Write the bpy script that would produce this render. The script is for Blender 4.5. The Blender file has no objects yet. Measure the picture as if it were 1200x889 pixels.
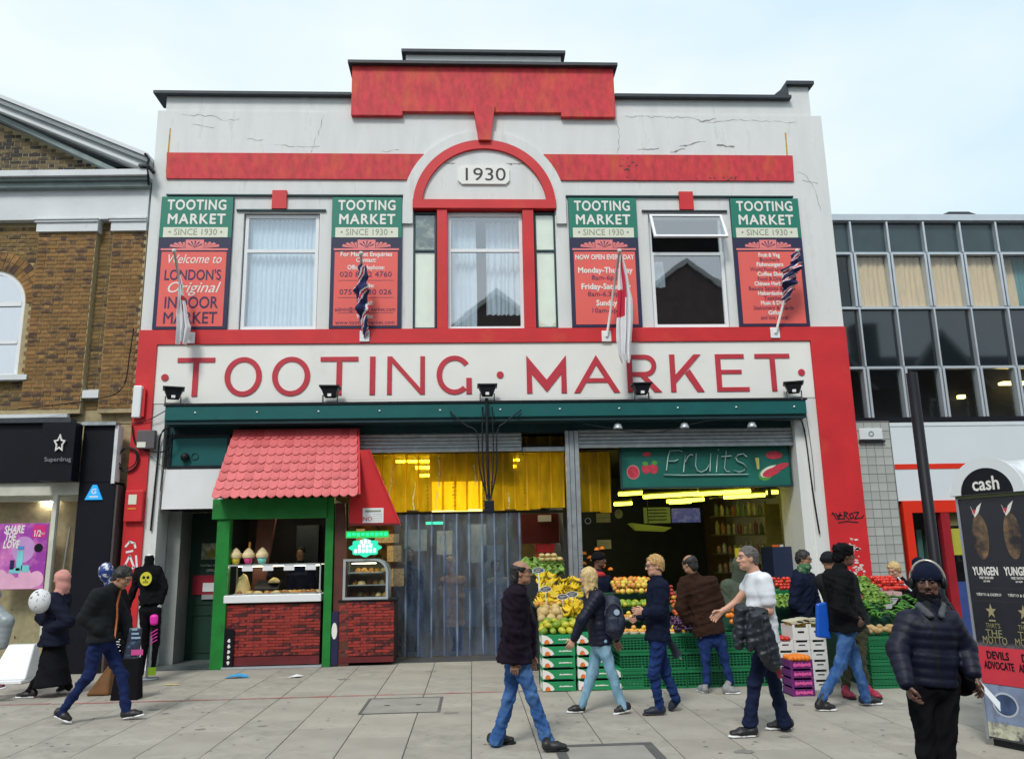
import bpy, math, random
import numpy as np
from mathutils import Matrix, Vector
random.seed(7); rng = np.random.RandomState(7)
SC = bpy.context.scene; COL = SC.collection
rad = math.radians

# ---------------------------------------------------------------- camera
PITCH, YAW, ROLL, FPX = 0.211677762, 0.0519720772, -0.0193621317, 954.513394
HC = 1.70
def _axes():
    p, y, r = PITCH, YAW, ROLL
    f = np.array([math.sin(y)*math.cos(p), math.cos(y)*math.cos(p), math.sin(p)])
    rt = np.array([math.cos(y), -math.sin(y), 0.]); up = np.cross(rt, f)
    return math.cos(r)*rt+math.sin(r)*up, -math.sin(r)*rt+math.cos(r)*up, f
RT, UP, FW = _axes()
cam_d = bpy.data.cameras.new('camera'); cam = bpy.data.objects.new('camera', cam_d); COL.objects.link(cam)
cam_d.sensor_width = 36; cam_d.lens = FPX/1200*36; cam_d.clip_start = .05; cam_d.clip_end = 2000
cam.matrix_world = Matrix(((RT[0], UP[0], -FW[0], 0), (RT[1], UP[1], -FW[1], 0), (RT[2], UP[2], -FW[2], HC), (0, 0, 0, 1)))
SC.camera = cam
def at(x, y, Y):
    """world point seen at photo pixel x,y on the upright plane at distance Y"""
    d = (x-600)/FPX*RT - (y-444.5)/FPX*UP + FW
    return d*(Y/d[1]) + np.array([0, 0, HC])
def gnd(x, y, z=0.):
    d = (x-600)/FPX*RT - (y-444.5)/FPX*UP + FW
    return d*((z-HC)/d[2]) + np.array([0, 0, HC])

# ---------------------------------------------------------------- world and sun
SUN_EL, SUN_AZ = rad(48), rad(200)
W = bpy.data.worlds.new('World'); SC.world = W; W.use_nodes = True
nt = W.node_tree; nt.nodes.clear()
def N(nt, t, **k):
    n = nt.nodes.new(t)
    for a, b in k.items(): setattr(n, a, b)
    return n
sky = N(nt, 'ShaderNodeTexSky', sky_type='NISHITA', sun_disc=False, sun_elevation=SUN_EL, sun_rotation=SUN_AZ)
sc_ = N(nt, 'ShaderNodeVectorMath', operation='SCALE'); sc_.inputs['Scale'].default_value = 0.10
nt.links.new(sky.outputs[0], sc_.inputs[0])
tc = N(nt, 'ShaderNodeTexCoord'); mp = N(nt, 'ShaderNodeMapping'); mp.inputs['Scale'].default_value = (1.2, 1.2, 2.6)
nz = N(nt, 'ShaderNodeTexNoise'); nz.inputs['Scale'].default_value = 2.0; nz.inputs['Detail'].default_value = 5
nz.inputs['Roughness'].default_value = .45
nt.links.new(tc.outputs['Generated'], mp.inputs[0]); nt.links.new(mp.outputs[0], nz.inputs['Vector'])
cr = N(nt, 'ShaderNodeValToRGB'); cr.color_ramp.elements[0].position = .36; cr.color_ramp.elements[1].position = .62
cr.color_ramp.elements[0].color = (.66, .83, .93, 1); cr.color_ramp.elements[1].color = (.88, .95, .98, 1)
nt.links.new(nz.outputs[0], cr.inputs[0])
mx = N(nt, 'ShaderNodeMixRGB'); mx.inputs[0].default_value = .9
nt.links.new(sc_.outputs[0], mx.inputs[1]); nt.links.new(cr.outputs[0], mx.inputs[2])
bg = N(nt, 'ShaderNodeBackground'); bg.inputs[1].default_value = 0.79
out = N(nt, 'ShaderNodeOutputWorld'); nt.links.new(mx.outputs[0], bg.inputs[0]); nt.links.new(bg.outputs[0], out.inputs[0])
sd = bpy.data.lights.new('sun', 'SUN'); sd.energy = 1.5; sd.angle = rad(13); sd.color = (1, .96, .9)
so = bpy.data.objects.new('sun', sd); COL.objects.link(so)
# light comes from behind the camera, a little from the left, high
dirv = Vector((math.cos(SUN_EL)*-.35, math.cos(SUN_EL)*-.94, math.sin(SUN_EL)))
so.rotation_euler = dirv.to_track_quat('Z', 'Y').to_euler(); so.location = (-5, -20, 25)
SC.view_settings.view_transform = 'Standard'; SC.view_settings.look = 'None'
SC.view_settings.exposure = 0.56; SC.view_settings.gamma = 1.0
SC.cycles.max_bounces = 8; SC.cycles.transparent_max_bounces = 16; SC.cycles.use_denoising = True

# ---------------------------------------------------------------- materials
MATS = {}
def mat(name, col, rough=.6, var=.12, vs=4., bump=.15, bs=60., metal=0., spec=.5, col2=None, c2s=3., c2a=.5, c2b=.6, rand=0., emit=None, es=1., trans=0., stretch=(1, 1, 1), coat=0.):
    """procedural principled material: base colour broken by noise, optional second colour in patches (wear, stains), bump"""
    if name in MATS: return MATS[name]
    m = bpy.data.materials.new(name); m.use_nodes = True; t = m.node_tree
    b = t.nodes['Principled BSDF']; L = t.links.new
    b.inputs['Roughness'].default_value = rough; b.inputs['Metallic'].default_value = metal
    b.inputs['Specular IOR Level'].default_value = spec
    if coat: b.inputs['Coat Weight'].default_value = coat
    c = N(t, 'ShaderNodeTexCoord'); mpn = N(t, 'ShaderNodeMapping'); mpn.inputs['Scale'].default_value = stretch
    L(c.outputs['Object'], mpn.inputs[0])
    n1 = N(t, 'ShaderNodeTexNoise'); n1.inputs['Scale'].default_value = vs; n1.inputs['Detail'].default_value = 6
    L(mpn.outputs[0], n1.inputs['Vector'])
    mr = N(t, 'ShaderNodeMapRange'); mr.inputs[1].default_value = .3; mr.inputs[2].default_value = .7
    mr.inputs[3].default_value = 1-var; mr.inputs[4].default_value = 1+var; L(n1.outputs[0], mr.inputs[0])
    vm = N(t, 'ShaderNodeVectorMath', operation='SCALE'); vm.inputs[0].default_value = col[:3]
    src = mr.outputs[0]
    if rand:
        oi = N(t, 'ShaderNodeObjectInfo'); ge = N(t, 'ShaderNodeNewGeometry')
        ad = N(t, 'ShaderNodeMath', operation='ADD'); L(oi.outputs['Random'], ad.inputs[0]); L(ge.outputs['Random Per Island'], ad.inputs[1])
        fr = N(t, 'ShaderNodeMath', operation='FRACT'); L(ad.outputs[0], fr.inputs[0])
        m2 = N(t, 'ShaderNodeMapRange'); m2.inputs[3].default_value = 1-rand; m2.inputs[4].default_value = 1+rand; L(fr.outputs[0], m2.inputs[0])
        mu = N(t, 'ShaderNodeMath', operation='MULTIPLY'); L(src, mu.inputs[0]); L(m2.outputs[0], mu.inputs[1]); src = mu.outputs[0]
    L(src, vm.inputs['Scale']); cs = vm.outputs[0]
    if col2 is not None:
        n2 = N(t, 'ShaderNodeTexNoise'); n2.inputs['Scale'].default_value = c2s; n2.inputs['Detail'].default_value = 8; n2.inputs['Roughness'].default_value = .65
        L(mpn.outputs[0], n2.inputs['Vector'])
        m3 = N(t, 'ShaderNodeMapRange'); m3.inputs[1].default_value = c2a; m3.inputs[2].default_value = c2b; 
        if rand:
            ad2 = N(t, 'ShaderNodeMath', operation='MULTIPLY_ADD'); L(fr.outputs[0], ad2.inputs[0]); ad2.inputs[1].default_value = .35; ad2.inputs[2].default_value = -.17
            ad3 = N(t, 'ShaderNodeMath', operation='ADD'); L(n2.outputs[0], ad3.inputs[0]); L(ad2.outputs[0], ad3.inputs[1]); L(ad3.outputs[0], m3.inputs[0])
        else: L(n2.outputs[0], m3.inputs[0])
        mi = N(t, 'ShaderNodeMixRGB'); L(m3.outputs[0], mi.inputs[0]); L(cs, mi.inputs[1]); mi.inputs[2].default_value = (*col2[:3], 1)
        cs = mi.outputs[0]
    L(cs, b.inputs['Base Color'])
    if bump:
        n4 = N(t, 'ShaderNodeTexNoise'); n4.inputs['Scale'].default_value = bs; n4.inputs['Detail'].default_value = 4; L(mpn.outputs[0], n4.inputs['Vector'])
        bu = N(t, 'ShaderNodeBump'); bu.inputs['Strength'].default_value = bump; bu.inputs['Distance'].default_value = .01
        L(n4.outputs[0], bu.inputs['Height']); L(bu.outputs[0], b.inputs['Normal'])
    if emit is not None:
        b.inputs['Emission Color'].default_value = (*emit[:3], 1); b.inputs['Emission Strength'].default_value = es
    MATS[name] = m; return m
def glass(name, tint=(.9, .95, .95), refl=.12, rough=.02, haze=0., hcol=(.5, .6, .7), hv=(.45, 1.8)):
    """thin sheet: transparent tinted, fresnel reflection, optional milky diffuse share"""
    if name in MATS: return MATS[name]
    m = bpy.data.materials.new(name); m.use_nodes = True; t = m.node_tree; t.nodes.clear(); L = t.links.new
    o = N(t, 'ShaderNodeOutputMaterial'); tr = N(t, 'ShaderNodeBsdfTransparent'); tr.inputs[0].default_value = (*tint, 1)
    gl = N(t, 'ShaderNodeBsdfGlossy'); gl.inputs['Roughness'].default_value = rough; gl.inputs[0].default_value = (.95, .97, 1, 1)
    lw = N(t, 'ShaderNodeLayerWeight'); lw.inputs[0].default_value = .5; pw = N(t, 'ShaderNodeMath', operation='POWER'); L(lw.outputs['Facing'], pw.inputs[0]); pw.inputs[1].default_value = 4.
    mr = N(t, 'ShaderNodeMapRange'); mr.inputs[3].default_value = refl; mr.inputs[4].default_value = 1.0; L(pw.outputs[0], mr.inputs[0])
    nb = N(t, 'ShaderNodeTexNoise'); nb.inputs['Scale'].default_value = 1.5; bu = N(t, 'ShaderNodeBump'); bu.inputs['Strength'].default_value = .06; bu.inputs['Distance'].default_value = .02
    tcn = N(t, 'ShaderNodeTexCoord'); L(tcn.outputs['Object'], nb.inputs['Vector'])
    L(nb.outputs[0], bu.inputs['Height']); L(bu.outputs[0], gl.inputs['Normal'])
    first = tr.outputs[0]
    if haze:
        df = N(t, 'ShaderNodeBsdfDiffuse'); df.inputs[0].default_value = (*hcol, 1)
        tl = N(t, 'ShaderNodeBsdfTranslucent'); tl.inputs[0].default_value = (*hcol, 1)
        ms0 = N(t, 'ShaderNodeMixShader'); L(df.outputs[0], ms0.inputs[1]); L(tl.outputs[0], ms0.inputs[2])
        n5 = N(t, 'ShaderNodeTexNoise'); n5.inputs['Scale'].default_value = 3.; n5.inputs['Detail'].default_value = 6; 
        mpp = N(t, 'ShaderNodeMapping'); mpp.inputs['Scale'].default_value = (3, 3, .7); L(tcn.outputs['Object'], mpp.inputs[0]); L(mpp.outputs[0], n5.inputs['Vector'])
        mh = N(t, 'ShaderNodeMapRange'); mh.inputs[1].default_value = .35; mh.inputs[2].default_value = .7; mh.inputs[3].default_value = haze*hv[0]; mh.inputs[4].default_value = min(1, haze*hv[1])
        L(n5.outputs[0], mh.inputs[0])
        ms1 = N(t, 'ShaderNodeMixShader'); L(mh.outputs[0], ms1.inputs[0]); L(tr.outputs[0], ms1.inputs[1]); L(ms0.outputs[0], ms1.inputs[2]); first = ms1.outputs[0]
    ms = N(t, 'ShaderNodeMixShader'); L(mr.outputs[0], ms.inputs[0]); L(first, ms.inputs[1]); L(gl.outputs[0], ms.inputs[2]); L(ms.outputs[0], o.inputs[0])
    MATS[name] = m; return m
def glow(name, col, s):
    if name in MATS: return MATS[name]
    m = bpy.data.materials.new(name); m.use_nodes = True; t = m.node_tree; t.nodes.clear()
    o = N(t, 'ShaderNodeOutputMaterial'); e = N(t, 'ShaderNodeEmission'); e.inputs[0].default_value = (*col, 1); e.inputs[1].default_value = s
    t.links.new(e.outputs[0], o.inputs[0]); MATS[name] = m; return m

CREAM = mat('cream_render', (.70, .72, .71), .8, .06, 1.6, .3, 30, col2=(.47, .47, .42), c2s=1.6, c2a=.56, c2b=.80, stretch=(2.2, 1, .45))
CREAM2 = mat('white_board_paint', (.80, .80, .76), .55, .03, 1.5, .05, 40, col2=(.6, .6, .54), c2s=.9, c2a=.62, c2b=.9)
RED = mat('red_paint', (.60, .018, .024), .5, .1, 2, .15, 30, col2=(.62, .06, .03), c2s=1.6, c2a=.58, c2b=.8)
REDW = mat('weathered_red_paint', (.56, .030, .045), .65, .22, 6, .3, 40, col2=(.62, .10, .03), c2s=1.7, c2a=.48, c2b=.75, stretch=(1.8, 1, .8))
REDL = mat('red_letter_paint', (.50, .03, .05), .5, .08, 4, .05)
COPE = mat('dark_coping_lead', (.035, .045, .055), .6, .2, 6, .3, 20)
TEAL = mat('teal_painted_steel', (.004, .10, .10), .4, .1, 3, .05)
TEALD = mat('dark_teal_paint', (.008, .045, .055), .5, .2, 3, .05)
BLACK = mat('black_paint', (.008, .010, .014), .5, .2, 5, .05, spec=.3)
NAVY = mat('navy_print', (.012, .013, .06), .5, .05)
CORAL = mat('coral_print', (.78, .12, .10), .5, .04, 2, .0)
GRNP = mat('green_print', (.005, .19, .13), .5, .05, 2, .0)
CREAMP = mat('pale_print', (.72, .74, .62), .5, .02, 2, .0)
WHITE = mat('white_paint', (.8, .81, .82), .4, .03, 3, .02)
UPVC = mat('white_window_frame', (.8, .82, .84), .3, .02, 3, 0)
STEEL = mat('galvanised_steel', (.42, .46, .49), .42, .15, 8, .1, 60, metal=.6, col2=(.2, .2, .2), c2s=5, c2a=.6, c2b=.8)
ALU = mat('aluminium_mullion', (.55, .6, .64), .35, .05, 5, .02, metal=.5)
GREEN = mat('green_painted_wood', (.01, .20, .03), .45, .15, 5, .1, 30, col2=(.02, .10, .03), c2s=4, c2a=.58, c2b=.72)
GLASS = glass('window_glass', (.86, .94, .97), .34)
GLASSB = glass('shop_glass', (.93, .96, .96), .06)
DARKG = mat('dark_reflecting_glass', (.008, .014, .018), .04, .2, 2, 0, spec=1.)
CURT = mat('white_net_curtain', (.82, .87, .92), .8, .04, 6, .1, 80)
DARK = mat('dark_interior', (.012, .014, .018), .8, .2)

# ---------------------------------------------------------------- object helpers
def tag(o, label=None, cat=None, group=None, kind=None):
    if label: o['label'] = label
    if cat: o['category'] = cat
    if group: o['group'] = group
    if kind: o['kind'] = kind
    return o
ORG = {}
def thing(name, label, cat, loc=(0, 0, 0), rotz=0., group=None, kind=None):
    o = bpy.data.objects.new(name, None); COL.objects.link(o); o.location = loc; o.rotation_euler = (0, 0, rotz)
    o.empty_display_size = .1; ORG[o.name] = np.array(loc, float) if not rotz else None
    return tag(o, label, cat, group, kind)
class MB:
    def __init__(s): s.v = []; s.f = []; s.m = []
    def add(s, vs, fs, mi=0):
        n = len(s.v); s.v += [tuple(map(float, p)) for p in vs]; s.f += [tuple(n+i for i in f) for f in fs]; s.m += [mi]*len(fs); return s
    def box(s, x0, x1, y0, y1, z0, z1, mi=0):
        return s.add([(x0, y0, z0), (x1, y0, z0), (x1, y1, z0), (x0, y1, z0), (x0, y0, z1), (x1, y0, z1), (x1, y1, z1), (x0, y1, z1)],
            [(0, 3, 2, 1), (4, 5, 6, 7), (0, 1, 5, 4), (1, 2, 6, 5), (2, 3, 7, 6), (3, 0, 4, 7)], mi)
    def prism(s, poly, y0, y1, mi=0):
        """poly of (x,z) counter-clockwise seen from the front; extruded from y0 (front) to y1"""
        n = len(poly); vs = [(x, y0, z) for x, z in poly]+[(x, y1, z) for x, z in poly]
        fs = [tuple(range(n)), tuple(range(2*n-1, n-1, -1))]+[(i, i+n, (i+1) % n+n, (i+1) % n) for i in range(n)]
        return s.add(vs, fs, mi)
    def hexa(s, p8, mi=0):
        return s.add(p8, [(0, 3, 2, 1), (4, 5, 6, 7), (0, 1, 5, 4), (1, 2, 6, 5), (2, 3, 7, 6), (3, 0, 4, 7)], mi)
    def tube(s, pts, r, n=8, mi=0, cap=True):
        pts = [Vector(p) for p in pts]; rs = r if isinstance(r, (list, tuple)) else [r]*len(pts); rings = []
        for i, p in enumerate(pts):
            d = (pts[min(i+1, len(pts)-1)]-pts[max(i-1, 0)]).normalized()
            a = Vector((0, 0, 1)) if abs(d.z) < .9 else Vector((1, 0, 0))
            u = d.cross(a).normalized(); w = d.cross(u)
            rings.append([p+(u*math.cos(2*math.pi*k/n)+w*math.sin(2*math.pi*k/n))*rs[i] for k in range(n)])
        vs = [q for rg in rings for q in rg]; fs = []
        for i in range(len(pts)-1):
            for k in range(n):
                a = i*n+k; b = i*n+(k+1) % n; fs.append((a, b, b+n, a+n))
        if cap: fs += [tuple(range(n)), tuple(range(len(vs)-1, len(vs)-n-1, -1))]
        return s.add(vs, fs, mi)
    def lathe(s, prof, c, n=16, mi=0):
        vs = [(c[0]+r*math.cos(2*math.pi*k/n), c[1]+r*math.sin(2*math.pi*k/n), c[2]+z) for r, z in prof for k in range(n)]
        fs = [(i*n+k, i*n+(k+1) % n, (i+1)*n+(k+1) % n, (i+1)*n+k) for i in range(len(prof)-1) for k in range(n)]
        return s.add(vs, fs, mi)
    def ring(s, cx, cz, r0, r1, a0, a1, y0, y1, n=40, mi=0, sx=1.):
        P = [(cx+sx*r1*math.cos(a0+(a1-a0)*i/n), cz+r1*math.sin(a0+(a1-a0)*i/n)) for i in range(n+1)]
        Q = [(cx+sx*r0*math.cos(a0+(a1-a0)*i/n), cz+r0*math.sin(a0+(a1-a0)*i/n)) for i in range(n+1)]
        for i in range(n): s.prism([Q[i], P[i], P[i+1], Q[i+1]], y0, y1, mi)
        return s
    def mesh(s, name, mats, smooth=False):
        me = bpy.data.meshes.new(name); me.from_pydata(s.v, [], s.f)
        for m in (mats if isinstance(mats, (list, tuple)) else [mats]): me.materials.append(m)
        if len(me.materials) > 1: me.polygons.foreach_set('material_index', s.m)
        if smooth: me.polygons.foreach_set('use_smooth', [True]*len(me.polygons))
        me.validate(); me.update(); return me
    def build(s, name, mats, parent=None, smooth=False, bevel=0., local=False, **tg):
        if parent is not None and not local:
            o = ORG.get(parent.name)
            if o is None and parent.parent is not None: o = ORG.get(parent.parent.name)
            if o is not None: s.v = [(a-o[0], b-o[1], c-o[2]) for a, b, c in s.v]
        ob = bpy.data.objects.new(name, s.mesh(name, mats, smooth)); COL.objects.link(ob)
        if parent is not None:
            ob.parent = parent; ORG[ob.name] = ORG.get(parent.name)
        if bevel:
            b = ob.modifiers.new('bevel', 'BEVEL'); b.width = bevel; b.segments = 2; b.limit_method = 'ANGLE'
        return tag(ob, **tg)
def box(name, x0, x1, y0, y1, z0, z1, m, parent=None, bevel=0., **tg):
    return MB().box(x0, x1, y0, y1, z0, z1).build(name, m, parent, bevel=bevel, **tg)
def mesh_obj(name, me, parent=None, loc=(0, 0, 0), rot=(0, 0, 0), scale=(1, 1, 1), **tg):
    o = bpy.data.objects.new(name, me); COL.objects.link(o); o.location = loc; o.rotation_euler = rot; o.scale = scale
    if parent is not None:
        o.parent = parent; g = ORG.get(parent.name)
        if g is not None: o.location = Vector(loc)-Vector(g)
    return tag(o, **tg)
def copy_tree(o, parent=None):
    c = o.copy(); COL.objects.link(c); c.parent = parent
    for ch in list(o.children): copy_tree(ch, c)
    return c
def text(s, size, m, parent, pos, name='lettering', sx=1., bold=0., shear=0., align='CENTER', ext=.0015, M=None, fitw=None, local=False, spacing=1., valign='CENTER'):
    """lettering facing -Y, centre at pos; M maps the local text plane otherwise"""
    cu = bpy.data.curves.new(name, 'FONT'); cu.body = s; cu.size = size; cu.align_x = align; cu.align_y = valign
    cu.shear = shear; cu.extrude = ext; cu.resolution_u = 2 if size < .2 else 4; cu.space_character = spacing
    ob = bpy.data.objects.new(name, cu); me = bpy.data.meshes.new_from_object(ob); bpy.data.objects.remove(ob); bpy.data.curves.remove(cu)
    n = len(me.vertices)
    if bold and n:      # embolden by overlaying shifted copies, each a hair further forward
        V0 = [tuple(v.co) for v in me.vertices]; F0 = [tuple(p.vertices) for p in me.polygons]; V1, F1 = [], []
        for q, (ox, oy) in enumerate(((0, 0), (bold, 0), (-bold, 0), (0, bold), (0, -bold))):
            F1 += [tuple(k+len(V1) for k in f) for f in F0]; V1 += [(x+ox, y+oy, z+.0003*q) for x, y, z in V0]
        bpy.data.meshes.remove(me); me = bpy.data.meshes.new(name); me.from_pydata(V1, [], F1); n = len(V1)
    a = np.empty(n*3); me.vertices.foreach_get('co', a); a = a.reshape(-1, 3)
    if n and fitw: w = a[:, 0].max()-a[:, 0].min(); sx = fitw/w
    a[:, 0] *= sx
    b = np.stack([a[:, 0], -a[:, 2], a[:, 1]], 1)
    if M is not None: b = b @ np.array(M.to_3x3()).T
    b += np.array(pos)
    if parent is not None and not local:
        g = ORG.get(parent.name)
        if g is not None: b -= g
    me.vertices.foreach_set('co', b.ravel()); me.materials.clear(); me.materials.append(m); me.update()
    o = bpy.data.objects.new(name, me); COL.objects.link(o)
    if parent is not None: o.parent = parent
    return o
def wall_holes(x0, x1, z0, z1, holes, yf, depth, mb=None, mi=0):
    """front wall at yf with rectangular openings and their reveals"""
    mb = mb or MB()
    xs = sorted({x0, x1, *[h[0] for h in holes], *[h[1] for h in holes]}); zs = sorted({z0, z1, *[h[2] for h in holes], *[h[3] for h in holes]})
    for i in range(len(xs)-1):
        for j in range(len(zs)-1):
            cx, cz = (xs[i]+xs[i+1])/2, (zs[j]+zs[j+1])/2
            if any(h[0] < cx < h[1] and h[2] < cz < h[3] for h in holes): continue
            mb.add([(xs[i], yf, zs[j]), (xs[i+1], yf, zs[j]), (xs[i+1], yf, zs[j+1]), (xs[i], yf, zs[j+1])], [(0, 1, 2, 3)], mi)
    for a, b, c, d in holes:
        y1 = yf+depth
        mb.add([(a, yf, c), (a, y1, c), (a, y1, d), (a, yf, d)], [(0, 1, 2, 3)], mi); mb.add([(b, yf, c), (b, yf, d), (b, y1, d), (b, y1, c)], [(0, 1, 2, 3)], mi)
        mb.add([(a, yf, d), (a, y1, d), (b, y1, d), (b, yf, d)], [(0, 1, 2, 3)], mi); mb.add([(a, yf, c), (b, yf, c), (b, y1, c), (a, y1, c)], [(0, 1, 2, 3)], mi)
    # sides, top and back
    yb = yf+max(depth, .3)
    mb.add([(x0, yf, z0), (x0, yf, z1), (x0, yb, z1), (x0, yb, z0)], [(0, 1, 2, 3)], mi); mb.add([(x1, yf, z0), (x1, yb, z0), (x1, yb, z1), (x1, yf, z1)], [(0, 1, 2, 3)], mi)
    mb.add([(x0, yf, z1), (x1, yf, z1), (x1, yb, z1), (x0, yb, z1)], [(0, 1, 2, 3)], mi)
    return mb
def frame_mb(x0, x1, z0, z1, w, y0, y1, mi=0):
    m = MB(); m.box(x0, x0+w, y0, y1, z0, z1, mi); m.box(x1-w, x1, y0, y1, z0, z1, mi); m.box(x0+w, x1-w, y0, y1, z0, z0+w, mi); m.box(x0+w, x1-w, y0, y1, z1-w, z1, mi)
    return m
# ================================================================ GROUND
FY = 14.0
MB().add([(-400, -300, -.06), (400, -300, -.06), (400, 500, -.06), (-400, 500, -.06)], [(0, 1, 2, 3)]).build('ground', mat('asphalt', (.05, .05, .052), .9, .2, 2), kind='structure')
SLABM = mat('paving_concrete', (.375, .35, .30), .85, .14, 1.6, .4, 90, col2=(.23, .22, .19), c2s=2.6, c2a=.50, c2b=.85, rand=.11)
pav = MB().box(-16, 16, 3.9, 24, -.055, -.012).build('pavement', mat('paving_joint', (.06, .06, .055), .9), kind='structure'); ORG['pavement'] = np.zeros(3)
slabs = {}
def slab(w, l, x, y, dz):
    key = (round(w, 2), round(l, 2))
    if key not in slabs:
        g = .004; a, b = w/2-g, l/2-g; c = .004
        mb = MB(); mb.hexa([(-a, -b, -.05), (a, -b, -.05), (a, b, -.05), (-a, b, -.05), (-a, -b, -.004), (a, -b, -.004), (a, b, -.004), (-a, b, -.004)])
        mb.hexa([(-a, -b, -.004), (a, -b, -.004), (a, b, -.004), (-a, b, -.004), (-a+c, -b+c, 0), (a-c, -b+c, 0), (a-c, b-c, 0), (-a+c, b-c, 0)])
        slabs[key] = mb.mesh('paving_slab', SLABM)
    mesh_obj('paving_slab', slabs[key], pav, (x, y, dz), (random.uniform(-.0012, .0012), random.uniform(-.0012, .0012), 0))
rest = MB(); cnt = 0; x = -9.02; ci = 0
while x < 9.0:
    w = .60; y = 6.15 + (.46 if ci % 2 else 0.) - .08
    L_ = .98
    while y < 15.0:
        l = L_ if y < 10.9 else .9
        vis = abs(x-.2) < 7.3 and 6.2 < y+l and y < 13.4
        if -.86 < (x+.3) < .0 and 9.5 < y+.4 < 10.6 and False: pass
        if vis and cnt < 262: slab(w, l, x+w/2, y+l/2, random.uniform(-.0018, .0006)); cnt += 1
        else: rest.box(x+.004, x+w-.004, y+.004, y+l-.004, -.05, -.001)
        y += l
    x += w; ci += 1
rest.build('paving_slab', SLABM, pav, kind='stuff')
# painted red boundary line, faded
LINE = mat('faded_red_line', (.42, .13, .11), .8, .2, 5, .2, col2=(.26, .25, .24), c2s=5, c2a=.44, c2b=.58)
box('boundary_line', -5.2, 1.2, 10.93, 10.985, .0015, .004, LINE, pav)
box('boundary_line', -6.2, -5.25, 10.97, 11.03, .0015, .004, LINE, pav)
gum = MB()
for k in range(420):
    gx_, gy_ = random.uniform(-7, 7), random.uniform(6.4, 13.5); r_ = random.uniform(.008, .022)
    gum.add([(gx_+r_*math.cos(q*math.pi/3)*random.uniform(.7, 1.2), gy_+r_*math.sin(q*math.pi/3), .0022) for q in range(6)], [(0, 1, 2, 3, 4, 5)])
gum.build('gum_spot', mat('trodden_gum', (.20, .19, .175), .8), pav, kind='stuff')
gum = MB()
for k in range(26):
    gx_, gy_ = random.uniform(-6, 6), random.uniform(6.6, 13.5); r_ = random.uniform(.03, .10)
    gum.add([(gx_+r_*math.cos(q*math.pi/6)*random.uniform(.6, 1.3), gy_+r_*.8*math.sin(q*math.pi/6)*random.uniform(.6, 1.3), .0026) for q in range(12)], [tuple(range(12))])
gum.build('oil_stain', mat('dark_stain', (.22, .21, .19), .7), pav, kind='stuff')
# inspection covers set in the pavement
def cover(x0, x1, y0, y1, label, w=.05, fm=None, im=None):
    t = thing('manhole_cover', label, 'manhole cover', ((x0+x1)/2, (y0+y1)/2, 0))
    f = MB(); z0, z1 = .0005, .006
    f.box(x0, x0+w, y0, y1, z0, z1); f.box(x1-w, x1, y0, y1, z0, z1); f.box(x0+w, x1-w, y0, y0+w, z0, z1); f.box(x0+w, x1-w, y1-w, y1, z0, z1)
    f.build('frame', fm or mat('cast_iron', (.10, .10, .10), .6, .2, 8, .3), t)
    box('lid', x0+w, x1-w, y0+w, y1-w, .0005, .0035, im or mat('concrete_lid', (.29, .28, .25), .85, .15, 3, .4, 80), t)
    for a in (.3, .7): box('lifting_slot', x0+(x1-x0)*a-.03, x0+(x1-x0)*a+.03, (y0+y1)/2-.02, (y0+y1)/2+.02, .0035, .005, BLACK, t)
cover(-1.28, -.37, 9.68, 10.7, 'rectangular concrete infill manhole cover in front of the clear strip curtain', .035)
cover(.72, 1.62, 6.4, 7.9, 'large inspection cover with broad dark frame, cut by the bottom edge of the picture', .09, im=mat('buff_slab', (.30, .29, .26), .85, .12, 3, .3))
# litter
tg = MB(); tg.add([(-3.66, 12.82, .006), (-3.48, 12.8, .03), (-3.30, 12.84, .006), (-3.34, 12.93, .03), (-3.48, 12.96, .05), (-3.62, 12.92, .02)], [(0, 1, 2, 3, 4, 5)]); 
tg.add([(-3.6, 12.84, .04), (-3.4, 12.84, .035), (-3.45, 12.93, .06)], [(0, 1, 2)])
tg.build('plastic_bag', mat('blue_plastic', (.03, .35, .7), .4), label='crumpled bright blue plastic bag on the paving in front of the kiosk', cat='litter')
MB().add([(-2.72, 12.72, .006), (-2.55, 12.7, .02), (-2.5, 12.86, .008), (-2.62, 12.9, .03)], [(0, 1, 2, 3)]).build('paper_scrap', WHITE, label='small white paper scrap on the paving by the green kiosk post', cat='litter')
MB().add([(-4.35, 12.3, .006), (-4.12, 12.28, .008), (-4.1, 12.36, .006), (-4.33, 12.38, .01)], [(0, 1, 2, 3)]).build('cardboard_scrap', mat('yellow_scrap', (.6, .5, .2), .7), label='flat yellowish scrap on the paving left of the kiosk', cat='litter')

# ================================================================ MARKET BUILDING
B = thing('market_building', 'two storey cream and red 1930 market hall facade with arched centre window', 'building', (0, FY, 0))
WL, WR = -5.74, 6.80
H1 = (-4.07, -2.71, 5.64, 7.84); HC_ = (-1.02, 1.58, 5.634, 7.91); H3 = (3.31, 4.71, 5.64, 7.84)
wall_holes(WL, WR, 5.634, 9.86, [H1, HC_, H3], FY, .34).build('wall', CREAM, B)
box('side_wall', WL, WR, FY+.35, FY+.7, 4.4, 9.84, CREAM, B) if False else None
box('rear_block', WL+.02, WR-.02, 21.0, 21.3, 0, 9.6, mat('plain_brick', (.25, .18, .12), .9), B)
box('side_wall', WL, WL+.25, FY+.345, 21, 0, 9.6, CREAM, B); box('side_wall', WR-.25, WR, FY+.345, 21, 0, 9.6, CREAM, B)
box('roof', WL+.26, WR-.26, FY+.6, 21, 9.3, 9.5, COPE, B)
box('upper_floor', WL+.26, WR-.26, FY+.36, 20.9, 4.42, 4.6, DARK, B)
box('room_wall', WL+.26, WR-.26, 16.9, 17.0, 4.62, 9.2, mat('dim_room_wall', (.16, .17, .17), .9), B)
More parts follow.
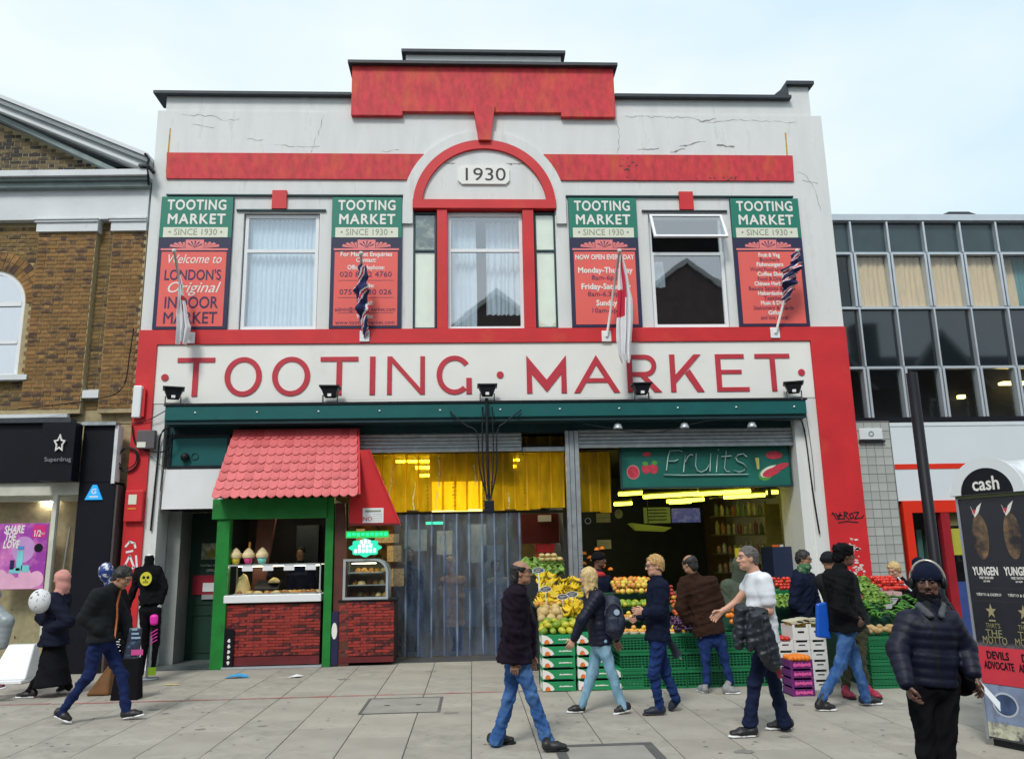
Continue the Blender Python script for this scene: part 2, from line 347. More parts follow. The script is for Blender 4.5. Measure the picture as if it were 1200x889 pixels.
# parapet
box('parapet', WL+.13, -2.19, FY+.03, FY+.33, 9.86, 10.17, CREAM, B); box('parapet', 2.79, 6.22, FY+.03, FY+.33, 9.86, 10.19, CREAM, B)
box('coping', WL-.08, -2.19, FY-.09, FY+.45, 10.17, 10.225, COPE, B); box('coping', 2.79, 6.22, FY-.09, FY+.45, 10.19, 10.25, COPE, B)
box('end_block', 6.22, 6.62, FY+.03, FY+.5, 9.86, 10.50, CREAM, B)
box('end_block_coping', 6.16, 6.70, FY-.07, FY+.6, 10.50, 10.57, COPE, B)
MB().prism([(5.86, 10.252), (6.2, 10.252), (6.2, 10.53)], FY-.02, FY+.4).build('lead_flashing', COPE, B)
# stepped red centrepiece
c = MB().box(-2.18, -1.23, FY-.10, FY+.4, 9.75, 10.77); c.box(-1.23, 1.75, FY-.10, FY+.4, 9.835, 10.77); c.box(1.75, 2.78, FY-.10, FY+.4, 9.75, 10.77)
c.build('centre_parapet', REDW, B)
box('centre_coping', -2.25, 2.85, FY-.2, FY+.5, 10.77, 10.83, COPE, B)
box('top_block', -1.18, 1.79, FY-.02, FY+.4, 10.83, 11.07, CREAM, B); box('top_coping', -1.26, 1.87, FY-.12, FY+.5, 11.07, 11.13, COPE, B)
MB().prism([(.185, 9.235), (.405, 9.235), (.50, 9.95), (.09, 9.95)], FY-.15, FY-.101+.14).build('keystone', REDW, B)
# arch
cx, cz = .285, 7.97
MB().ring(cx, cz, 1.315, 1.50, 0, math.pi, FY-.055, FY+.02, 48).build('arch_moulding', CREAM, B)
box('arch_moulding', cx-1.5, cx-1.315, FY-.055, FY+.02, 7.62, 7.97, CREAM, B); box('arch_moulding', cx+1.315, cx+1.5, FY-.055, FY+.02, 7.62, 7.97, CREAM, B)
MB().ring(cx, 7.95, 1.145, 1.313, .0, math.pi, FY-.085, FY+.01, 48, sx=1.).build('arch_band', RED, B)
box('transom_beam', -1.03, 1.60, FY-.09, FY+.12, 7.905, 8.075, RED, B)
P = [(cx+1.143*math.cos(math.pi*i/36), 7.95+1.143*math.sin(math.pi*i/36)) for i in range(37)]; P = [p for p in P if p[1] > 8.08]
MB().prism([(cx+1.13, 8.078)]+P+[(cx-1.13, 8.078)], FY-.03, FY+.01).build('tympanum', CREAM, B)
pq = [(-.20, 8.46), (-.13, 8.39), (.68, 8.39), (.75, 8.46), (.75, 8.68), (.68, 8.75), (-.13, 8.75), (-.20, 8.68)]
dp = MB().prism(pq, FY-.07, FY-.03).build('date_plaque', CREAM2, B)
text('1930', .36, mat('dark_print', (.03, .02, .025), .5), B, (.275, FY-.072, 8.565), 'plaque_numeral', fitw=.74)
# red bands and string course
MB().prism([(-5.49, 8.49), (-1.125, 8.49), (-.83, 9.0), (-5.51, 9.0)], FY-.035, FY+.01).build('red_band', REDW, B)
MB().prism([(1.695, 8.49), (6.13, 8.49), (6.15, 9.01), (1.40, 9.01)], FY-.035, FY+.01).build('red_band', REDW, B)
for a, b in ((-5.46, -1.2), (1.79, 6.08)):
    box('string_course', a, b, FY-.05, FY+.01, 8.155, 8.18, TEALD, B)
box('keystone', -3.57, -3.31, FY-.06, FY+.01, 7.90, 8.255, RED, B); box('keystone', 3.91, 4.17, FY-.06, FY+.01, 7.90, 8.255, RED, B)
box('head_moulding', -4.2, -2.6, FY-.04, FY+.01, 7.865, 7.895, TEALD, B)
box('head_moulding', 3.2, 4.8, FY-.04, FY+.01, 7.865, 7.895, COPE, B)
# drips of rust
RUST = mat('rust_stain', (.55, .32, .06), .8, .3, 9)
for x_, za, zb in ((-5.50, 8.62, 9.5), (6.06, 8.95, 9.5)): MB().prism([(x_-.018, za), (x_+.012, za), (x_+.022, zb), (x_-.006, zb)], FY-.003, FY).build('rust_streak', RUST, B)
# cracks: thin broken lines in the render
CRK = mat('crack_shadow', (.26, .25, .24), .9)
def crack(pts, w=.012):
    mb = MB(); P = []
    for (xa, za), (xb, zb) in zip(pts, pts[1:]):
        n = max(2, int(math.hypot(xb-xa, zb-za)/.07))
        for i in range(n): P.append((xa+(xb-xa)*i/n+random.uniform(-.02, .02), za+(zb-za)*i/n+random.uniform(-.022, .022)))
    P.append(pts[-1])
    for i, (p, q) in enumerate(zip(P, P[1:])):
        ww = w*random.uniform(.1, .8)
        dx, dz = q[0]-p[0], q[1]-p[1]; l = math.hypot(dx, dz) or 1; nx, nz_ = -dz/l*ww/2, dx/l*ww/2
        mb.add([(p[0]-nx, FY-.002, p[1]-nz_), (q[0]-nx, FY-.002, q[1]-nz_), (q[0]+nx, FY-.002, q[1]+nz_), (p[0]+nx, FY-.002, p[1]+nz_)], [(0, 1, 2, 3)])
    mb.build('crack', CRK, B)
crack([(-5.3, 9.78), (-4.8, 9.76), (-4.5, 9.66), (-4.25, 9.70)], .02); crack([(-5.1, 9.6), (-4.7, 9.52)]); crack([(-2.7, 9.8), (-2.75, 9.55), (-2.85, 9.25), (-2.9, 9.03)], .016)
crack([(-3.6, 9.18), (-3.0, 9.14), (-2.75, 9.16)], .014); crack([(-4.1, 9.3), (-3.8, 9.28)]); crack([(3.0, 9.82), (4.2, 9.8), (4.6, 9.7), (5.0, 9.76), (6.3, 9.72)], .014)
crack([(4.4, 9.72), (4.75, 9.78)], .05); crack([(4.0, 9.2), (4.3, 9.26), (4.5, 9.3)], .05); crack([(4.7, 9.22), (5.05, 9.2)], .06); crack([(3.2, 9.14), (3.6, 9.16)], .05)
crack([(3.8, 9.08), (4.1, 9.15)], .05); crack([(2.82, 9.72), (2.86, 9.4), (2.8, 9.05)], .014); crack([(6.2, 8.7), (6.4, 8.6), (6.55, 8.3), (6.6, 7.9)], .014); crack([(6.3, 8.5), (6.6, 8.45)], .012)
crack([(-1.6, 9.06), (-1.3, 9.1)], .012)
for (xa, xb) in ((-.9, -.25), (.7, 1.2)):
    mb = MB(); 
    for i in range(9):
        xx = xa+(xb-xa)*i/9; mb.add([(xx, FY-.032, 8.80+random.uniform(-.02, .02)), (xx+(xb-xa)/9, FY-.032, 8.80+random.uniform(-.02, .02)), (xx+(xb-xa)/9, FY-.032, 8.825), (xx, FY-.032, 8.822)], [(0, 1, 2, 3)])
    mb.build('crack', CRK, B)
# peeling patches on the right band
PEEL = mat('bare_patch', (.10, .05, .045), .9, .3, 20)
for i in range(40):
    px_ = random.choice([random.gauss(2.95, .12), random.gauss(4.9, .5), random.uniform(2.7, 5.8)]); pz = 8.5+abs(random.gauss(0, .05)) if px_ > 3.3 else random.uniform(8.5, 8.97)
    s_ = random.uniform(.012, .045); pts = [(px_+s_*random.uniform(.5, 1.3)*math.cos(k*1.05), min(8.995, max(8.493, pz+s_*.6*random.uniform(.5, 1.2)*math.sin(k*1.05)))) for k in range(6)]
    MB().prism(pts, FY-.0365, FY-.0352).build('peeled_patch', PEEL, B) if i < 26 else None

# ---- first floor windows
def window(x0, x1, z0, z1, yf, split=None, fm=UPVC, fw=.06, gm=GLASS, name='window'):
    f = frame_mb(x0, x1, z0, z1, fw, yf, yf+.07)
    if split: f.box(x0+fw, x1-fw, yf, yf+.07, split-fw/2, split+fw/2)
    f = f.build(name, fm, B)
    segs = [(z0+fw, split-fw/2), (split+fw/2, z1-fw)] if split else [(z0+fw, z1-fw)]
    for a, b in segs:
        MB().add([(x0+fw, yf+.03, a), (x1-fw, yf+.03, a), (x1-fw, yf+.03, b), (x0+fw, yf+.03, b)], [(0, 1, 2, 3)]).build('pane', gm, f)
    return f
def curtain(x0, x1, z0, z1, y, m, parent, folds=16, amp=.03, name='curtain', pull=None):
    mb = MB(); n = folds*8; rows = 8; vs = []
    for j in range(rows+1):
        t = j/rows
        for i in range(n+1):
            u = i/n; xx = x0+(x1-x0)*u
            if pull: xx += pull*(t**2)*(u-.5)*0
            vs.append((xx+.01*math.sin(u*31+t*3), y+amp*math.sin(u*folds*2*math.pi+1.5*math.sin(t*2+u*9))*(.6+.4*t), z1+(z0-z1)*t))
    fs = [(j*(n+1)+i, j*(n+1)+i+1, (j+1)*(n+1)+i+1, (j+1)*(n+1)+i) for j in range(rows) for i in range(n)]
    mb.add(vs, fs); return mb.build(name, m, parent, smooth=True)
window(-4.05, -2.73, 5.66, 7.82, FY+.06, 7.13); curtain(-4.0, -2.78, 5.7, 7.78, FY+.22, CURT, B, 15)
window(-.40, .97, 5.64, 7.86, FY+.06, 7.14); curtain(-.36, .12, 5.7, 7.8, FY+.3, CURT, B, 5)
curtain(.3, .92, 6.0, 7.8, FY+.36, CURT, B, 7, .04)
box('mullion', -.585, -.405, FY-.06, FY+.12, 5.634, 7.904, RED, B); box('mullion', .975, 1.175, FY-.06, FY+.12, 5.634, 7.904, RED, B)
BLIND = mat('cream_blind', (.85, .90, .78), .8, .05, 3, .05)
for a, b in ((-1.02, -.60), (1.19, 1.58)):
    window(a, b, 5.64, 7.86, FY+.02, 7.12, TEALD, .035, glass('plain_glass', (.96, .98, .97), .16))
    box('blind', a+.036, b-.036, FY+.053, FY+.058, 5.68, (7.09 if a < 0 else 7.83), BLIND, B)
box('dirty_panel', -.98, -.64, FY+.053, FY+.058, 7.15, 7.83, mat('grimy_glass_sheet', (.10, .15, .13), .3, .3, 6, .1, 10, col2=(.35, .4, .33), c2s=3, c2a=.5, c2b=.6), B)
# right window with the top light open
w3 = window(3.33, 4.70, 5.66, 7.10, FY+.06)
f3 = frame_mb(3.33, 4.70, 7.06, 7.84, .05, FY+.1, FY+.16).build('window', UPVC, B)
hz = 7.80; ang = rad(28)
M_ = Matrix.Rotation(-ang, 3, 'X')
mb = frame_mb(-.68, .68, -.62, 0, .045, -.02, .02); mb.v = [tuple(M_ @ Vector(p)+Vector((4.01, FY-.02, hz))) for p in mb.v]; sash = mb.build('sash', UPVC, B)
mb = MB().add([(-.635, 0, -.575), (.635, 0, -.575), (.635, 0, -.045), (-.635, 0, -.045)], [(0, 1, 2, 3)]); mb.v = [tuple(M_ @ Vector(p)+Vector((4.01, FY-.02, hz))) for p in mb.v]; mb.build('pane', GLASS, sash)
curtain(3.35, 3.62, 6.5, 7.0, FY+.3, CURT, B, 3)

# ---- red surround of the ground floor
mb = MB().box(WL, WR, FY-.06, FY+.3, 5.375, 5.632); mb.box(WL, -5.42, FY-.06, FY+.3, 0, 5.375); mb.box(6.13, WR, FY-.06, FY+.3, 0, 5.375)
mb.build('red_surround', RED, B)
box('white_pier', -5.42, -5.21, FY-.02, FY+.9, 0, 4.33, CREAM, B); box('white_pier', 5.70, 6.13, FY-.02, FY+.9, 0, 4.33, CREAM, B)
box('beam', -5.21, 5.70, FY+.12, FY+.42, 3.80, 4.33, TEALD, B)
box('pier_bead', 5.86, 5.89, FY-.045, FY-.02, 0, 4.2, CREAM2, B)
box('pier_skirting', -5.27, -5.205, FY-.06, FY+.8, 0, .32, CREAM, B)
box('fascia_beam', -5.10, 5.82, FY-.34, FY+.12, 3.99, 4.235, TEAL, B, bevel=.012)
box('fascia_cap', -5.12, 5.84, FY-.36, FY+.12, 4.235, 4.262, BLACK, B)
box('fascia_lip', -5.10, 5.82, FY-.30, FY+.11, 3.93, 3.988, TEALD, B)
for i in range(11):
    MB().lathe([(.0, 0), (.018, 0), (.012, .02), (0, .022)], (0, 0, 0), 8).build('bolt', UPVC, B, local=True).location = (-4.6+i*1.02, -.345, 4.11)
# ceiling void of the stalls, floor step, interior
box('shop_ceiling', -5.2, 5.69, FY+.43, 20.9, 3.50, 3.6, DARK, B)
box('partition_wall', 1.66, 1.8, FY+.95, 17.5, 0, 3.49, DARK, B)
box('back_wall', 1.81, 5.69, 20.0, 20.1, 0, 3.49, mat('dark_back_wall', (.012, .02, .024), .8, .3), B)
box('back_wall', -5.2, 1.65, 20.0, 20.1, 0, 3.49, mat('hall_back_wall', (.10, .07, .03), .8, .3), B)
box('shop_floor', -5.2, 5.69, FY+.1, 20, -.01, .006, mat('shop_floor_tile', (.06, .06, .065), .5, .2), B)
# vertical steel post between the two shutters
mb = MB().box(1.64, 1.70, FY+.04, FY+.16, 0, 3.80); mb.box(1.71, 1.79, FY+.06, FY+.18, 0, 3.80); mb.box(1.80, 1.87, FY+.04, FY+.16, 0, 3.80); mb.build('shutter_post', STEEL, B)
mb = MB()
for i in range(26): mb.box(1.815, 1.845, FY+.02, FY+.04, .3+i*.055, .33+i*.055)
mb.build('latch_strip', ALU, B)
# roller shutters: curved slats
def shutter(x0, x1, zt, n, yb):
    t = thing('roller_shutter', *SH, (x0, yb, zt)) ; me = None
    for i in range(n):
        z = zt-(i+1)*.068; pr = []
        for k in range(7):
            a = -math.pi/2+math.pi*k/6; pr.append((.016*math.cos(a), .034+.032*math.sin(a)))
        mb = MB(); 
        vs = [(x0, yb-.0-p[0], z+p[1]) for p in pr]+[(x1, yb-p[0], z+p[1]) for p in pr]
        mb.add(vs, [(k, k+7, k+8, k+1) for k in range(6)]); mb.build('slat', STEEL, t, smooth=True)
    box('bottom_rail', x0, x1, yb-.03, yb+.02, zt-n*.068-.06, zt-n*.068, STEEL, t)
SH = ('half raised galvanised roller shutter above the yellow strip curtain', 'roller shutter'); shutter(-2.04, .88, 3.80, 4, FY+.16)
SH = ('half raised galvanised roller shutter above the Fruits sign', 'roller shutter'); shutter(1.88, 5.69, 3.83, 4, FY+.10)
box('shutter_rail', .90, 1.63, FY+.13, FY+.18, 3.46, 3.53, STEEL, B)
# graffiti tag and torn poster remains on the right red pier
GR = mat('marker_ink', (.02, .01, .02), .5)
g_ = MB()
def stroke(mb, pts, r, y):
    for (xa, za), (xb, zb) in zip(pts, pts[1:]):
        dx, dz = xb-xa, zb-za; l = math.hypot(dx, dz) or 1e-6; nx, nz_ = -dz/l*r, dx/l*r; ex, ez = dx/l*r*.5, dz/l*r*.5
        mb.add([(xa-nx-ex, y, za-nz_-ez), (xb-nx+ex, y, zb-nz_+ez), (xb+nx+ex, y, zb+nz_+ez), (xa+nx-ex, y, za+nz_-ez)], [(0, 1, 2, 3)])
for i, ch in enumerate(['M', 'E', 'R', 'O', 'Z']):
    pass
def gpt(u, v): return (6.20+u*.5, 2.18+v*.14)
for pts in ([(0, .6), (.05, .9), (.1, .5), (.14, .1)], [(.14, .8), (.2, .4), (.2, 0)], [(.2, .5), (.32, .6)], [(.3, .9), (.24, .1), (.4, .15)], [(.27, .5), (.36, .55)], [(.42, .05), (.45, .95), (.56, .8), (.47, .5), (.6, .0)], [(.66, .1), (.62, .6), (.72, .8), (.76, .3), (.66, .1)], [(.78, .85), (.95, .9), (.8, .1), (1.05, .2), (1.12, .5)], [(.2, -.35), (.5, -.2), (.9, -.35)]):
    stroke(g_, [gpt(*p) for p in pts], .011, FY-.0635)
g_.build('graffiti', GR, B)
PAP = mat('torn_paper', (.7, .62, .6), .8, .1)
for i in range(60):
    u = abs(random.gauss(0, 1)); x_ = min(6.72, max(6.18, 6.52+random.gauss(0, .12))); z_ = random.choice([random.gauss(1.66, .13), random.uniform(.9, 1.9), random.gauss(1.35, .05)])
    s_ = random.uniform(.008, .04) if i < 45 else random.uniform(.03, .06)
    pts = [(x_+s_*random.uniform(.5, 1.3)*math.cos(k*1.05), z_+s_*.7*random.uniform(.4, 1.2)*math.sin(k*1.05)) for k in range(6)]
    MB().prism(pts, FY-.0635, FY-.0605).build('paper_remnant', PAP, B) if i < 55 else None
wm = MB()
for pts in ([(-5.68, 1.95), (-5.62, 2.03), (-5.54, 2.0), (-5.52, 1.93)], [(-5.66, 1.86), (-5.56, 1.88)], [(-5.68, 1.62), (-5.6, 1.8), (-5.52, 1.62), (-5.6, 1.55), (-5.66, 1.66)], [(-5.5, 1.8), (-5.47, 1.6)]):
    stroke(wm, pts, .016, FY-.0635)
wm.build('graffiti', UPVC, B)
# red meter cupboard, junction box, alarm strip on the left pier
box('meter_cupboard', -5.72, -5.43, FY-.14, FY-.061, 2.35, 2.86, RED, B, bevel=.01); box('notice', -5.66, -5.53, FY-.145, FY-.14, 2.63, 2.79, CREAMP, B); box('warning_strip', -5.66, -5.53, FY-.145, FY-.14, 2.55, 2.57, mat('orange_strip', (.7, .3, .02), .5), B)
jb = box('junction_box', -5.60, -5.30, FY-.17, FY-.061, 3.55, 3.86, mat('dull_grey_box', (.10, .09, .10), .6), B, bevel=.01); box('notice', -5.58, -5.44, FY-.175, FY-.171, 3.57, 3.66, CREAMP, B)
box('bulkhead_light', -5.72, -5.58, FY-.16, FY-.061, 4.08, 4.63, UPVC, B, bevel=.015); box('light_back', -5.575, -5.53, FY-.12, FY-.061, 4.1, 4.58, RED, B)
# cables
def cable(pts, r=.008, parent=B, m=BLACK, name='cable'):
    # smooth the polyline
    P = [Vector(p) for p in pts]; Q = []
    for i in range(len(P)-1):
        p0 = P[max(i-1, 0)]; p1 = P[i]; p2 = P[i+1]; p3 = P[min(i+2, len(P)-1)]
        for k in range(6):
            t = k/6; Q.append(.5*((2*p1)+(-p0+p2)*t+(2*p0-5*p1+4*p2-p3)*t*t+(-p0+3*p1-3*p2+p3)*t**3))
    Q.append(P[-1]); return MB().tube(Q, r, 6).build(name, m, parent, smooth=True)
y_ = FY-.09
cable([(-6.4, y_, 4.02), (-5.9, y_, 3.98), (-5.5, y_, 4.03), (-5.15, y_-.05, 4.2)])
cable([(-5.72, y_, 3.95), (-5.62, y_, 3.62), (-5.3, y_, 3.5), (-5.1, y_, 3.55), (-5.0, y_-.1, 3.8)], .012)
cable([(-5.5, y_, 3.55), (-5.3, y_, 3.36), (-5.17, y_, 3.25)], .006); cable([(-5.05, y_, 3.95), (-5.23, y_, 3.8), (-5.27, FY-.05, 3.3), (-5.3, FY-.05, 2.2)], .016)
cable([(-5.12, y_, 3.9), (-5.16, FY-.05, 3.3), (-5.19, FY-.05, 2.85)], .008)
cable([(-5.74+.17*math.cos(k*.55), y_, 3.38+.2*math.sin(k*.55)) for k in range(13)], .016); cable([(-5.74+.15*math.cos(k*.55), y_-.02, 3.4+.17*math.sin(k*.55)) for k in range(13)], .01)
cable([(5.72, FY-.2, 3.95), (5.86, FY-.06, 3.75), (5.90, FY-.05, 2.9), (5.93, FY-.05, 2.35), (5.96, FY-.05, 1.95)], .014)
cable([(5.92, FY-.05, 4.1), (5.96, FY-.05, 3.3), (5.95, FY-.05, 2.7)], .007, m=mat('grey_cable', (.2, .2, .2), .6))
cable([(1.9, FY-.31, 3.86), (3.1, FY-.31, 3.7), (4.2, FY-.31, 3.9), (5.6, FY-.31, 3.88)], .008)
cable([(-4.9, FY-.02, 4.33), (-3.0, FY-.025, 4.36), (0, FY-.025, 4.37), (3, FY-.025, 4.36), (5.4, FY-.02, 4.42)], .006, m=mat('grey_cable', (.2, .2, .2), .6))
cable([(-5.82, FY-.1, 5.65), (-5.85, FY-.1, 5.2), (-5.93, FY-.1, 4.6), (-6.4, FY-.1, 4.4), (-7.6, FY-.12, 4.25)], .01)
# central bracket: bundle of pipes dropping from the fascia
bk = thing('cable_bundle', 'black bundle of cables and tubes hanging in the middle of the green fascia', 'cable bundle', (.25, FY-.4, 4.2))
for pts, r in (([(.27, FY-.42, 4.3), (.27, FY-.42, 3.4), (.29, FY-.42, 2.55)], .028), ([(-.35, FY-.38, 4.08), (-.1, FY-.42, 3.85), (.1, FY-.44, 3.7), (.14, FY-.44, 3.1), (.27, FY-.44, 2.6)], .014),
               ([(.85, FY-.38, 4.1), (.6, FY-.42, 3.9), (.44, FY-.44, 3.72), (.42, FY-.44, 3.1), (.31, FY-.44, 2.6)], .014), ([(.20, FY-.42, 4.15), (.19, FY-.44, 3.3), (.25, FY-.44, 2.6)], .016), ([(.36, FY-.42, 4.15), (.37, FY-.44, 3.3), (.32, FY-.44, 2.6)], .012)):
    cable(pts, r, bk, name='tube')
box('end_box', .21, .37, FY-.48, FY-.4, 2.38, 2.58, BLACK, bk, bevel=.01)

# ---- main sign board and its letters
S = thing('market_sign', 'long white fascia board with red letters TOOTING MARKET between two storeys', 'sign', (.35, FY, 4.35))
box('board', -5.42, 6.125, FY-.03, FY+.29, 4.335, 5.37, CREAM2, S)
box('board_trim', -5.42, 6.12, FY-.062, FY-.045+.03, 5.372, 5.3735+.0, COPE, S) if False else None
zt, zb = 5.135, 4.455; sw = .095
def lx(px): return at(px, 440, FY)[0]
def letter(ch, a, b):
    a, b = lx(a), lx(b); w = b-a; m = MB(); y0, y1 = FY-.045, FY-.0305; h = zt-zb; s = sw
    if ch == 'T': m.box(a, b, y0, y1, zt-s*.85, zt); m.box((a+b)/2-s/2, (a+b)/2+s/2, y0, y1, zb, zt-s*.85)
    if ch == 'I': m.box((a+b)/2-s/2, (a+b)/2+s/2, y0, y1, zb, zt)
    if ch == 'E': m.box(a, a+s, y0, y1, zb, zt); m.box(a+s, b-.06, y0, y1, zt-s*.85, zt); m.box(a+s, b-.12, y0, y1, (zt+zb)/2-s*.2, (zt+zb)/2+s*.55); m.box(a+s, b, y0, y1, zb, zb+s*.8)
    if ch == 'O': 
        n = 48; R = w/2; rz = h/2*1.02; c0, c1 = (a+b)/2, (zt+zb)/2
        for i in range(n):
            t0, t1 = 2*math.pi*i/n, 2*math.pi*(i+1)/n
            m.prism([(c0+(R-s)*math.cos(t0), c1+(rz-s*.9)*math.sin(t0)), (c0+R*math.cos(t0), c1+rz*math.sin(t0)), (c0+R*math.cos(t1), c1+rz*math.sin(t1)), (c0+(R-s)*math.cos(t1), c1+(rz-s*.9)*math.sin(t1))], y0, y1)
    if ch == 'G':
        R = w/2*1.02; rz = h/2*1.02; c0, c1 = a+R, (zt+zb)/2; A0, A1, n = rad(38), rad(312), 40
        for i in range(n):
            t0, t1 = A0+(A1-A0)*i/n, A0+(A1-A0)*(i+1)/n
            m.prism([(c0+(R-s)*math.cos(t0), c1+(rz-s*.9)*math.sin(t0)), (c0+R*math.cos(t0), c1+rz*math.sin(t0)), (c0+R*math.cos(t1), c1+rz*math.sin(t1)), (c0+(R-s)*math.cos(t1), c1+(rz-s*.9)*math.sin(t1))], y0, y1)
        m.box(b-s, b, y0-.0008, y1, zb, zb+h*.42)
    if ch == 'N': m.box(a, a+s*.85, y0, y1, zb, zt); m.box(b-s*.85, b, y0, y1, zb, zt); m.prism([(a+s*.85, zt), (a+s*.85, zt-s*1.2), (b-s*.85, zb), (b-s*.85, zb+s*1.2)], y0, y1)
    if ch == 'M':
        c0 = (a+b)/2; m.prism([(a, zb), (a+s, zb), (a+s*.9, zt-.17), (a, zt)], y0, y1); m.prism([(b-s, zb), (b, zb), (b, zt), (b-s*.9, zt-.17)], y0, y1)
        m.prism([(a, zt-.225), (c0, zb+.02), (c0, zb+.24), (a, zt)], y0-.0006, y1); m.prism([(b, zt), (c0, zb+.24), (c0, zb+.02), (b, zt-.225)], y0-.0006, y1)
    if ch == 'A':
        c0 = (a+b)/2; k = (w/2)/h
        m.prism([(a, zb), (a+s*1.15, zb), (c0, zt-s*1.9), (c0, zt)], y0, y1); m.prism([(b, zb), (c0, zt), (c0, zt-s*1.9), (b-s*1.15, zb)], y0, y1)
        za, zc = zb+h*.27, zb+h*.27+s*.8; m.prism([(a+k*(za-zb)+s*.9, za), (b-k*(za-zb)-s*.9, za), (b-k*(zc-zb)-s*.9, zc), (a+k*(zc-zb)+s*.9, zc)], y0-.0006, y1)
    if ch == 'R':
        m.box(a, a+s, y0, y1, zb, zt); r = h*.29; c1 = zt-r; c0 = b-r-.06
        m.box(a+s, c0, y0, y1, zt-s*.85, zt); m.box(a+s, c0, y0, y1, c1-r, c1-r+s*.85)
        m.ring(c0, c1, r-s*.9, r, -math.pi/2, math.pi/2, y0, y1, 20)
        m.prism([(a+w*.40, c1-r), (a+w*.40+s*1.2, c1-r), (b+.02, zb), (b-s*1.2, zb)][::-1], y0, y1-.0005)
    if ch == 'K':
        m.box(a, a+s, y0, y1, zb, zt); k1 = (zt+zb)/2-.06
        m.prism([(a+s, k1-.12), (a+s, k1+.03), (b-s*1.35-.03, zt), (b-.03, zt)][::-1], y0, y1); m.prism([(a+s+.17, k1+.05), (a+s+.26, k1+.13), (b, zb), (b-s*1.35, zb)][::-1], y0-.0006, y1-.0005)
    m.build('letter', REDL, S)
for ch, a, b in [('T', 208, 252), ('O', 264, 307.5), ('O', 319.5, 364), ('T', 375.6, 420), ('I', 433.6, 440), ('N', 454, 498), ('G', 511.7, 552.7), ('M', 617, 663.4), ('A', 671.8, 725.4), ('R', 734.5, 773), ('K', 784.8, 823.7), ('E', 838.5, 876.3), ('T', 885, 926)]: letter(ch, a, b)
for px_ in (194.4, 586, 938.6):
    P = [(lx(px_)+.062*math.cos(k*math.pi/10), 4.79+.062*math.sin(k*math.pi/10)) for k in range(20)]; MB().prism(P, FY-.045, FY-.0305).build('letter_dot', REDL, S)

# ---- floodlights on the fascia
def flood(x, label, tilt=0.):
    t = thing('floodlight', label, 'floodlight', (x, FY-.3, 4.26), tilt, 'floodlights along the green fascia')
    mb = MB(); mb.hexa([(-.09, -.12, .10), (.09, -.12, .10), (.09, .06, .10), (-.09, .06, .10), (-.15, -.16, .26), (.15, -.16, .26), (.15, .12, .26), (-.15, .12, .26)]); mb.build('housing', BLACK, t, local=True, bevel=.01)
    box('rim', 0, 0, 0, 0, 0, 0, BLACK) if False else None
    MB().box(-.17, .17, -.18, .14, .26, .285).build('lamp_rim', BLACK, t, local=True)
    MB().box(-.03, .03, -.135, -.11, .10, .145).build('lens', UPVC, t, local=True)
    m2 = MB().box(-.13, -.11, -.03, .01, -.03, .14); m2.box(.11, .13, -.03, .01, -.03, .14); m2.box(-.13, .13, -.03, .01, -.0, .03); m2.build('bracket', mat('grey_bracket', (.12, .13, .14), .5, metal=.4), t, local=True)
for px_, lb, tl in ((203, 'black floodlight at the left end of the green fascia, turned sideways', .35), (387, 'black floodlight below the second letter T of TOOTING', .05), (571, 'black floodlight in the middle of the fascia above the cable bundle', 0), (752, 'black floodlight below the letter R of MARKET with a broken cover', -.05), (931, 'black floodlight at the right end of the green fascia, turned sideways', -.35)):
    flood(at(px_, 465, FY-.3)[0], lb, tl)
for px_ in (724, 802, 881):
    t = thing('lamp_bracket', ['small grey lamp below the green fascia over the left end of the Fruits sign', 'small grey lamp below the green fascia over the middle of the Fruits sign', 'small grey lamp below the green fascia over the right end of the Fruits sign'][(724, 802, 881).index(px_)], 'lamp', (at(px_, 498, FY-.3)[0], FY-.3, 3.8), group='small lamps under the fascia')
    MB().lathe([(.0, .05), (.05, .05), (.085, -.02), (.08, -.04), (0, -.03)], (0, 0, 0), 12).build('lamp_head', STEEL, t, smooth=True, local=True); MB().tube([(0, .15, .12), (0, .05, .12), (0, 0, .04)], .012, 6).build('arm', BLACK, t, local=True)
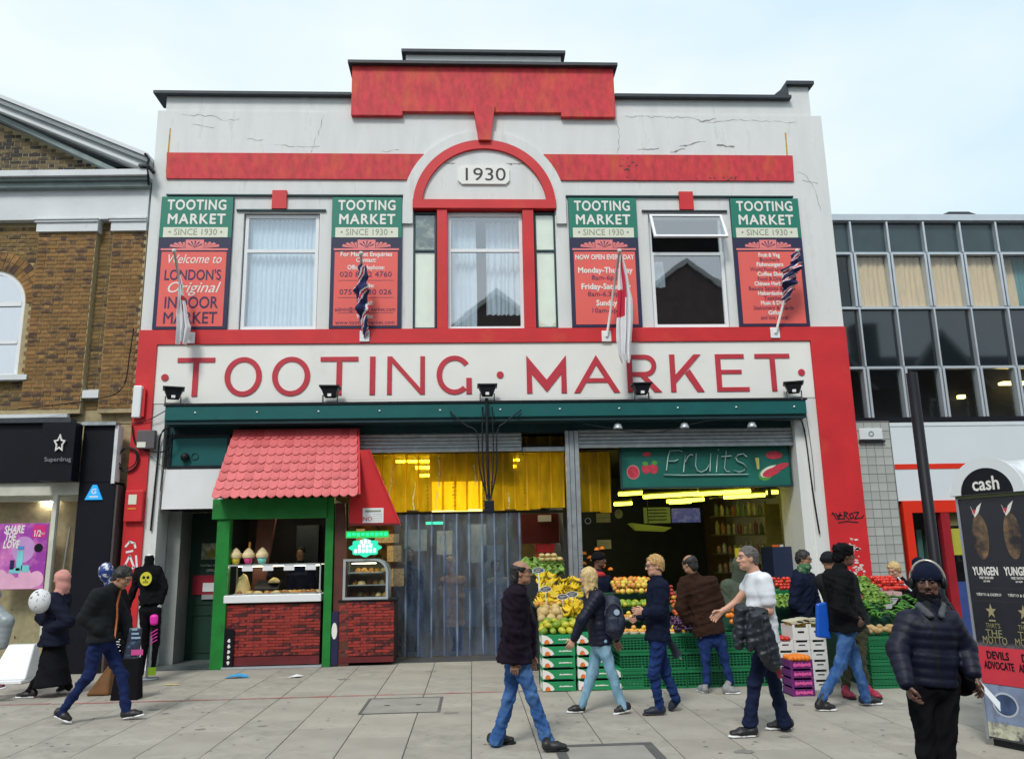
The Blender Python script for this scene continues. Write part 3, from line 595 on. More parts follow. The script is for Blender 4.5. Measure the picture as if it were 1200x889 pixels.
# ================================================================ POSTER BOARDS
WPR = mat('white_print', (.8, .78, .74), .5, .02); DPR = mat('dark_blue_print', (.03, .02, .09), .5, .02); GPR = mat('olive_print', (.25, .30, .20), .5, .02); PKP = mat('pink_print', (.80, .22, .22), .5, .02)
def poster(x0, x1, label, lines):
    z0, z1 = 5.645, 8.125; y = FY-.05; w = x1-x0; c = (x0+x1)/2
    t = thing('poster_board', label, 'sign', (c, FY, z0), group=None)
    box('board', x0, x1, y, FY-.002, z0, z1, NAVY, t)
    box('green_panel', x0+.004, x1-.004, y-.004, y-.0005, 7.34, z1-.003, GRNP, t)
    text('TOOTING', .27, WPR, t, (c, y-.006, 7.955), bold=.0075, fitw=w*.82, spacing=1.12); text('MARKET', .27, WPR, t, (c, y-.006, 7.685), bold=.0075, fitw=w*.80, spacing=1.15)
    box('date_strip', x0+.07, x1-.07, y-.008, y-.0045, 7.345, 7.535, CREAMP, t); text('• SINCE 1930 •', .17, GPR, t, (c, y-.0095, 7.44), fitw=w*.74)
    box('coral_panel', x0+.07, x1-.07, y-.004, y-.0005, z0+.05, 7.07, CORAL, t)
    # fan ornament
    box('ornament', x0+.05, x1-.05, y-.006, y-.0005, 7.10, 7.135, PKP, t)
    orn = MB(); orn.box(c-.16, c+.16, y-.006, y-.0005, 7.138, 7.30)
    for s in (-1, 1):
        for k in range(4):
            a0 = rad(8+22*k); a1 = a0+rad(15); px_, pz = c+s*.17, 7.138; r = .27-.03*k
            P = [(px_, pz), (px_+s*r*math.cos(a0), pz+.55*r*math.sin(a0)+.01), (px_+s*r*math.cos(a1), pz+.55*r*math.sin(a1)+.02)]
            orn.prism(P if s > 0 else P[::-1], y-.006, y-.0005)
    orn.build('ornament', PKP, t)
    o2 = MB()
    for k in range(5):
        a0 = rad(30+28*k)-.08; a1 = a0+.16; o2.prism([(c, 7.15), (c+.15*math.cos(a0), 7.15+.13*math.sin(a0)), (c+.15*math.cos(a1), 7.15+.13*math.sin(a1))], y-.009, y-.0065)
    o2.build('ornament_rays', DPR, t)
    for s, sz, z, m, kw in lines: text(s, sz, m, t, (c, y-.006, z), **kw)
    return t
def F(w): return dict(fitw=w)
poster(-5.53, -4.255, 'first poster board from the left, reading Welcome to London\'s Original Indoor Market', [('Welcome to', .24, 6.93, WPR, dict(fitw=.93, shear=.3)), ("LONDON'S", .27, 6.63, DPR, dict(fitw=.98, bold=.003)), ('Original', .28, 6.40, WPR, dict(fitw=.92, shear=.35)), ('INDOOR', .30, 6.12, DPR, dict(fitw=.92, bold=.003)), ('MARKET', .30, 5.84, DPR, dict(fitw=.92, bold=.003))])
def rule(t, c, z, w=.98): box('rule', c-w/2, c+w/2, FY-.0556, FY-.0545, z-.004, z+.004, DPR, t)
t = poster(-2.485, -1.22, 'poster board with market contact telephone numbers, left of the arched window', [('For Market Enquiries', .12, 7.02, WPR, dict(fitw=.92, bold=.003)), ('Contact:', .12, 6.91, WPR, dict(fitw=.36, bold=.003)), ('Office Telephone:', .12, 6.77, WPR, dict(fitw=.66, bold=.003)), ('020 8672 4760', .14, 6.64, DPR, F(.92)), ('Mobile:', .11, 6.43, WPR, dict(fitw=.3, bold=.003)), ('07590 730 026', .14, 6.31, DPR, F(.92)), ('E-mail:', .11, 6.11, WPR, dict(fitw=.28, bold=.003)), ('admin@tootingmarket.com', .1, 5.99, DPR, F(1.06)), ('Website:', .11, 5.86, WPR, dict(fitw=.3, bold=.003)), ('www.tootingmarket.com', .1, 5.75, DPR, F(1.04))])
for z in (6.53, 6.21, 5.925): rule(t, -1.85, z)
poster(1.825, 3.09, 'poster board with opening hours for every day, right of the arched window', [('NOW OPEN EVERY DAY', .13, 6.96, WPR, dict(fitw=1.08, bold=.004)), ('Monday-Thursday', .15, 6.71, WPR, dict(fitw=1.0, bold=.005)), ('8am-6pm', .13, 6.57, DPR, F(.5)), ('Friday-Saturday', .15, 6.40, WPR, dict(fitw=.9, bold=.005)), ('8am-6.30pm', .13, 6.26, DPR, F(.66)), ('Sunday', .15, 6.09, WPR, dict(fitw=.38, bold=.005)), ('10am-5pm', .13, 5.95, DPR, F(.54))])
names = ['Fruit & Veg', 'Butchers', 'Fishmongers', 'World Food Grocers', 'Coffee Shop', 'Food & Drink', 'Chinese Herbalist', 'Beauty Salons & Nails', 'Haberdashery', 'Textiles', 'Music & DVD', 'Stationery & Cards', 'Gifts', 'and lots more!']
wd = [.4, .36, .5, .75, .5, .5, .64, .86, .54, .33, .46, .74, .22, .5]
poster(4.86, 6.16, 'rightmost poster board listing market trades from Fruit & Veg down', [(n, .11, 7.0-.092*i, WPR if i % 2 == 0 else DPR, dict(fitw=wd[i], bold=.004 if i % 2 == 0 else .0)) for i, n in enumerate(names)])

# ================================================================ FLAGS
FW_ = mat('flag_white', (.72, .72, .74), .8, .05, 5, .1); FR = mat('flag_red', (.55, .02, .06), .8, .08, 5, .1); FB = mat('flag_blue', (.012, .015, .09), .8, .1, 5, .1); POLE = mat('pole_white', (.6, .6, .58), .4, .05, 5, .02)
def flag(px0, px1, kind, label, Yt=-.55):
    """px0: bracket pixel, px1: tip pixel"""
    a = at(*px0, FY-.10); b = at(*px1, FY+Yt); A, Bv = Vector(a), Vector(b); t = thing('flag', label, 'flag', tuple(at(*px0, FY)))
    w = .085; MB().box(a[0]-w, a[0]+w, FY-.085, FY-.061, a[2]-.09, a[2]+.11).build('bracket', UPVC, t, bevel=.01)
    MB().tube([A, Bv], .022, 8).build('pole', POLE, t, smooth=True); 
    s = MB(); s.lathe([(0, -.04), (.03, -.03), (.04, 0), (.03, .03), (0, .04)], b, 10).build('finial', POLE, t, smooth=True)
    s = MB(); D = Bv-A
    if kind[0] == 'george':   # cloth hanging limp from the pole: outline by rows, folded in depth
        rows = kind[1]; Yc = kind[2]; nu, nv = 44, 40; vs = []; mi = []; fs = []
        for j in range(nv+1):
            v = j/nv; q = v*(len(rows)-1); k = min(int(q), len(rows)-2); f = q-k; r0, r1 = rows[k], rows[k+1]
            yy = r0[0]+(r1[0]-r0[0])*f; xl = r0[1]+(r1[1]-r0[1])*f; xr = r0[2]+(r1[2]-r0[2])*f
            for i in range(nu+1):
                u = i/nu; uu = u+.05*math.sin(u*12.5+v*2); P_ = at(xl+(xr-xl)*uu+.4*math.sin(v*17+u*5), yy+(1.8*math.sin(u*9)*v), Yc-.0*v)
                vs.append((P_[0], P_[1]+.05*math.sin(u*19+v*1.5)*(.3+.7*v), P_[2]))
        for j in range(nv):
            for i in range(nu):
                fs.append((j*(nu+1)+i, j*(nu+1)+i+1, (j+1)*(nu+1)+i+1, (j+1)*(nu+1)+i)); u, v = (i+.5)/nu, (j+.5)/nv
                mi.append(1 if kind[3](u, v) else 0)
        s.add(vs, fs); s.m = mi
        o = s.build('cloth', [FW_, FR], t, smooth=True)
    else:                    # wrapped round the pole: bulging twisted roll
        u0, u1, r0, sg, lag = kind[1:]; nu, nv = 40, 90; vs = []; mi = []; fs = []
        for j in range(nv+1):
            v = j/nv; p = A+D*(u1+(u0-u1)*v); 
            if lag: p = p+Vector((0, 0, 0))
            r = r0*(.35+1.1*math.sin(math.pi*min(1, v*.85+.12))**1.2)*(1+.22*math.sin(v*23)+.15*math.sin(v*41+1))
            for i in range(nu):
                th = 2*math.pi*i/nu; rr = r*(1+.25*math.sin(3*th+v*14)+.12*math.sin(5*th-v*20))
                vs.append((p.x+rr*math.cos(th)+sg*.02*math.sin(v*9), p.y-.0+rr*.8*math.sin(th), p.z-.04*v))
        for j in range(nv):
            for i in range(nu):
                fs.append((j*nu+i, j*nu+(i+1) % nu, (j+1)*nu+(i+1) % nu, (j+1)*nu+i)); q = (i/nu*2+j/nv*(3.2 if lag == 0 else 4.5)+.05*math.sin(j*.4)) % 1
                mi.append(2 if q < .62 else (0 if q < .74 or q > .9 else 1))
        fs += [tuple(range(nu)), tuple(range((nv+1)*nu-1, nv*nu-1, -1))]; mi += [2, 2]
        s.add(vs, fs); s.m = mi; s.build('cloth', [FW_, FR, FB], t, smooth=True)
    so_ = t.children[-1].modifiers.new('thickness', 'SOLIDIFY') if kind[0] == 'george' else None
    if so_: so_.thickness = .004
    return t
flag((222, 396), (204, 294), ('george', [(322, 208, 212), (335, 209, 214), (350, 208, 216), (365, 206, 218), (382, 205, 222), (402, 206, 217)], FY-.42, lambda u, v: .62 < u < .78 and v < .6 or .35 < v < .43 and u > .5), 'white flag with red hanging limp over the Welcome poster, leftmost of the flags')
flag((427, 394), (423, 297), ('union', .02, .86, .066, 1, 0), 'blue red and white union flag rolled tight round its pole over the telephone poster')
flag((711, 394), (726, 294), ('george', [(297, 726, 729), (312, 725, 733), (330, 724, 737), (350, 723, 741), (375, 722, 741), (398, 722, 740), (415, 724, 739), (424, 729, 738)], FY-.60, lambda u, v: .42 < u < .62 and v < .42 or .36 < v < .56 and u < .5), 'white flag with red cross hanging from its pole over the opening hours poster', -.6)
flag((909, 390), (934, 294), ('union', .40, .97, .085, 1, 1), 'union flag furled on the upper half of its pole over the rightmost poster')

# ================================================================ LEFT BRICK BUILDING
BR = thing('brick_building', 'yellow stock brick building with white pediment and arched window at the left edge', 'building', (-5.76, FY+.02, 0), rad(-2.0)); ORG[BR.name] = None
L = dict(local=True)
BRK = mat('stock_brick', (.23, .145, .05), .85, .25, 9, .4, 60, col2=(.06, .042, .03), c2s=5, c2a=.52, c2b=.66, rand=.38)
BRKO = mat('orange_brick', (.28, .15, .048), .85, .2, 9, .4, 60, col2=(.075, .045, .03), c2s=3, c2a=.52, c2b=.68, rand=.35)
BRKG = mat('gable_brick', (.20, .15, .075), .85, .25, 9, .4, 60, col2=(.035, .03, .03), c2s=3, c2a=.42, c2b=.56, rand=.35)
MORT = mat('mortar', (.40, .33, .19), .95, .15, 12, .4)
STONE = mat('painted_stone', (.66, .69, .71), .65, .06, 2, .15, 30, col2=(.35, .37, .37), c2s=2.5, c2a=.6, c2b=.8)
STONEG = mat('grey_moulding', (.22, .27, .27), .7, .15, 5, .2, 30)
def p_(*a, **k): return box(*a[:7], a[7], BR, **k)
def lb(name, x0, x1, y0, y1, z0, z1, m, **k): return MB().box(x0, x1, y0, y1, z0, z1).build(name, m, BR, local=True, **k)
AX, AZ, AR = -2.74, 6.22, .62     # arched window, centre x, spring height, radius
# backing wall with the window opening (arched) cut as stepped cells
mbk = wall_holes(-3.6, 0, 0, 7.72, [(AX-AR, AX+AR, 4.85, AZ+AR*.98)], .13, .25); mbk.build('wall', MORT, BR, local=True)
lb('gable_backing', -6.2, -.05, .16, .4, 8.55, 8.56, MORT) if False else None
MB().prism([(-6.3, 8.57), (-.3, 8.57), (-3.3, 9.86)], .14, .3).build('gable_wall', MORT, BR, local=True)
# bricks ---------------------------------------------------------
bm_cache = {}
def brick_mesh(w, h, d, m):
    k = (round(w, 3), round(h, 3), m.name)
    if k not in bm_cache:
        mb = MB(); a, b, e = w/2, h/2, .004
        mb.hexa([(-a, -.014, -b), (a, -.014, -b), (a, 0, -b), (-a, 0, -b), (-a, -.014, b), (a, -.014, b), (a, 0, b), (-a, 0, b)]); bm_cache[k] = mb.mesh('brick', m)
    return bm_cache[k]
bricks = []
def lay(x0, x1, z0, z1, yf, m, skip=None, seed=0, head=False):
    r = random.Random(seed); z = z0; row = 0
    while z+.06 < z1:
        x = x0; i = row % 2; first = True
        while x < x1-.03:
            w = .215 if (i % 2 == 0) else .1025     # flemish bond
            if first and row % 2: w = .155
            first = False
            w = min(w, x1-x)
            cx_, cz_ = x+w/2, z+.0325
            if w > .04 and not (skip and skip(cx_, cz_, w)): bricks.append((cx_, cz_, w-.006, yf+r.uniform(-.003, .003), m, r))
            x += w+.009; i += 1
        z += .0745; row += 1
def sk_arch(x, z, w): 
    if z < AZ: return abs(x-AX) < AR+.02+w/2 and z > 4.82 or (abs(x-AX) < AR+.28+w*.3 and 4.80 < z < 4.96)
    return math.hypot(x-AX, z-AZ) < AR+.36
lay(-3.55, -1.93, 4.30, 7.70, .122, BRK, sk_arch, 1)
lay(-1.93, -.92, 4.28, 7.49, -.0, BRKO, None, 2)         # pilaster
lay(-.90, -.62, 4.28, 7.70, .122, BRK, lambda x, z, w: 4.46 < z < 4.62, 3)
lay(-.61, -.02, 4.28, 7.49, -.0, BRKO, None, 4)
lb('pilaster_core', -1.935, -.915, .009, .135, 4.2, 7.5, MORT); lb('pilaster_core', -.615, -.012, .009, .135, 4.2, 7.5, MORT)
gx = lambda z: (z-8.57)
lay(-3.7, -.35, 8.60, 9.95, .135, BRKG, lambda x, z, w: x+w/2 > -.42-(z-8.57)*2.33, 5)
vis = lambda b: b[0] > -2.75
bricks.sort(key=lambda b: (-b[2]*(1 if vis(b) else .01)))
for (x, z, w, y, m, r) in bricks[:285]: mesh_obj('brick', brick_mesh(w, .062, .01, m), BR, (x, y+.012, z), (0, 0, r.uniform(-.004, .004)))
for mm in (BRK, BRKO, BRKG):
    mb = MB()
    for (x, z, w, y, m, r) in bricks[285:]:
        if m is mm: mb.box(x-w/2, x+w/2, y-.002, y+.012, z-.031, z+.031)
    if mb.v: mb.build('brick', mm, BR, local=True, kind='stuff')
# brick arch voussoirs round the window
mb = MB(); n = 26
for ring in range(2):
    r0 = AR+.02+ring*.17
    for i in range(n):
        a0, a1 = math.pi*i/n+.006, math.pi*(i+1)/n-.006
        mb.prism([(AX+r0*math.cos(a0), AZ+r0*math.sin(a0)), (AX+(r0+.16)*math.cos(a0), AZ+(r0+.16)*math.sin(a0)), (AX+(r0+.16)*math.cos(a1), AZ+(r0+.16)*math.sin(a1)), (AX+r0*math.cos(a1), AZ+r0*math.sin(a1))], .112, .135)
mb.build('arch_brick', BRKO, BR, local=True, kind='stuff')
# the corner fill between square opening and the arch
P = [(AX+AR*math.cos(math.pi*i/24), AZ+AR*math.sin(math.pi*i/24)) for i in range(25)]
mb = MB()
for i in range(24): mb.prism([P[i+1], P[i], (P[i][0], AZ+AR+.02), (P[i+1][0], AZ+AR+.02)][::-1], .129, .2)
mb.build('arch_fill', MORT, BR, local=True)
fr = MB(); fr.ring(AX, AZ, AR-.07, AR, 0, math.pi, .15, .22, 24); fr.box(AX-AR, AX-AR+.07, .15, .22, 4.87, AZ); fr.box(AX+AR-.07, AX+AR, .15, .22, 4.87, AZ); fr.box(AX-AR+.07, AX+AR-.07, .14, .22, AZ-.05, AZ+.03); fr.box(AX-AR+.07, AX+AR-.07, .14, .22, 4.87, 4.94); fr.box(AX-AR+.07, AX+AR-.07, .14, .21, 5.48, 5.54); fr.box(AX-.03, AX+.03, .145, .215, 4.94, AZ-.05)
fr = fr.build('window', UPVC, BR, local=True)
MB().prism([(AX-AR+.05, 4.9), (AX+AR-.05, 4.9), (AX+AR-.05, AZ)]+[(AX+(AR-.05)*math.cos(math.pi*i/20), AZ+(AR-.05)*math.sin(math.pi*i/20)) for i in range(1, 20)]+[(AX-AR+.05, AZ)], .18, .184).build('pane', glass('sky_reflecting_glass', (.5, .6, .66), .62), fr, local=True)
lb('window_sill', AX-AR-.1, AX+AR+.25, -.02, .14, 4.80, 4.89, STONE); lb('sill_block', -.90, -.625, .0, .13, 4.465, 4.60, STONE); lb('sill_block', -3.0, -1.1, -.04, .05, 4.13, 4.19, STONE)
# frieze, capitals, cornice and raking pediment
lb('frieze', -3.9, -.02, -.02, .3, 7.73, 8.30, STONE)
for a, b in ((-1.99, -.86), (-.67, 0.0)):
    lb('capital', a+.03, b-.015, -.05, -.021+.15, 7.49, 7.66, STONE); lb('capital', a, b-.01, -.08, -.02+.15, 7.661, 7.70, STONE); lb('capital', a-.02, b-.005, -.1, .13, 7.701, 7.728, STONE)
lb('cornice', -6.5, .0, -.14, .13, 8.301, 8.40, STONEG); lb('cornice', -6.5, .02, -.20, .13, 8.401, 8.46, STONEG); lb('cornice', -6.5, .03, -.27, .13, 8.461, 8.57, STONE)
def rake(d0, d1, y0, m, name='raking_cornice', s=-.02):
    k = .43; nx, nz_ = .395, .92   # along slope up to the left
    xa, za = .03, 8.60; xb = -3.3; zb_ = za+(xa-xb)*k
    P = [(xa+s-d0*.0, za+d0), (xa+s, za+d1), (xb, zb_+d1), (xb, zb_+d0)]
    MB().prism(P[::-1] if False else [P[0], P[1], P[2], P[3]], y0, .14).build(name, m, BR, local=True)
rake(-.115, -.02, -.06, STONEG, s=-.45); rake(-.02, .10, -.20, STONE); rake(.10, .20, -.26, STONEG); rake(.20, .27, -.30, STONE)
for k in range(3): rake(.115+.028*k, .122+.028*k, -.27, STONE)
lb('broken_lead', -.12, .06, -.32, .0, 8.60, 8.64, COPE)
cable([(0, -.3, 8.9), (.05, -.32, 8.75), (.02, -.3, 8.55), (.06, -.28, 8.4), (.0, -.1, 8.2)], .02, BR) if False else None
mbp = MB(); mbp.tube([(-.02, -.31, 8.84), (.07, -.33, 8.72), (.03, -.3, 8.6), (.06, -.29, 8.42), (.0, -.12, 8.33)], .022, 6); mbp.build('broken_gutter', BLACK, BR, local=True, smooth=True)
MB().prism([(-6.4, 8.9), (-.2, 8.9), (-3.3, 10.1)], .3, 6.0).build('roof', COPE, BR, local=True)
lb('rear_wall', -6.4, -.05, .42, 6.0, 0, 8.55, mat('plain_brick', (.25, .18, .12), .9))

# ================================================================ LEFT SHOP FRONT (black fascia)
SF = thing('black_shop', 'black fascia shop with star logo and lit cream display window below the brick building', 'shop', (-6.9, FY-.2, 0))
BF = mat('black_fascia', (.005, .005, .010), .5, .2, 3, .02, spec=.25); YS = FY-.2
box('fascia', -9.6, -6.62, YS-.04, YS+.2, 3.01, 3.98, BF, SF); box('fascia', -6.0+.02-.46, -5.93, YS-.03, YS+.2, 3.0, 3.93, BF, SF)
MB().hexa([(-6.95, YS-.35, 3.0), (-6.45, YS-.3, 3.0), (-6.45, YS-.05, 3.0), (-6.95, YS-.05, 3.0), (-6.95, YS-.35, 3.95), (-6.45, YS-.3, 3.95), (-6.45, YS-.05, 3.95), (-6.95, YS-.05, 3.95)]).build('sign_box', BF, SF) 
box('fascia_edge', -5.925, -5.87, YS-.05, YS+.15, 2.97, 3.93, STONE, SF)
box('roller_box', -9.6, -6.63, YS-.12, YS+.1, 3.984, 4.06, COPE, SF); box('roller_box', -6.46, -5.9, YS-.10, YS+.1, 3.934, 3.99, STEEL, SF)
# star logo
st = MB(); cx_, cz_ = -6.66, 3.60
def star(R, r, n=5): return [(cx_+(R if k % 2 == 0 else r)*math.cos(math.pi/2+k*math.pi/n)*.8, cz_+(R*1.25 if k % 2 == 0 else r*1.15)*math.sin(math.pi/2+k*math.pi/n)) for k in range(2*n)]
O_, I_ = star(.125, .07), star(.085, .045)
for k in range(10): st.prism([I_[k], O_[k], O_[(k+1) % 10], I_[(k+1) % 10]], YS-.355, YS-.33)
st.build('star_logo', WPR, SF); text('Superdrug', .10, mat('grey_print', (.25, .26, .3), .5), SF, (-6.66, YS-.352, 3.34), fitw=.42, shear=-.1)
CRM = mat('cream_soffit', (.78, .77, .68), .6, .03, 2, .02)
box('window_head', -9.6, -6.44, YS+.02, YS+.2, 2.80, 3.005, mat('grey_cream_panel', (.6, .6, .52), .5), SF)
box('soffit', -9.6, -6.44, YS+.2, YS+1.6, 2.72, 2.80, CRM, SF); box('rear_panel', -9.6, -6.44, YS+1.6, YS+1.7, 0, 2.8, CRM, SF)
box('inner_panel', -9.6, -6.44, YS+.5, YS+.55, 2.25, 2.72, CRM, SF)
box('spotlight', -8.4, -8.1, YS+.7, YS+.9, 2.70, 2.718, glow('warm_lamp', (1, .93, .8), 60), SF); box('spotlight', -7.2, -6.98, YS+.35, YS+.45, 2.70, 2.718, glow('warm_lamp', (1, .93, .8), 60), SF)
box('black_pier', -6.44, -5.86, YS-.02, YS+.4, 0, 3.0, BF, SF)
box('pier_edge', -5.86, -5.82, YS, YS+.3, 0, 2.95, mat('dark_rust_edge', (.07, .06, .06), .7), SF)
box('window_mullion', -6.86, -6.79, YS+.02, YS+.12, .55, 2.8, mat('grey_cream_panel', (.6, .6, .52), .5), SF)
box('window_base', -9.6, -6.44, YS+.0, YS+.2, 0, .12, STONE, SF)
MB().add([(-9.6, YS+.08, .12), (-6.44, YS+.08, .12), (-6.44, YS+.08, 2.8), (-9.6, YS+.08, 2.8)], [(0, 1, 2, 3)]).build('pane', GLASSB, SF)
wtri = thing('window_sign', 'glowing blue triangular sign on the black pier of the left shop', 'sign', (-6.18, YS-.04, 2.75))
MB().prism([(-6.32, 2.71), (-6.04, 2.71), (-6.15, 2.95), (-6.21, 2.95)], YS-.05, YS-.022).build('panel', mat('blue_sign', (.02, .25, .6), .3, emit=(.02, .3, .8), es=.6), wtri); text('G', .12, WPR, wtri, (-6.18, YS-.052, 2.84), bold=.004); box('white_line', -6.25, -6.11, YS-.053, YS-.051, 2.745, 2.77, WPR, wtri)
# window poster
wp = thing('window_poster', 'purple and pink cosmetics poster SHARE THE LOVE in the left shop window', 'poster', (-7.8, YS+.04, 1.1)); y = YS+.055
x0, x1 = at(-12, 700, y)[0], at(54, 650, y)[0]; z1, z0 = at(25, 613, y)[2], at(25, 690, y)[2]
PUR = mat('purple_print', (.35, .05, .40), .4, .1, 2, 0, col2=(.75, .25, .55), c2s=1.5, c2a=.45, c2b=.6)
box('sheet', x0, x1, y, y+.012, z0, z1, PUR, wp)
PK2 = mat('pink_cloud_print', (.78, .42, .60), .4, .1, 4, 0)
w_ = x1-x0; h_ = z1-z0
for (u, v, r) in ((.3, .10, .14), (.5, .06, .12), (.7, .11, .14), (.85, .15, .12), (.15, .18, .12), (.62, .22, .1)):
    MB().prism([(min(x1-.005, max(x0+.005, x0+u*w_+r*w_*1.2*math.cos(k*math.pi/9))), max(z0+.005, z0+v*h_+r*h_*math.sin(k*math.pi/9))) for k in range(18)], y-.003-.0002*u, y-.001).build('cloud_print', PK2, wp)
MB().prism([(x0+.55*w_+.22*w_*math.cos(k*math.pi/12), z0+.6*h_+.2*h_*math.sin(k*math.pi/12)) for k in range(24)], y-.0018, y-.0006).build('circle_print', mat('violet_print', (.55, .3, .62), .4), wp)
for u, v, ww, hh, mm in ((.5, .28, .12, .30, 'aqua'), (.36, .30, .08, .14, 'navy'), (.62, .26, .16, .1, 'aqua'), (.42, .24, .2, .08, 'aqua'), (.5, .60, .12, .05, 'blue')):
    col = {'aqua': (.2, .6, .65), 'navy': (.02, .03, .12), 'blue': (.05, .3, .6)}[mm]; box('product_print', x0+(u-ww/2)*w_, x0+(u+ww/2)*w_, y-.006, y-.0035, z0+v*h_, z0+(v+hh)*h_, mat(mm+'_print', col, .4), wp)
box('badge', x1-.3*w_, x1-.05*w_, y-.003, y-.001, z0+.78*h_, z0+.97*h_, mat('magenta_print', (.7, .03, .22), .4), wp)
text('SHARE', .17, WPR, wp, (x0+.33*w_, y-.002, z1-.10), fitw=.40*w_, bold=.006, shear=.15); text('THE', .17, WPR, wp, (x0+.27*w_, y-.002, z1-.22), fitw=.22*w_, bold=.006, shear=.15); text('LOVE', .17, WPR, wp, (x0+.30*w_, y-.002, z1-.34), fitw=.32*w_, bold=.006, shear=.15)
text('1/2', .14, WPR, wp, (x1-.21*w_, y-.005, z1-.17), bold=.004, fitw=.13*w_); text('PRICE', .05, WPR, wp, (x1-.10*w_, y-.005, z1-.17), fitw=.08*w_)
MB().prism([(x1-.16*w_+.07*math.cos(k*math.pi/8), z0+.62*h_+.07*math.sin(k*math.pi/8)) for k in range(16)], y-.004, y-.002).build('badge', BF, wp)
# goods behind the shop glass and the white board leaning outside
gs = thing('display_shelf', 'white ladder shelf with goods behind the left shop window', 'shelf', (-6.7, YS+.5, 0))
for k in range(5): box('shelf_board', -6.92, -6.5, YS+.42, YS+.6, .9+k*.36, .92+k*.36, mat('tan_wood', (.35, .2, .06), .6), gs)
MB().tube([(-6.85, YS+.4, .2), (-6.72, YS+.4, 2.3)], .02).build('rail', WHITE, gs)
for k in range(16):
    cc = random.choice([(.05, .12, .06), (.3, .3, .3), (.08, .05, .05), (.4, .25, .1)]); xx = -6.9+.1*(k % 4); zz = .93+.36*(k//4); box('pot', xx, xx+.07, YS+.45, YS+.52, zz, zz+random.uniform(.12, .25), mat('goods%d' % int(cc[0]*100), cc, .5), gs)
green = MB()
for k in range(260):
    c = (random.uniform(-8.4, -6.5), YS+random.uniform(.4, 1.2), random.uniform(.2, 1.05)); a = random.uniform(0, 6.28); r = random.uniform(.03, .09)
    green.add([(c[0]-r*math.cos(a), c[1]-r*math.sin(a), c[2]), (c[0], c[1], c[2]-r*.5), (c[0]+r*math.cos(a), c[1]+r*math.sin(a), c[2]+r*.3), (c[0], c[1], c[2]+r*.6)], [(0, 1, 2, 3)])
green.build('window_display', mat('mixed_green', (.06, .14, .05), .6, .6, 9, col2=(.2, .1, .1), c2s=4, rand=.6), label='mass of green goods low behind the left shop window glass', cat='display', kind='stuff')
lbd = thing('sign_base', 'white moulded pavement sign base standing in front of the left shop window', 'sign', (-6.9, YS-.6, 0))
xa, xb = at(2, 760, YS-.6)[0], at(45, 760, YS-.6)[0]
MB().hexa([(xa, YS-.9, .05), (xb, YS-.9, .05), (xb, YS-.4, .05), (xa, YS-.4, .05), (xa+.1, YS-.62, .52), (xb-.05, YS-.62, .52), (xb-.05, YS-.5, .52), (xa+.1, YS-.5, .52)]).build('board', UPVC, lbd, bevel=.02); box('foot', xa-.1, xb, YS-1.0, YS-.35, 0, .05, UPVC, lbd, bevel=.01)

# ================================================================ RIGHT BUILDING
RB = thing('office_building', 'dark glazed office building with aluminium mullions above a white shop fascia on the right', 'building', (8.7, FY+.3, 0))
YR = FY+.30; X0, X1 = 6.62, 13.6
def fx(px_, py=370): return at(px_, py, YR)[0]
def fz(py, px_=1090): return at(px_, py, YR)[2]
zr = [fz(p) for p in (256, 262, 297, 300.5, 359.5, 363.5, 429.5, 433, 489, 494)]
box('roof_edge', X0, X1, YR-.12, YR+.4, fz(261), fz(254), ALU, RB); box('wall', X0, X1, YR+.6, YR+.7, 0, fz(258), DARK, RB); box('roof_deck', X0, X1, YR+.5, YR+6, fz(262), fz(259), COPE, RB)
PANB = mat('slate_spandrel', (.035, .065, .075), .18, .2, 1.5, .0, spec=.6)
mx_top = [950, 995, 1037.5, 1080, 1122, 1164.5, 1207, 1250]  # photo x of mullions at y 280
cols = [at(p, 280, YR)[0] for p in mx_top]; dxm = (cols[6]-cols[1])/5; cols = [cols[1]+(k-1)*dxm for k in range(0, 8)]; cols[0] = max(cols[0], 6.75)
rows = [(fz(297.5), fz(262), 'p'), (fz(360), fz(299.5), 'c'), (fz(430), fz(363), 'd'), (fz(489.5), fz(432.5), 'v')]
CB = mat('beige_curtain', (.70, .56, .38), .8, .08, 5, .2, 40, stretch=(8, 1, 1)); CG = mat('teal_curtain', (.12, .30, .32), .8, .1, 5, .1)
for (za, zb_, kd) in rows:
    box('transom', X0, X1, YR-.07, YR+.06, zb_, zb_+(.045), ALU, RB)
    for i in range(len(cols)-1):
        a, b = cols[i], cols[i+1]
        if kd == 'p': box('spandrel_panel', a+.02, b-.02, YR, YR+.02, za+.01, zb_, PANB, RB)
        elif kd == 'd': box('pane', a+.02, b-.02, YR, YR+.02, za+.01, zb_, DARKG, RB)
        else:
            p = MB().add([(a+.05, YR+.01, za+.01), (b-.05, YR+.01, za+.01), (b-.05, YR+.01, zb_), (a+.05, YR+.01, zb_)], [(0, 1, 2, 3)]).build('pane', glass('office_glass', (.93, .95, .94), .06), RB)
            if kd == 'c':
                if i in (1, 2, 3, 4): curtain(a+.06, b-.05, za+.02, zb_-.01, YR+.08, CB, RB, 5, .02)
                else: curtain(a+.06, b-.3, za+.02, zb_-.01, YR+.2, CG if i == 0 else CB, RB, 3, .02)
                if i == 5: curtain(b-.3, b-.05, za+.02, zb_-.01, YR+.2, CG, RB, 3, .02)
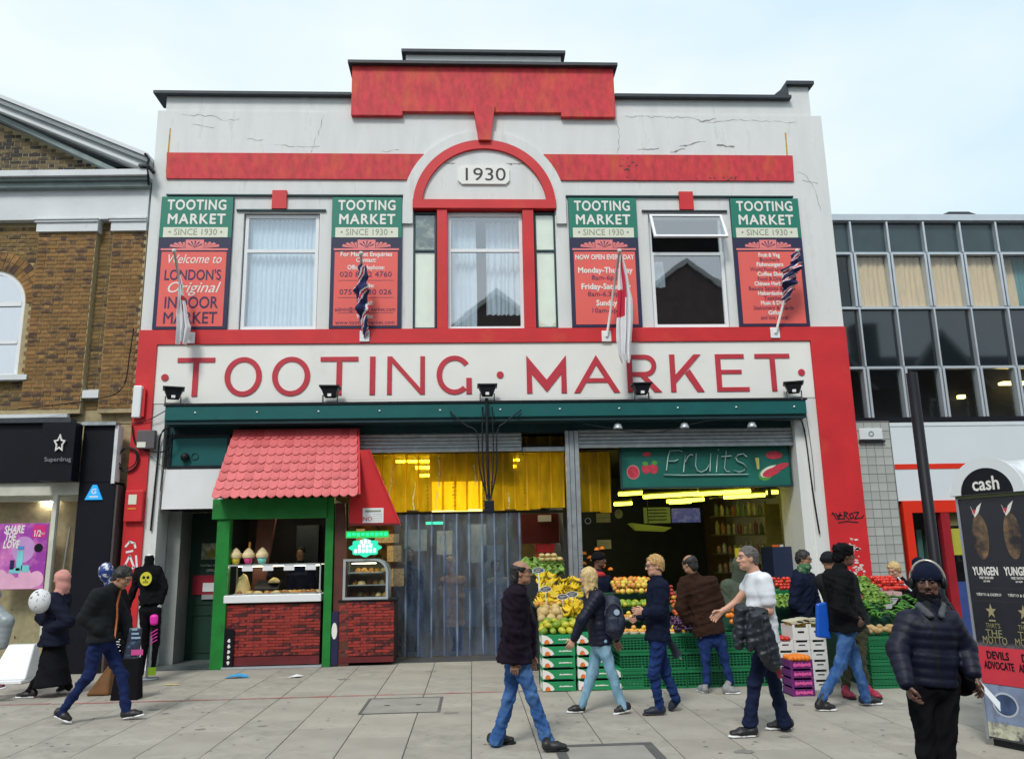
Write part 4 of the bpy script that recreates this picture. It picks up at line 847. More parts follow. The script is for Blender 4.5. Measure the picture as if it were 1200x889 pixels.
for c_ in cols:
    MB().box(c_-.018, c_+.018, YR-.10, YR+.06, rows[0][0], rows[0][1]).build('mullion', ALU, RB); MB().box(c_-.015, c_+.015, YR-.10, YR+.06, rows[2][0], rows[2][1]).build('mullion', ALU, RB)
    for r_ in (1, 3): MB().box(c_-.055, c_-.012, YR-.09, YR+.06, rows[r_][0], rows[r_][1]).build('mullion', ALU, RB); MB().box(c_+.012, c_+.055, YR-.09, YR+.06, rows[r_][0], rows[r_][1]).build('mullion', ALU, RB)
box('sill_band', X0, X1, YR-.12, YR+.1, fz(494.5), fz(489.6), BF, RB)
box('room_column', fx(1150, 460)-.15, fx(1150, 460)+.2, YR+1.3, YR+1.5, rows[3][0], rows[3][1], mat('yellow_column', (.5, .42, .12), .7), RB); 
box('room_floor', X0, X1, YR+.5, YR+.58, rows[3][0]-.1, rows[3][0], DARK, RB)
box('office_light', fx(1190, 446), fx(1190, 446)+1.2, YR+.35, YR+.5, fz(446), fz(443), glow('office_lamp', (1, .75, .25), 3), RB); box('office_light', fx(1140, 462), fx(1147, 462), YR+.4, YR+.5, fz(462), fz(458), glow('office_lamp', (1, .75, .25), 3), RB)
rl = MB()
zz = fz(243); rl.tube([(6.7, YR+.5, zz), (X1, YR+.5, zz)], .012, 6)
for px_ in (981, 1006, 1062, 1118, 1174, 1230): xx = at(px_, 248, YR+.5)[0]; rl.tube([(xx, YR+.5, fz(256)), (xx, YR+.5, zz)], .012, 6)
rl.build('roof_railing', STEEL, RB)
MB().prism([(at(1100, 252, YR+3)[0], at(1100, 253, YR+3)[2]), (at(1150, 252, YR+3)[0], at(1150, 253, YR+3)[2]), (at(1135, 248, YR+3)[0], at(1135, 248, YR+3)[2]), (at(1112, 248, YR+3)[0], at(1112, 248, YR+3)[2])], YR+3, YR+4).build('roof_lantern', COPE, RB)
# white shop fascia
zf = lambda py: at(1100, py, FY)[2]; FX0 = 7.44
WF = mat('pale_blue_white_panel', (.66, .72, .76), .35, .03, 1, .0)
box('fascia_panel', FX0, X1, FY-.0, FY+.25, zf(586), zf(494.5), WF, RB)
box('panel_joint', FX0, X1, FY-.004, FY, zf(499)-.006, zf(499)+.006, STEEL, RB)
REDS = mat('bright_red_sign', (.70, .03, .01), .35, .05, 2, 0)
box('red_stripe', FX0+.0, 9.3, FY-.008, FY, zf(549), zf(543), REDS, RB)
box('red_frame', FX0+.05, X1, FY-.03, FY+.1, zf(600), zf(586), REDS, RB); box('red_frame', FX0+.05, FX0+.2, FY-.03, FY+.1, 0, zf(600), REDS, RB); box('red_frame', 8.15, 8.3, FY-.02, FY+.1, 0, zf(600), mat('dark_red_frame', (.3, .01, .02), .4), RB)
MB().add([(FX0+.2, FY+.04, 0), (X1, FY+.04, 0), (X1, FY+.04, zf(600)), (FX0+.2, FY+.04, zf(600))], [(0, 1, 2, 3)]).build('pane', GLASSB, RB)
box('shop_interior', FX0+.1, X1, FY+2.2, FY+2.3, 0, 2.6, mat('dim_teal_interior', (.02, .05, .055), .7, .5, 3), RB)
box('shop_shutter_box', 8.3, 10.3, FY+.1, FY+.5, 2.05, 2.42, mat('olive_panel', (.16, .14, .05), .6), RB); box('yellow_notice', 8.35, 9.3, FY+.06, FY+.08, 1.55, 2.0, mat('yellow_print', (.55, .5, .05), .5), RB); box('stall_riser', 8.3, X1, FY+.02, FY+.2, 0, 1.1, mat('blue_panel', (.03, .06, .22), .5), RB)
for k in range(3): box('hanging_tube', 7.75+k*.16, 7.84+k*.16, FY+.4, FY+.5, .9, 2.1-.1*k, mat('green_grey_tube', (.08, .2, .18), .6), RB)
box('notice', 7.9, 8.05, FY+.03, FY+.035, 1.35, 1.5, UPVC, RB)
# grey tiled pier between the two buildings
TP = thing('tiled_pier', 'narrow pier of pale grey glazed tiles between the red pier and the white shop', 'pier', (7.1, FY, 0))
MB().box(6.805, 7.44, FY+.012, FY+.3, 0, zf(492)).build('backing', mat('tile_grout', (.12, .12, .12), .9), TP)
tw = .152; th = .152; n = 0; TLM = mat('glazed_grey_tile', (.40, .42, .40), .25, .08, 3, .05, rand=.08)
tme = MB().box(-tw/2+.004, tw/2-.004, -.012, 0, -th/2+.004, th/2-.004).mesh('tile', TLM)
z = zf(494)-th/2
while z > .2:
    for k in range(4): mesh_obj('tile', tme, TP, (6.89+k*tw+.0, FY+.012+random.uniform(-.002, .001), z))
    z -= th
zs_ = at(1016, 515, FY)[2]
sgn = thing('stone_plaque', 'small pale plaque on the grey tiled pier', 'plaque', (7.1, FY, zs_)); box('plate', 6.86, 7.28, FY-.03, FY-.003, zs_-.0, zs_+.2, STONE, sgn, bevel=.01); box('ledge', 6.84, 7.30, FY-.06, FY-.003, zs_-.05, zs_-.02, BLACK, sgn); MB().ring(7.07, zs_+.1, .03, .05, 0, 2*math.pi, FY-.036, FY-.031, 16).build('rosette', STONEG, sgn)
# signpost in front
xp, yp = 5.62+.62, 11.0; xm = (at(1070, 440, yp)[0]+at(1092, 640, yp)[0])/2
lp = thing('signpost', 'plain black steel post standing before the white shop, cut off at the top', 'post', (xm, yp, 0))
MB().lathe([(.11, 0), (.11, 1.0), (.075, 1.06), (.075, at(1070, 437, yp)[2]), (0, at(1070, 437, yp)[2]+.02)], (xm, yp, 0), 16).build('shaft', BF, lp, smooth=True)

# terrace across the road, behind the camera: it is what the windows reflect
OT = thing('terraced_houses', 'brick terrace with gables across the road, seen only as a reflection in the upper windows', 'building', (4, -9, 0))
OB = mat('dark_terrace_brick', (.10, .07, .06), .9, .2, 3); OR_ = mat('slate_roof', (.035, .035, .045), .7, .2, 3); OW = mat('terrace_trim', (.45, .45, .43), .6)
box('wall', -24, 34, -9.4, -9, 0, 9.2, OB, OT); MB().hexa([(-24, -9.2, 9.2), (34, -9.2, 9.2), (34, -16, 9.2), (-24, -16, 9.2), (-24, -12.5, 11.6), (34, -12.5, 11.6), (34, -13, 11.6), (-24, -13, 11.6)]).build('roof', OR_, OT)
for i, gx_ in enumerate((-21, -14.5, -8, -4.5, 1.3, 10.5, 17.2, 23, 29)):
    zp = {4: 13.9, 5: 15.4}.get(i, 11.9); hw, ze = {4: (3.0, 11.6), 5: (3.8, 12.6)}.get(i, (2.2, 9.2)); MB().prism([(gx_+hw, 9.2), (gx_-hw, 9.2), (gx_-hw, ze), (gx_, zp), (gx_+hw, ze)], -9.5, -8.95).build('gable', OB, OT)
    for s_ in (-1, 1): MB().prism([(gx_+s_*(hw+.25), ze-.1), (gx_+s_*hw, ze-.1), (gx_, zp-.05), (gx_, zp+.25)][::s_], -8.94, -8.8).build('bargeboard', OW, OT)
    for z in (1., 4.3, 7.0):
        f = frame_mb(gx_-.9, gx_+.9, z, z+1.7, .1, -8.99, -8.93).build('window', OW, OT); box('pane', gx_-.8, gx_+.8, -8.99, -8.96, z+.1, z+1.6, DARKG, f)
    if i % 2 == 0: box('chimney', gx_+2.9, gx_+4.1, -12.5, -11.6, 10.5, 13.2, OB, OT)
# ================================================================ TEAL BOX, WHITE PANEL, DOORWAY
SP = thing('side_entrance', 'dark doorway with green door under a white panel, left of the kiosk', 'entrance', (-4.75, FY+.1, 0))
box('box_panel', -5.08, -4.15, FY+.02, FY+.3, 3.27, 3.80, TEAL, SP); frame_mb(-5.12, -4.1, 3.22, 3.80, .05, FY-.01, FY+.06).build('box_frame', BLACK, SP)
MB().lathe([(0, -.08), (.05, -.06), (.075, 0), (.05, .05), (0, .07)], (-4.83, FY-.03, 3.42), 14).build('dome_camera', BLACK, SP, smooth=True)
MB().ring(-4.68, 3.43, .05, .06, 0, 2*math.pi, FY+.005, FY+.018, 20).build('ring_mark', TEALD, SP)
box('white_panel', -5.17, -4.18, FY+.0, FY+.06, 2.55, 3.215, WHITE, SP)
GDR = mat('dark_green_door', (.006, .04, .025), .5, .2, 3, .05)
box('door', -4.98, -4.15, FY+1.0, FY+1.06, 0, 2.54, GDR, SP); box('door_jamb', -5.2, -4.98, FY+.45, FY+1.1, 0, 2.54, mat('grey_reveal', (.32, .34, .33), .7, .1), SP)
for z in (.15, .95): frame_mb(-4.9, -4.3, z, z+.65, .03, FY+.985, FY+.999).build('door_moulding', GDR, SP)
box('door_head', -5.2, -4.15, FY+.07, FY+1.1, 2.55, 2.8, DARK, SP)
box('plaque', -4.78, -4.42, FY+.98, FY+.995, 1.72, 2.0, mat('plaque_yellow_green', (.35, .36, .22), .5, .5, 12), SP)
MB().prism([(-4.7, 1.76), (-4.5, 1.76), (-4.6, 1.93)], FY+.974, FY+.979).build('plaque_logo', mat('olive_logo', (.25, .25, .02), .5), SP)
text('TOOTING MARKET', .06, CREAMP, SP, (-4.6, FY+.995, 1.61), fitw=.38); text('OFFICE', .06, CREAMP, SP, (-4.6, FY+.995, 1.53), fitw=.17)
box('red_plate', -4.9, -4.3, FY+.975, FY+.995, 1.12, 1.45, mat('dark_red_plate', (.30, .01, .03), .5), SP); box('paper', -4.72, -4.50, FY+.965, FY+.974, 1.17, 1.32, UPVC, SP); box('paper', -4.73, -4.47, FY+.965, FY+.974, 1.04, 1.12, mat('grey_paper', (.3, .33, .33), .5), SP)
box('doorstep', -5.2, -4.2, FY-.1, FY+1.0, .007, .03, mat('wet_step', (.10, .12, .12), .4, .2), SP)
# ================================================================ KIOSK 1
KY = FY-.08
K = thing('snack_kiosk', 'green framed snack kiosk with red scalloped tile roof and brick counter', 'kiosk', (-3.2, KY, 0))
TLR = mat('red_roof_tile', (.66, .10, .11), .36, .10, 4, .1, 25, spec=.6, rand=.10, col2=(.42, .035, .04), c2s=2.5, c2a=.5, c2b=.75)
rx0t, rx1t, rzt, ryt = -4.02, -1.96, 3.86, FY-.03; rx0b, rx1b, rzb, ryb = -4.16, -1.84, 2.70, FY-.62
# tile: thin curved plate with rounded lower edge, in its own frame (x along, z up the slope, y out)
rows_, per = 8, 16
slope = Vector((0, ryt-ryb, rzt-rzb)); SLn = slope.length; ang = math.atan2(ryt-ryb, rzt-rzb); rh = SLn/(rows_)
def tile_mesh(w):
    mb = MB(); n = 8; lo = [(-w/2+w*i/n, -(.045)*math.sin(math.pi*i/n)) for i in range(n+1)]
    f = [(x, -.018-.008*math.sin(math.pi*(x/w+.5)), z) for x, z in lo]; tp = [(x, -.004, rh+.01) for x, z in lo]; bk = [(x, 0.004, z) for x, z in lo]
    vs = f+tp+bk; m_ = n+1
    fs = [(i, i+1, m_+i+1, m_+i) for i in range(n)]+[(2*m_+i, 2*m_+i+1, i+1, i) for i in range(n)]
    fs += [(0, m_, 2*m_), (n, 2*m_+n, m_+n)]
    return mb.add(vs, fs).mesh('roof_tile', TLR)
for r in range(rows_):
    t0 = r/rows_; xa = rx0b+(rx0t-rx0b)*t0; xb = rx1b+(rx1t-rx1b)*t0; w = (xb-xa)/per; me = tile_mesh(w-.003)
    for i in range(per):
        o = mesh_obj('roof_tile', me, K, (xa+w*(i+.5), ryb+(ryt-ryb)*t0-.006, rzb+(rzt-rzb)*t0), (-ang, 0, 0))
MB().hexa([(rx0b, ryb+.03, rzb+.01), (rx1b, ryb+.03, rzb+.01), (rx1b, FY-.03, rzb+.01), (rx0b, FY-.03, rzb+.01), (rx0t, ryt+.02, rzt-.02), (rx1t, ryt+.02, rzt-.02), (rx1t, FY+.1, rzt-.02), (rx0t, FY+.1, rzt-.02)]).build('roof_deck', BF, K)
MB().tube([(rx1b+.03, ryb, rzb), (rx1t+.03, ryt, rzt)], .022, 6).build('verge', RED, K)
box('green_header', -4.27, -2.40, KY-.12, KY+.05, 2.36, 2.69, GREEN, K, bevel=.006)
box('post', -4.19, -3.98, KY-.08, KY+.08, 0, 2.355, GREEN, K, bevel=.005); box('post', -2.42, -2.29, KY-.08, KY+.08, 0, 2.69, GREEN, K, bevel=.005)
box('threshold', -4.0, -2.42, KY-.10, KY+.1, .004, .035, ALU, K)
# brick counter
CB_ = mat('cladding_brick', (.38, .035, .025), .6, .25, 10, .3, 50, col2=(.06, .01, .012), c2s=8, c2a=.5, c2b=.64, rand=.45)
def counter(x0, x1, z1, y, parent, plinth=.14):
    box('counter_core', x0, x1, y+.012, y+.7, .05, z1, mat('dark_mortar', (.035, .012, .012), .9), parent)
    z = plinth+.05; row = 0; h = .047; me_c = {}
    while z+h < z1+.01:
        x = x0-(.12 if row % 2 else 0); 
        while x < x1-.01:
            a = max(x, x0); b = min(x+.235, x1)
            if b-a > .03:
                k = round(b-a, 3)
                if k not in me_c: me_c[k] = MB().box(-k/2+.002, k/2-.002, -.014, .0, -h/2+.004, h/2-.003).mesh('brick', CB_)
                mesh_obj('brick', me_c[k], parent, ((a+b)/2, y+.012+random.uniform(-.002, .004), z+h/2))
            x += .238
        z += h; row += 1
    box('plinth_board', x0, x1, y-.006, y+.011, .05, plinth+.04, mat('dark_red_wood', (.12, .012, .015), .5, .2, 5, .1), parent)
counter(-4.0, -2.47, 1.0, KY-.03, K)
box('counter_top', -4.02, -2.46, KY-.09, KY+.62, 1.02, 1.14, UPVC, K, bevel=.008)
fr = MB()
for xx in (-4.0, -2.50): fr.box(xx, xx+.022, KY-.07, KY-.05, 1.14, 1.62); fr.box(xx, xx+.022, KY+.5, KY+.52, 1.14, 1.62)
fr.box(-4.0, -2.48, KY-.07, KY-.045, 1.60, 1.625); fr.box(-4.0, -2.48, KY+.49, KY+.52, 1.60, 1.625); fr.build('display_frame', ALU, K)
MB().add([(-3.98, KY-.06, 1.14), (-2.5, KY-.06, 1.14), (-2.5, KY-.06, 1.6), (-3.98, KY-.06, 1.6)], [(0, 1, 2, 3)]).build('display_glass', GLASSB, K)
box('display_top', -3.99, -2.49, KY-.05, KY+.5, 1.615, 1.63, glass('top_glass', (.8, .9, .85), .2), K)
for xx in (-3.75, -3.42, -3.08, -2.73): box('price_card', xx, xx+.17, KY-.075, KY-.072, 1.52, 1.60, UPVC, K)
box('display_lamp', -3.9, -2.55, KY+.25, KY+.29, 1.585, 1.61, glow('warm_tube', (1, .85, .55), 7), K)
PST = [mat('pastry_gold', (.50, .24, .05), .6, .3, 15, .4), mat('pastry_brown', (.30, .11, .03), .6, .3, 15, .4), mat('pastry_cream', (.65, .48, .2), .6, .2, 10, .3)]
def blob(w, d, h, seed=0, n=10, r=5):
    rr = random.Random(seed); mb = MB(); vs = []; 
    for j in range(r+1):
        ph = math.pi/2*j/r
        for i in range(n):
            k = 1+rr.uniform(-.12, .12); vs.append((w*math.cos(ph)*math.cos(2*math.pi*i/n)*k, d*math.cos(ph)*math.sin(2*math.pi*i/n)*k, h*math.sin(ph)*(1+rr.uniform(-.1, .1))))
    fs = [(j*n+i, j*n+(i+1) % n, (j+1)*n+(i+1) % n, (j+1)*n+i) for j in range(r) for i in range(n)]
    return mb.add(vs, fs)
tray = thing('pastry_tray', 'steel tray inside the long glass counter of the green kiosk', 'tray', (-3.25, KY+.2, 1.142)); box('tray', -3.9, -2.55, KY+.0, KY+.45, 1.143, 1.16, ALU, tray)
pm_ = [blob(.075, .05, .04, s).mesh('pastry', PST[s % 3], True) for s in range(5)]
for i in range(26):
    o = mesh_obj('pastry', random.choice(pm_), None, (-3.82+.05*i+random.uniform(-.01, .01), KY+.06+.11*(i % 3)+random.uniform(-.02, .02), 1.162+.0*random.random()), (0, 0, random.uniform(0, 3)), label='golden pastry on the steel tray in the long glass counter', cat='pastry', group='pastries in the kiosk counter')
bm_ = blob(.13, .1, .3, 9); bm_.build('bread_loaf', PST[2], None, smooth=True, label='tall golden loaf at the left end inside the kiosk glass counter', cat='bread').location = (-3.8, KY+.2, 1.16)
dish = thing('serving_dish', 'tilted dark dish with pale food in the middle of the kiosk counter', 'dish', (-3.42, KY+.3, 1.162)); MB().hexa([(-3.6, KY+.1, 1.2), (-3.2, KY+.1, 1.2), (-3.2, KY+.4, 1.3), (-3.6, KY+.4, 1.3), (-3.6, KY+.1, 1.23), (-3.2, KY+.1, 1.23), (-3.2, KY+.4, 1.36), (-3.6, KY+.4, 1.36)]).build('dish', BLACK, dish); o = blob(.1, .08, .08, 4); o.v = [(a-3.3, b+KY+.25, c+1.32) for a, b, c in o.v]; o.build('food', PST[2], dish, smooth=True)
# ice cream tubs on top of the counter
for i, (px_, cc, lb_) in enumerate(((276, (.75, .55, .05), 'yellow cup of whipped ice cream, leftmost on the kiosk counter'), (291, (.65, .05, .22), 'pink cup of whipped ice cream with wafer stick, middle one on the kiosk counter'), (307, (.2, .6, .55), 'turquoise cup of whipped ice cream, rightmost on the kiosk counter'))):
    x_ = at(px_, 655, KY+.1)[0]; t = thing('ice_cream_cup', lb_, 'ice cream', (x_, KY+.1, 1.632), group=None)
    MB().lathe([(0, 0), (.05, 0), (.085, .11), (.08, .11), (.05, .03)], (0, 0, 0), 14).build('cup', mat('cup%d' % i, cc, .4), t, smooth=True, local=True)
    mb = MB(); mb.lathe([(.09, .10), (.105, .14), (.09, .18), (.075, .19), (.07, .21), (.045, .235), (.03, .25), (0, .27)], (0, 0, 0), 14); mb.build('whipped_top', mat('whipped_cream', (.75, .6, .35), .6, .15, 12, .3), t, smooth=True, local=True)
    if i == 1: MB().tube([(.01, 0, .2), (.015, 0, .36)], .018, 8).build('wafer', PST[0], t, local=True)
# interior of kiosk
box('inner_wall', -4.12, -2.3, KY+1.6, KY+1.65, 0, 2.69, mat('kiosk_inner', (.035, .03, .03), .7, .2), K); box('inner_side', -4.18, -4.12, KY+.09, KY+1.6, 0, 2.69, DARK, K); box('inner_side', -2.42, -2.36, KY+.09, KY+1.6, 0, 2.69, DARK, K); box('inner_ceiling', -4.11, -2.43, KY+.09, KY+1.6, 2.5, 2.55, DARK, K)
box('ceiling_light', -3.3, -2.95, KY+.5, KY+.9, 2.47, 2.495, glow('warm_lamp2', (1, .9, .6), 3.), K)
MB().hexa([(-3.75, KY+.5, 1.0), (-3.55, KY+.5, 1.0), (-3.55, KY+.6, 1.0), (-3.75, KY+.6, 1.0), (-3.68, KY+.5, 2.4), (-3.38, KY+.5, 2.4), (-3.38, KY+.6, 2.4), (-3.68, KY+.6, 2.4)]).build('red_brown_board', mat('red_brown_wood', (.10, .03, .02), .5, .2, 5), K)
box('grey_cabinet', -3.2, -2.8, KY+1.4, KY+1.55, .9, 2.3, mat('slate_cabinet', (.06, .07, .08), .4), K)
# vertical lettered strips beside the counters
ks = thing('strip_sign', 'narrow black strip with upright white lettering at the left foot of the kiosk counter', 'sign', (-3.93, KY-.09, .02)); box('panel', -3.975, -3.83, KY-.075, KY-.05, .04, .62, BF, ks); [MB().prism([(-3.90+.022*math.cos(q)*(1+.3*math.sin(3*q+k)), .1+.085*k+.03*math.sin(q)) for q in [i*math.pi/6 for i in range(12)]], KY-.078, KY-.0755).build('white_mark', WPR, ks) for k in range(5)]
# ================================================================ KIOSK 2
K2 = thing('snack_stall', 'small brick fronted snack stall with red sloping canopy and curved glass case', 'stall', (-1.75, KY, 0))
counter(-2.17, -1.28, .99, KY-.03, K2, .10)
box('counter_top', -2.19, -1.26, KY-.05, KY+.6, 1.005, 1.03, BLACK, K2)
MB().prism([(-2.02, 2.26), (-1.20, 2.22), (-1.73, 3.47), (-2.02, 3.47)], FY-.25, FY+.1).build('canopy', RED, K2)
box('canopy_edge', -2.02, -1.19, FY-.27, FY-.251, 2.215, 2.245, mat('dark_red_wood', (.12, .012, .015), .5), K2)
MB().tube([(-1.19, FY-.26, 2.24), (-1.72, FY-.26, 3.47)], .02, 6).build('verge', RED, K2)
no = box('notice', -1.80, -1.46, FY-.256, FY-.2505, 2.26, 2.50, UPVC, K2); text('NO', .10, REDL, K2, (-1.72, FY-.259, 2.32)); box('notice_line', -1.76, -1.5, FY-.2585, FY-.257, 2.435, 2.465, GPR, K2)
for k in range(4): box('notice_line', -1.64, -1.48, FY-.2585, FY-.257, 2.29+.035*k, 2.295+.035*k, GPR, K2)
MB().hexa([(-2.27, KY-.03, 0), (-2.0, KY-.03, 0), (-2.0, KY+.1, 0), (-2.27, KY+.1, 0), (-2.27, KY-.03, 2.6), (-2.12, KY-.03, 2.6), (-2.12, KY+.1, 2.6), (-2.27, KY+.1, 2.6)]).build('brown_post', mat('red_brown_wood', (.10, .03, .02), .5, .2, 5), K2) 
box('blue_panel', -2.285, -2.175, KY-.06, KY-.031, .02, .85, NAVY, K2); MB().prism([(-2.235+.045*math.cos(k*math.pi/8), .55+.13*math.sin(k*math.pi/8)) for k in range(16)], KY-.064, KY-.061).build('oval_logo', WPR, K2)
# curved display case
def ct(x0, x1, z0, z1, r, n=8): return [(x0, z0), (x1, z0), (x1, z1-r)]+[(x1-r+r*math.cos(math.pi/2*k/n), z1-r+r*math.sin(math.pi/2*k/n)) for k in range(1, n+1)]+[(x0, z1)]
o_, i_ = ct(-2.12, -1.38, 1.03, 1.68, .24), ct(-2.08, -1.42, 1.07, 1.645, .2)
case = MB(); n_ = len(o_)
for yy in (KY-.05, KY+.42):
    for k in range(n_): case.prism([o_[k], o_[(k+1) % n_], i_[(k+1) % n_], i_[k]], yy, yy+.03)
case.build('case_frame', ALU, K2)
MB().prism(i_, KY-.038, KY-.034).build('case_glass', GLASSB, K2)
for z in (1.25, 1.45): box('case_shelf', -2.05, -1.5 if z > 1.3 else -1.42, KY+.0, KY+.4, z, z+.012, ALU, K2)
box('case_lamp', -2.0, -1.6, KY+.1, KY+.13, 1.60, 1.615, glow('warm_tube', (1, .85, .55), 7), K2); box('case_back', -2.1, -1.4, KY+.45, KY+.46, 1.03, 1.6, mat('case_back', (.15, .12, .08), .6), K2)
for i in range(16):
    z = (1.075, 1.265, 1.465)[i % 3]; mesh_obj('pastry', random.choice(pm_), None, (-1.98+.035*i, KY+.12+random.uniform(0, .2), z), (0, 0, random.uniform(0, 3)), (1, 1, 1.6), label='pastry or pie slice inside the small curved glass case', cat='pastry', group='pastries in the curved glass case')
box('rear_panel', -2.1, -1.25, KY+1.2, KY+1.25, 0, 2.3, mat('amber_back', (.25, .12, .03), .6, .5, 6, 0, col2=(.03, .02, .02), c2s=5), K2)
ss = thing('menu_photo', 'small lit yellow food pictures behind the second snack stall', 'picture', (-1.45, KY+.9, 1.7))
for k, (a, b, c, d) in enumerate(((-1.72, -1.3, 1.95, 2.1), (-1.5, -1.25, 1.62, 1.9), (-2.05, -1.9, 1.75, 2.2), (-1.42, -1.2, 1.2, 1.5))): box('photo', a, b, KY+.9, KY+.92, c, d, mat('food_photo', (.55, .35, .12), .5, .6, 14, 0, col2=(.12, .05, .02), c2s=12, emit=(.5, .3, .1), es=.35), ss)
ns = thing('neon_sign', 'green lit lettered sign over the curved glass case of the second stall', 'sign', (-1.75, KY-.1, 1.75)); GN = glow('green_neon', (.02, .85, .30), 1.3)
box('upper_panel', -2.08, -1.38, KY-.1, KY-.08, 2.02, 2.13, mat('green_lit_panel', (.02, .3, .08), .5, emit=(.02, .6, .1), es=.5), ns); [box('lit_mark', -2.05+.075*k, -2.0+.075*k, KY-.104, KY-.101, 2.05+.01*(k % 2), 2.10, GN, ns) for k in range(9)]
P = [(-1.76+(.25+.025*math.cos(8*a))*math.cos(a), 1.86+(.14+.014*math.cos(8*a))*math.sin(a)) for a in [2*math.pi*k/48 for k in range(48)]]; MB().prism(P, KY-.1, KY-.08).build('cloud_panel', mat('green_lit_panel2', (.02, .3, .2), .5, emit=(.01, .5, .28), es=.9), ns)
GW = glow('white_green_light', (.65, 1, .85), 1.5); [box('lit_letter', -1.76+(k-(n_-1)/2)*.062-.022, -1.76+(k-(n_-1)/2)*.062+.022, KY-.104, KY-.101, z_, z_+.055+.012*(k % 2), GW, ns) for z_, n_ in ((1.925, 3), (1.855, 4), (1.78, 6)) for k in range(n_)]

# ================================================================ STRIP CURTAINS
YEL = glass('yellow_strip_plastic', (.95, .66, .03), .03, .15, .62, (.85, .55, .01), (.75, 1.25)); CLR = glass('clear_strip_plastic', (.62, .72, .92), .03, .12, .31, (.18, .26, .43))
YELL = glass('yellow_strip_overlap', (.9, .62, .02), .03, .15, .75, (.95, .70, .05), (.8, 1.2)); CLRL = glass('clear_strip_overlap', (.6, .7, .85), .05, .12, .45, (.50, .60, .78))
def strips(name, label, x0, x1, z0, z1, y, n, m, ml, jag=.02):
    t = thing(name, label, 'strip curtain', ((x0+x1)/2, y, z1)); w = (x1-x0)/n; r = random.Random(3)
    for i in range(n):
        a = x0+w*i-.015; b = x0+w*(i+1)+.015; yy = y+(.012 if i % 2 else 0); mb = MB(); nu, nv = 6, 10; vs = []; ph = r.uniform(0, 6); zz0 = z0+r.uniform(-jag, jag)
        for j in range(nv+1):
            for k in range(nu+1):
                u, v = k/nu, j/nv; vs.append((a+(b-a)*u+.008*math.sin(ph+v*5)*(1-v), yy+.022*math.sin(u*math.pi)+.012*math.sin(ph+v*7+u*2), zz0+(z1-zz0)*v))
        fs = [(j*(nu+1)+k, j*(nu+1)+k+1, (j+1)*(nu+1)+k+1, (j+1)*(nu+1)+k) for j in range(nv) for k in range(nu)]
        s = mb.add(vs, fs).build('strip', m, t, smooth=True)
        MB().add([(b-.045, yy-.006, zz0), (b-.018, yy-.006, zz0), (b-.018, yy-.006, z1), (b-.045, yy-.006, z1)], [(0, 1, 2, 3)]).build('overlap', ml, s)
    return t
yc = thing('strip_support', 'steel rail carrying the clear strip curtain', 'rail', (-.2, FY+.7, 2.45)); box('rail', -1.45, 1.63, FY+.72, FY+.76, 2.42, 2.47, BLACK, yc)
t = strips('yellow_strip_curtain', 'wide translucent yellow strip curtain in the upper half of the market entrance', -1.80, 1.66, 2.49, 3.79, FY+.62, 16, YEL, YELL)
t = strips('yellow_strip_curtain', 'small yellow strip curtain hanging beside the steel post left of the Fruits sign', 1.96, 2.49, 2.42, 3.49, FY+.62, 3, YEL, YELL); 
YMK = mat('curtain_scuff', (.08, .06, .01), .8); WMK = mat('curtain_streak', (.75, .72, .4), .5)
for i in range(34):
    x_ = random.choice([-.95, -.6, -.1, .2, .75, -.65]); x_ += random.uniform(-.02, .02); z_ = random.uniform(2.5, 3.2); pass
# pale broken streaks on the yellow plastic
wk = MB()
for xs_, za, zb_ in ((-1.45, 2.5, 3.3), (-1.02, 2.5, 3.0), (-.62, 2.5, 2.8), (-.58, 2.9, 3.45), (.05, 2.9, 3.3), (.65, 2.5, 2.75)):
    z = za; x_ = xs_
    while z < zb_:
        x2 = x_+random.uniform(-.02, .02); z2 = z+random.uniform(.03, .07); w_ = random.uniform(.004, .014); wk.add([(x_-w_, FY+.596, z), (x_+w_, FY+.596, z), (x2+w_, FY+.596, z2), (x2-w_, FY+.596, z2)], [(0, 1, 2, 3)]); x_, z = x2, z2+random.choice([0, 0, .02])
wko = wk.build('pale_streak', WMK, bpy.data.objects['yellow_strip_curtain'])
wk = MB()
for xs_ in (-.78, -.28, -.33, .22, .3, .35, .95):
    for k in range(7):
        z = 2.56+k*.065+random.uniform(-.01, .01); w_ = random.uniform(.006, .014); wk.box(xs_-w_, xs_+w_, FY+.595, FY+.598, z, z+random.uniform(.015, .03))
wk.build('printed_mark', YMK, bpy.data.objects['yellow_strip_curtain'])
strips('clear_strip_curtain', 'cloudy clear plastic strip curtain reaching down to the paving in the market entrance', -1.36, .86, .03, 2.43, FY+.66, 10, CLR, CLRL)
# hall behind the curtains
HALL = thing('hall_interior', 'dim market hall fittings seen through the strip curtains', 'interior', (0, 17, 0))
box('lit_sign', at(503, 550, 15.0)[0], at(602, 550, 15.0)[0], 15.0, 15.05, at(550, 563, 15.0)[2], at(550, 534, 15.0)[2], mat('green_hall_sign', (.08, .10, .03), .6, .3, 5), HALL); box('glow_panel', at(506, 580, 15.1)[0], at(565, 580, 15.1)[0], 15.1, 15.15, at(530, 601, 15.1)[2], at(530, 564, 15.1)[2], glow('amber_panel_glow', (1, .8, .25), 1.6), HALL)  # amber panel given its own glow, standing for light on it
box('backlight_tube', -1.1, .9, 16.2, 16.3, 3.40, 3.45, glow('hall_backlight', (1, .85, .45), 30), HALL); box('backlight_tube', -1.1, .9, 17.6, 17.7, 3.38, 3.43, glow('hall_backlight', (1, .85, .45), 30), HALL); box('backlight_tube', -1.4, .9, 15.25, 15.3, 3.42, 3.46, glow('hall_backlight', (1, .85, .45), 30), HALL)  # tubes added to light the yellow curtain from behind
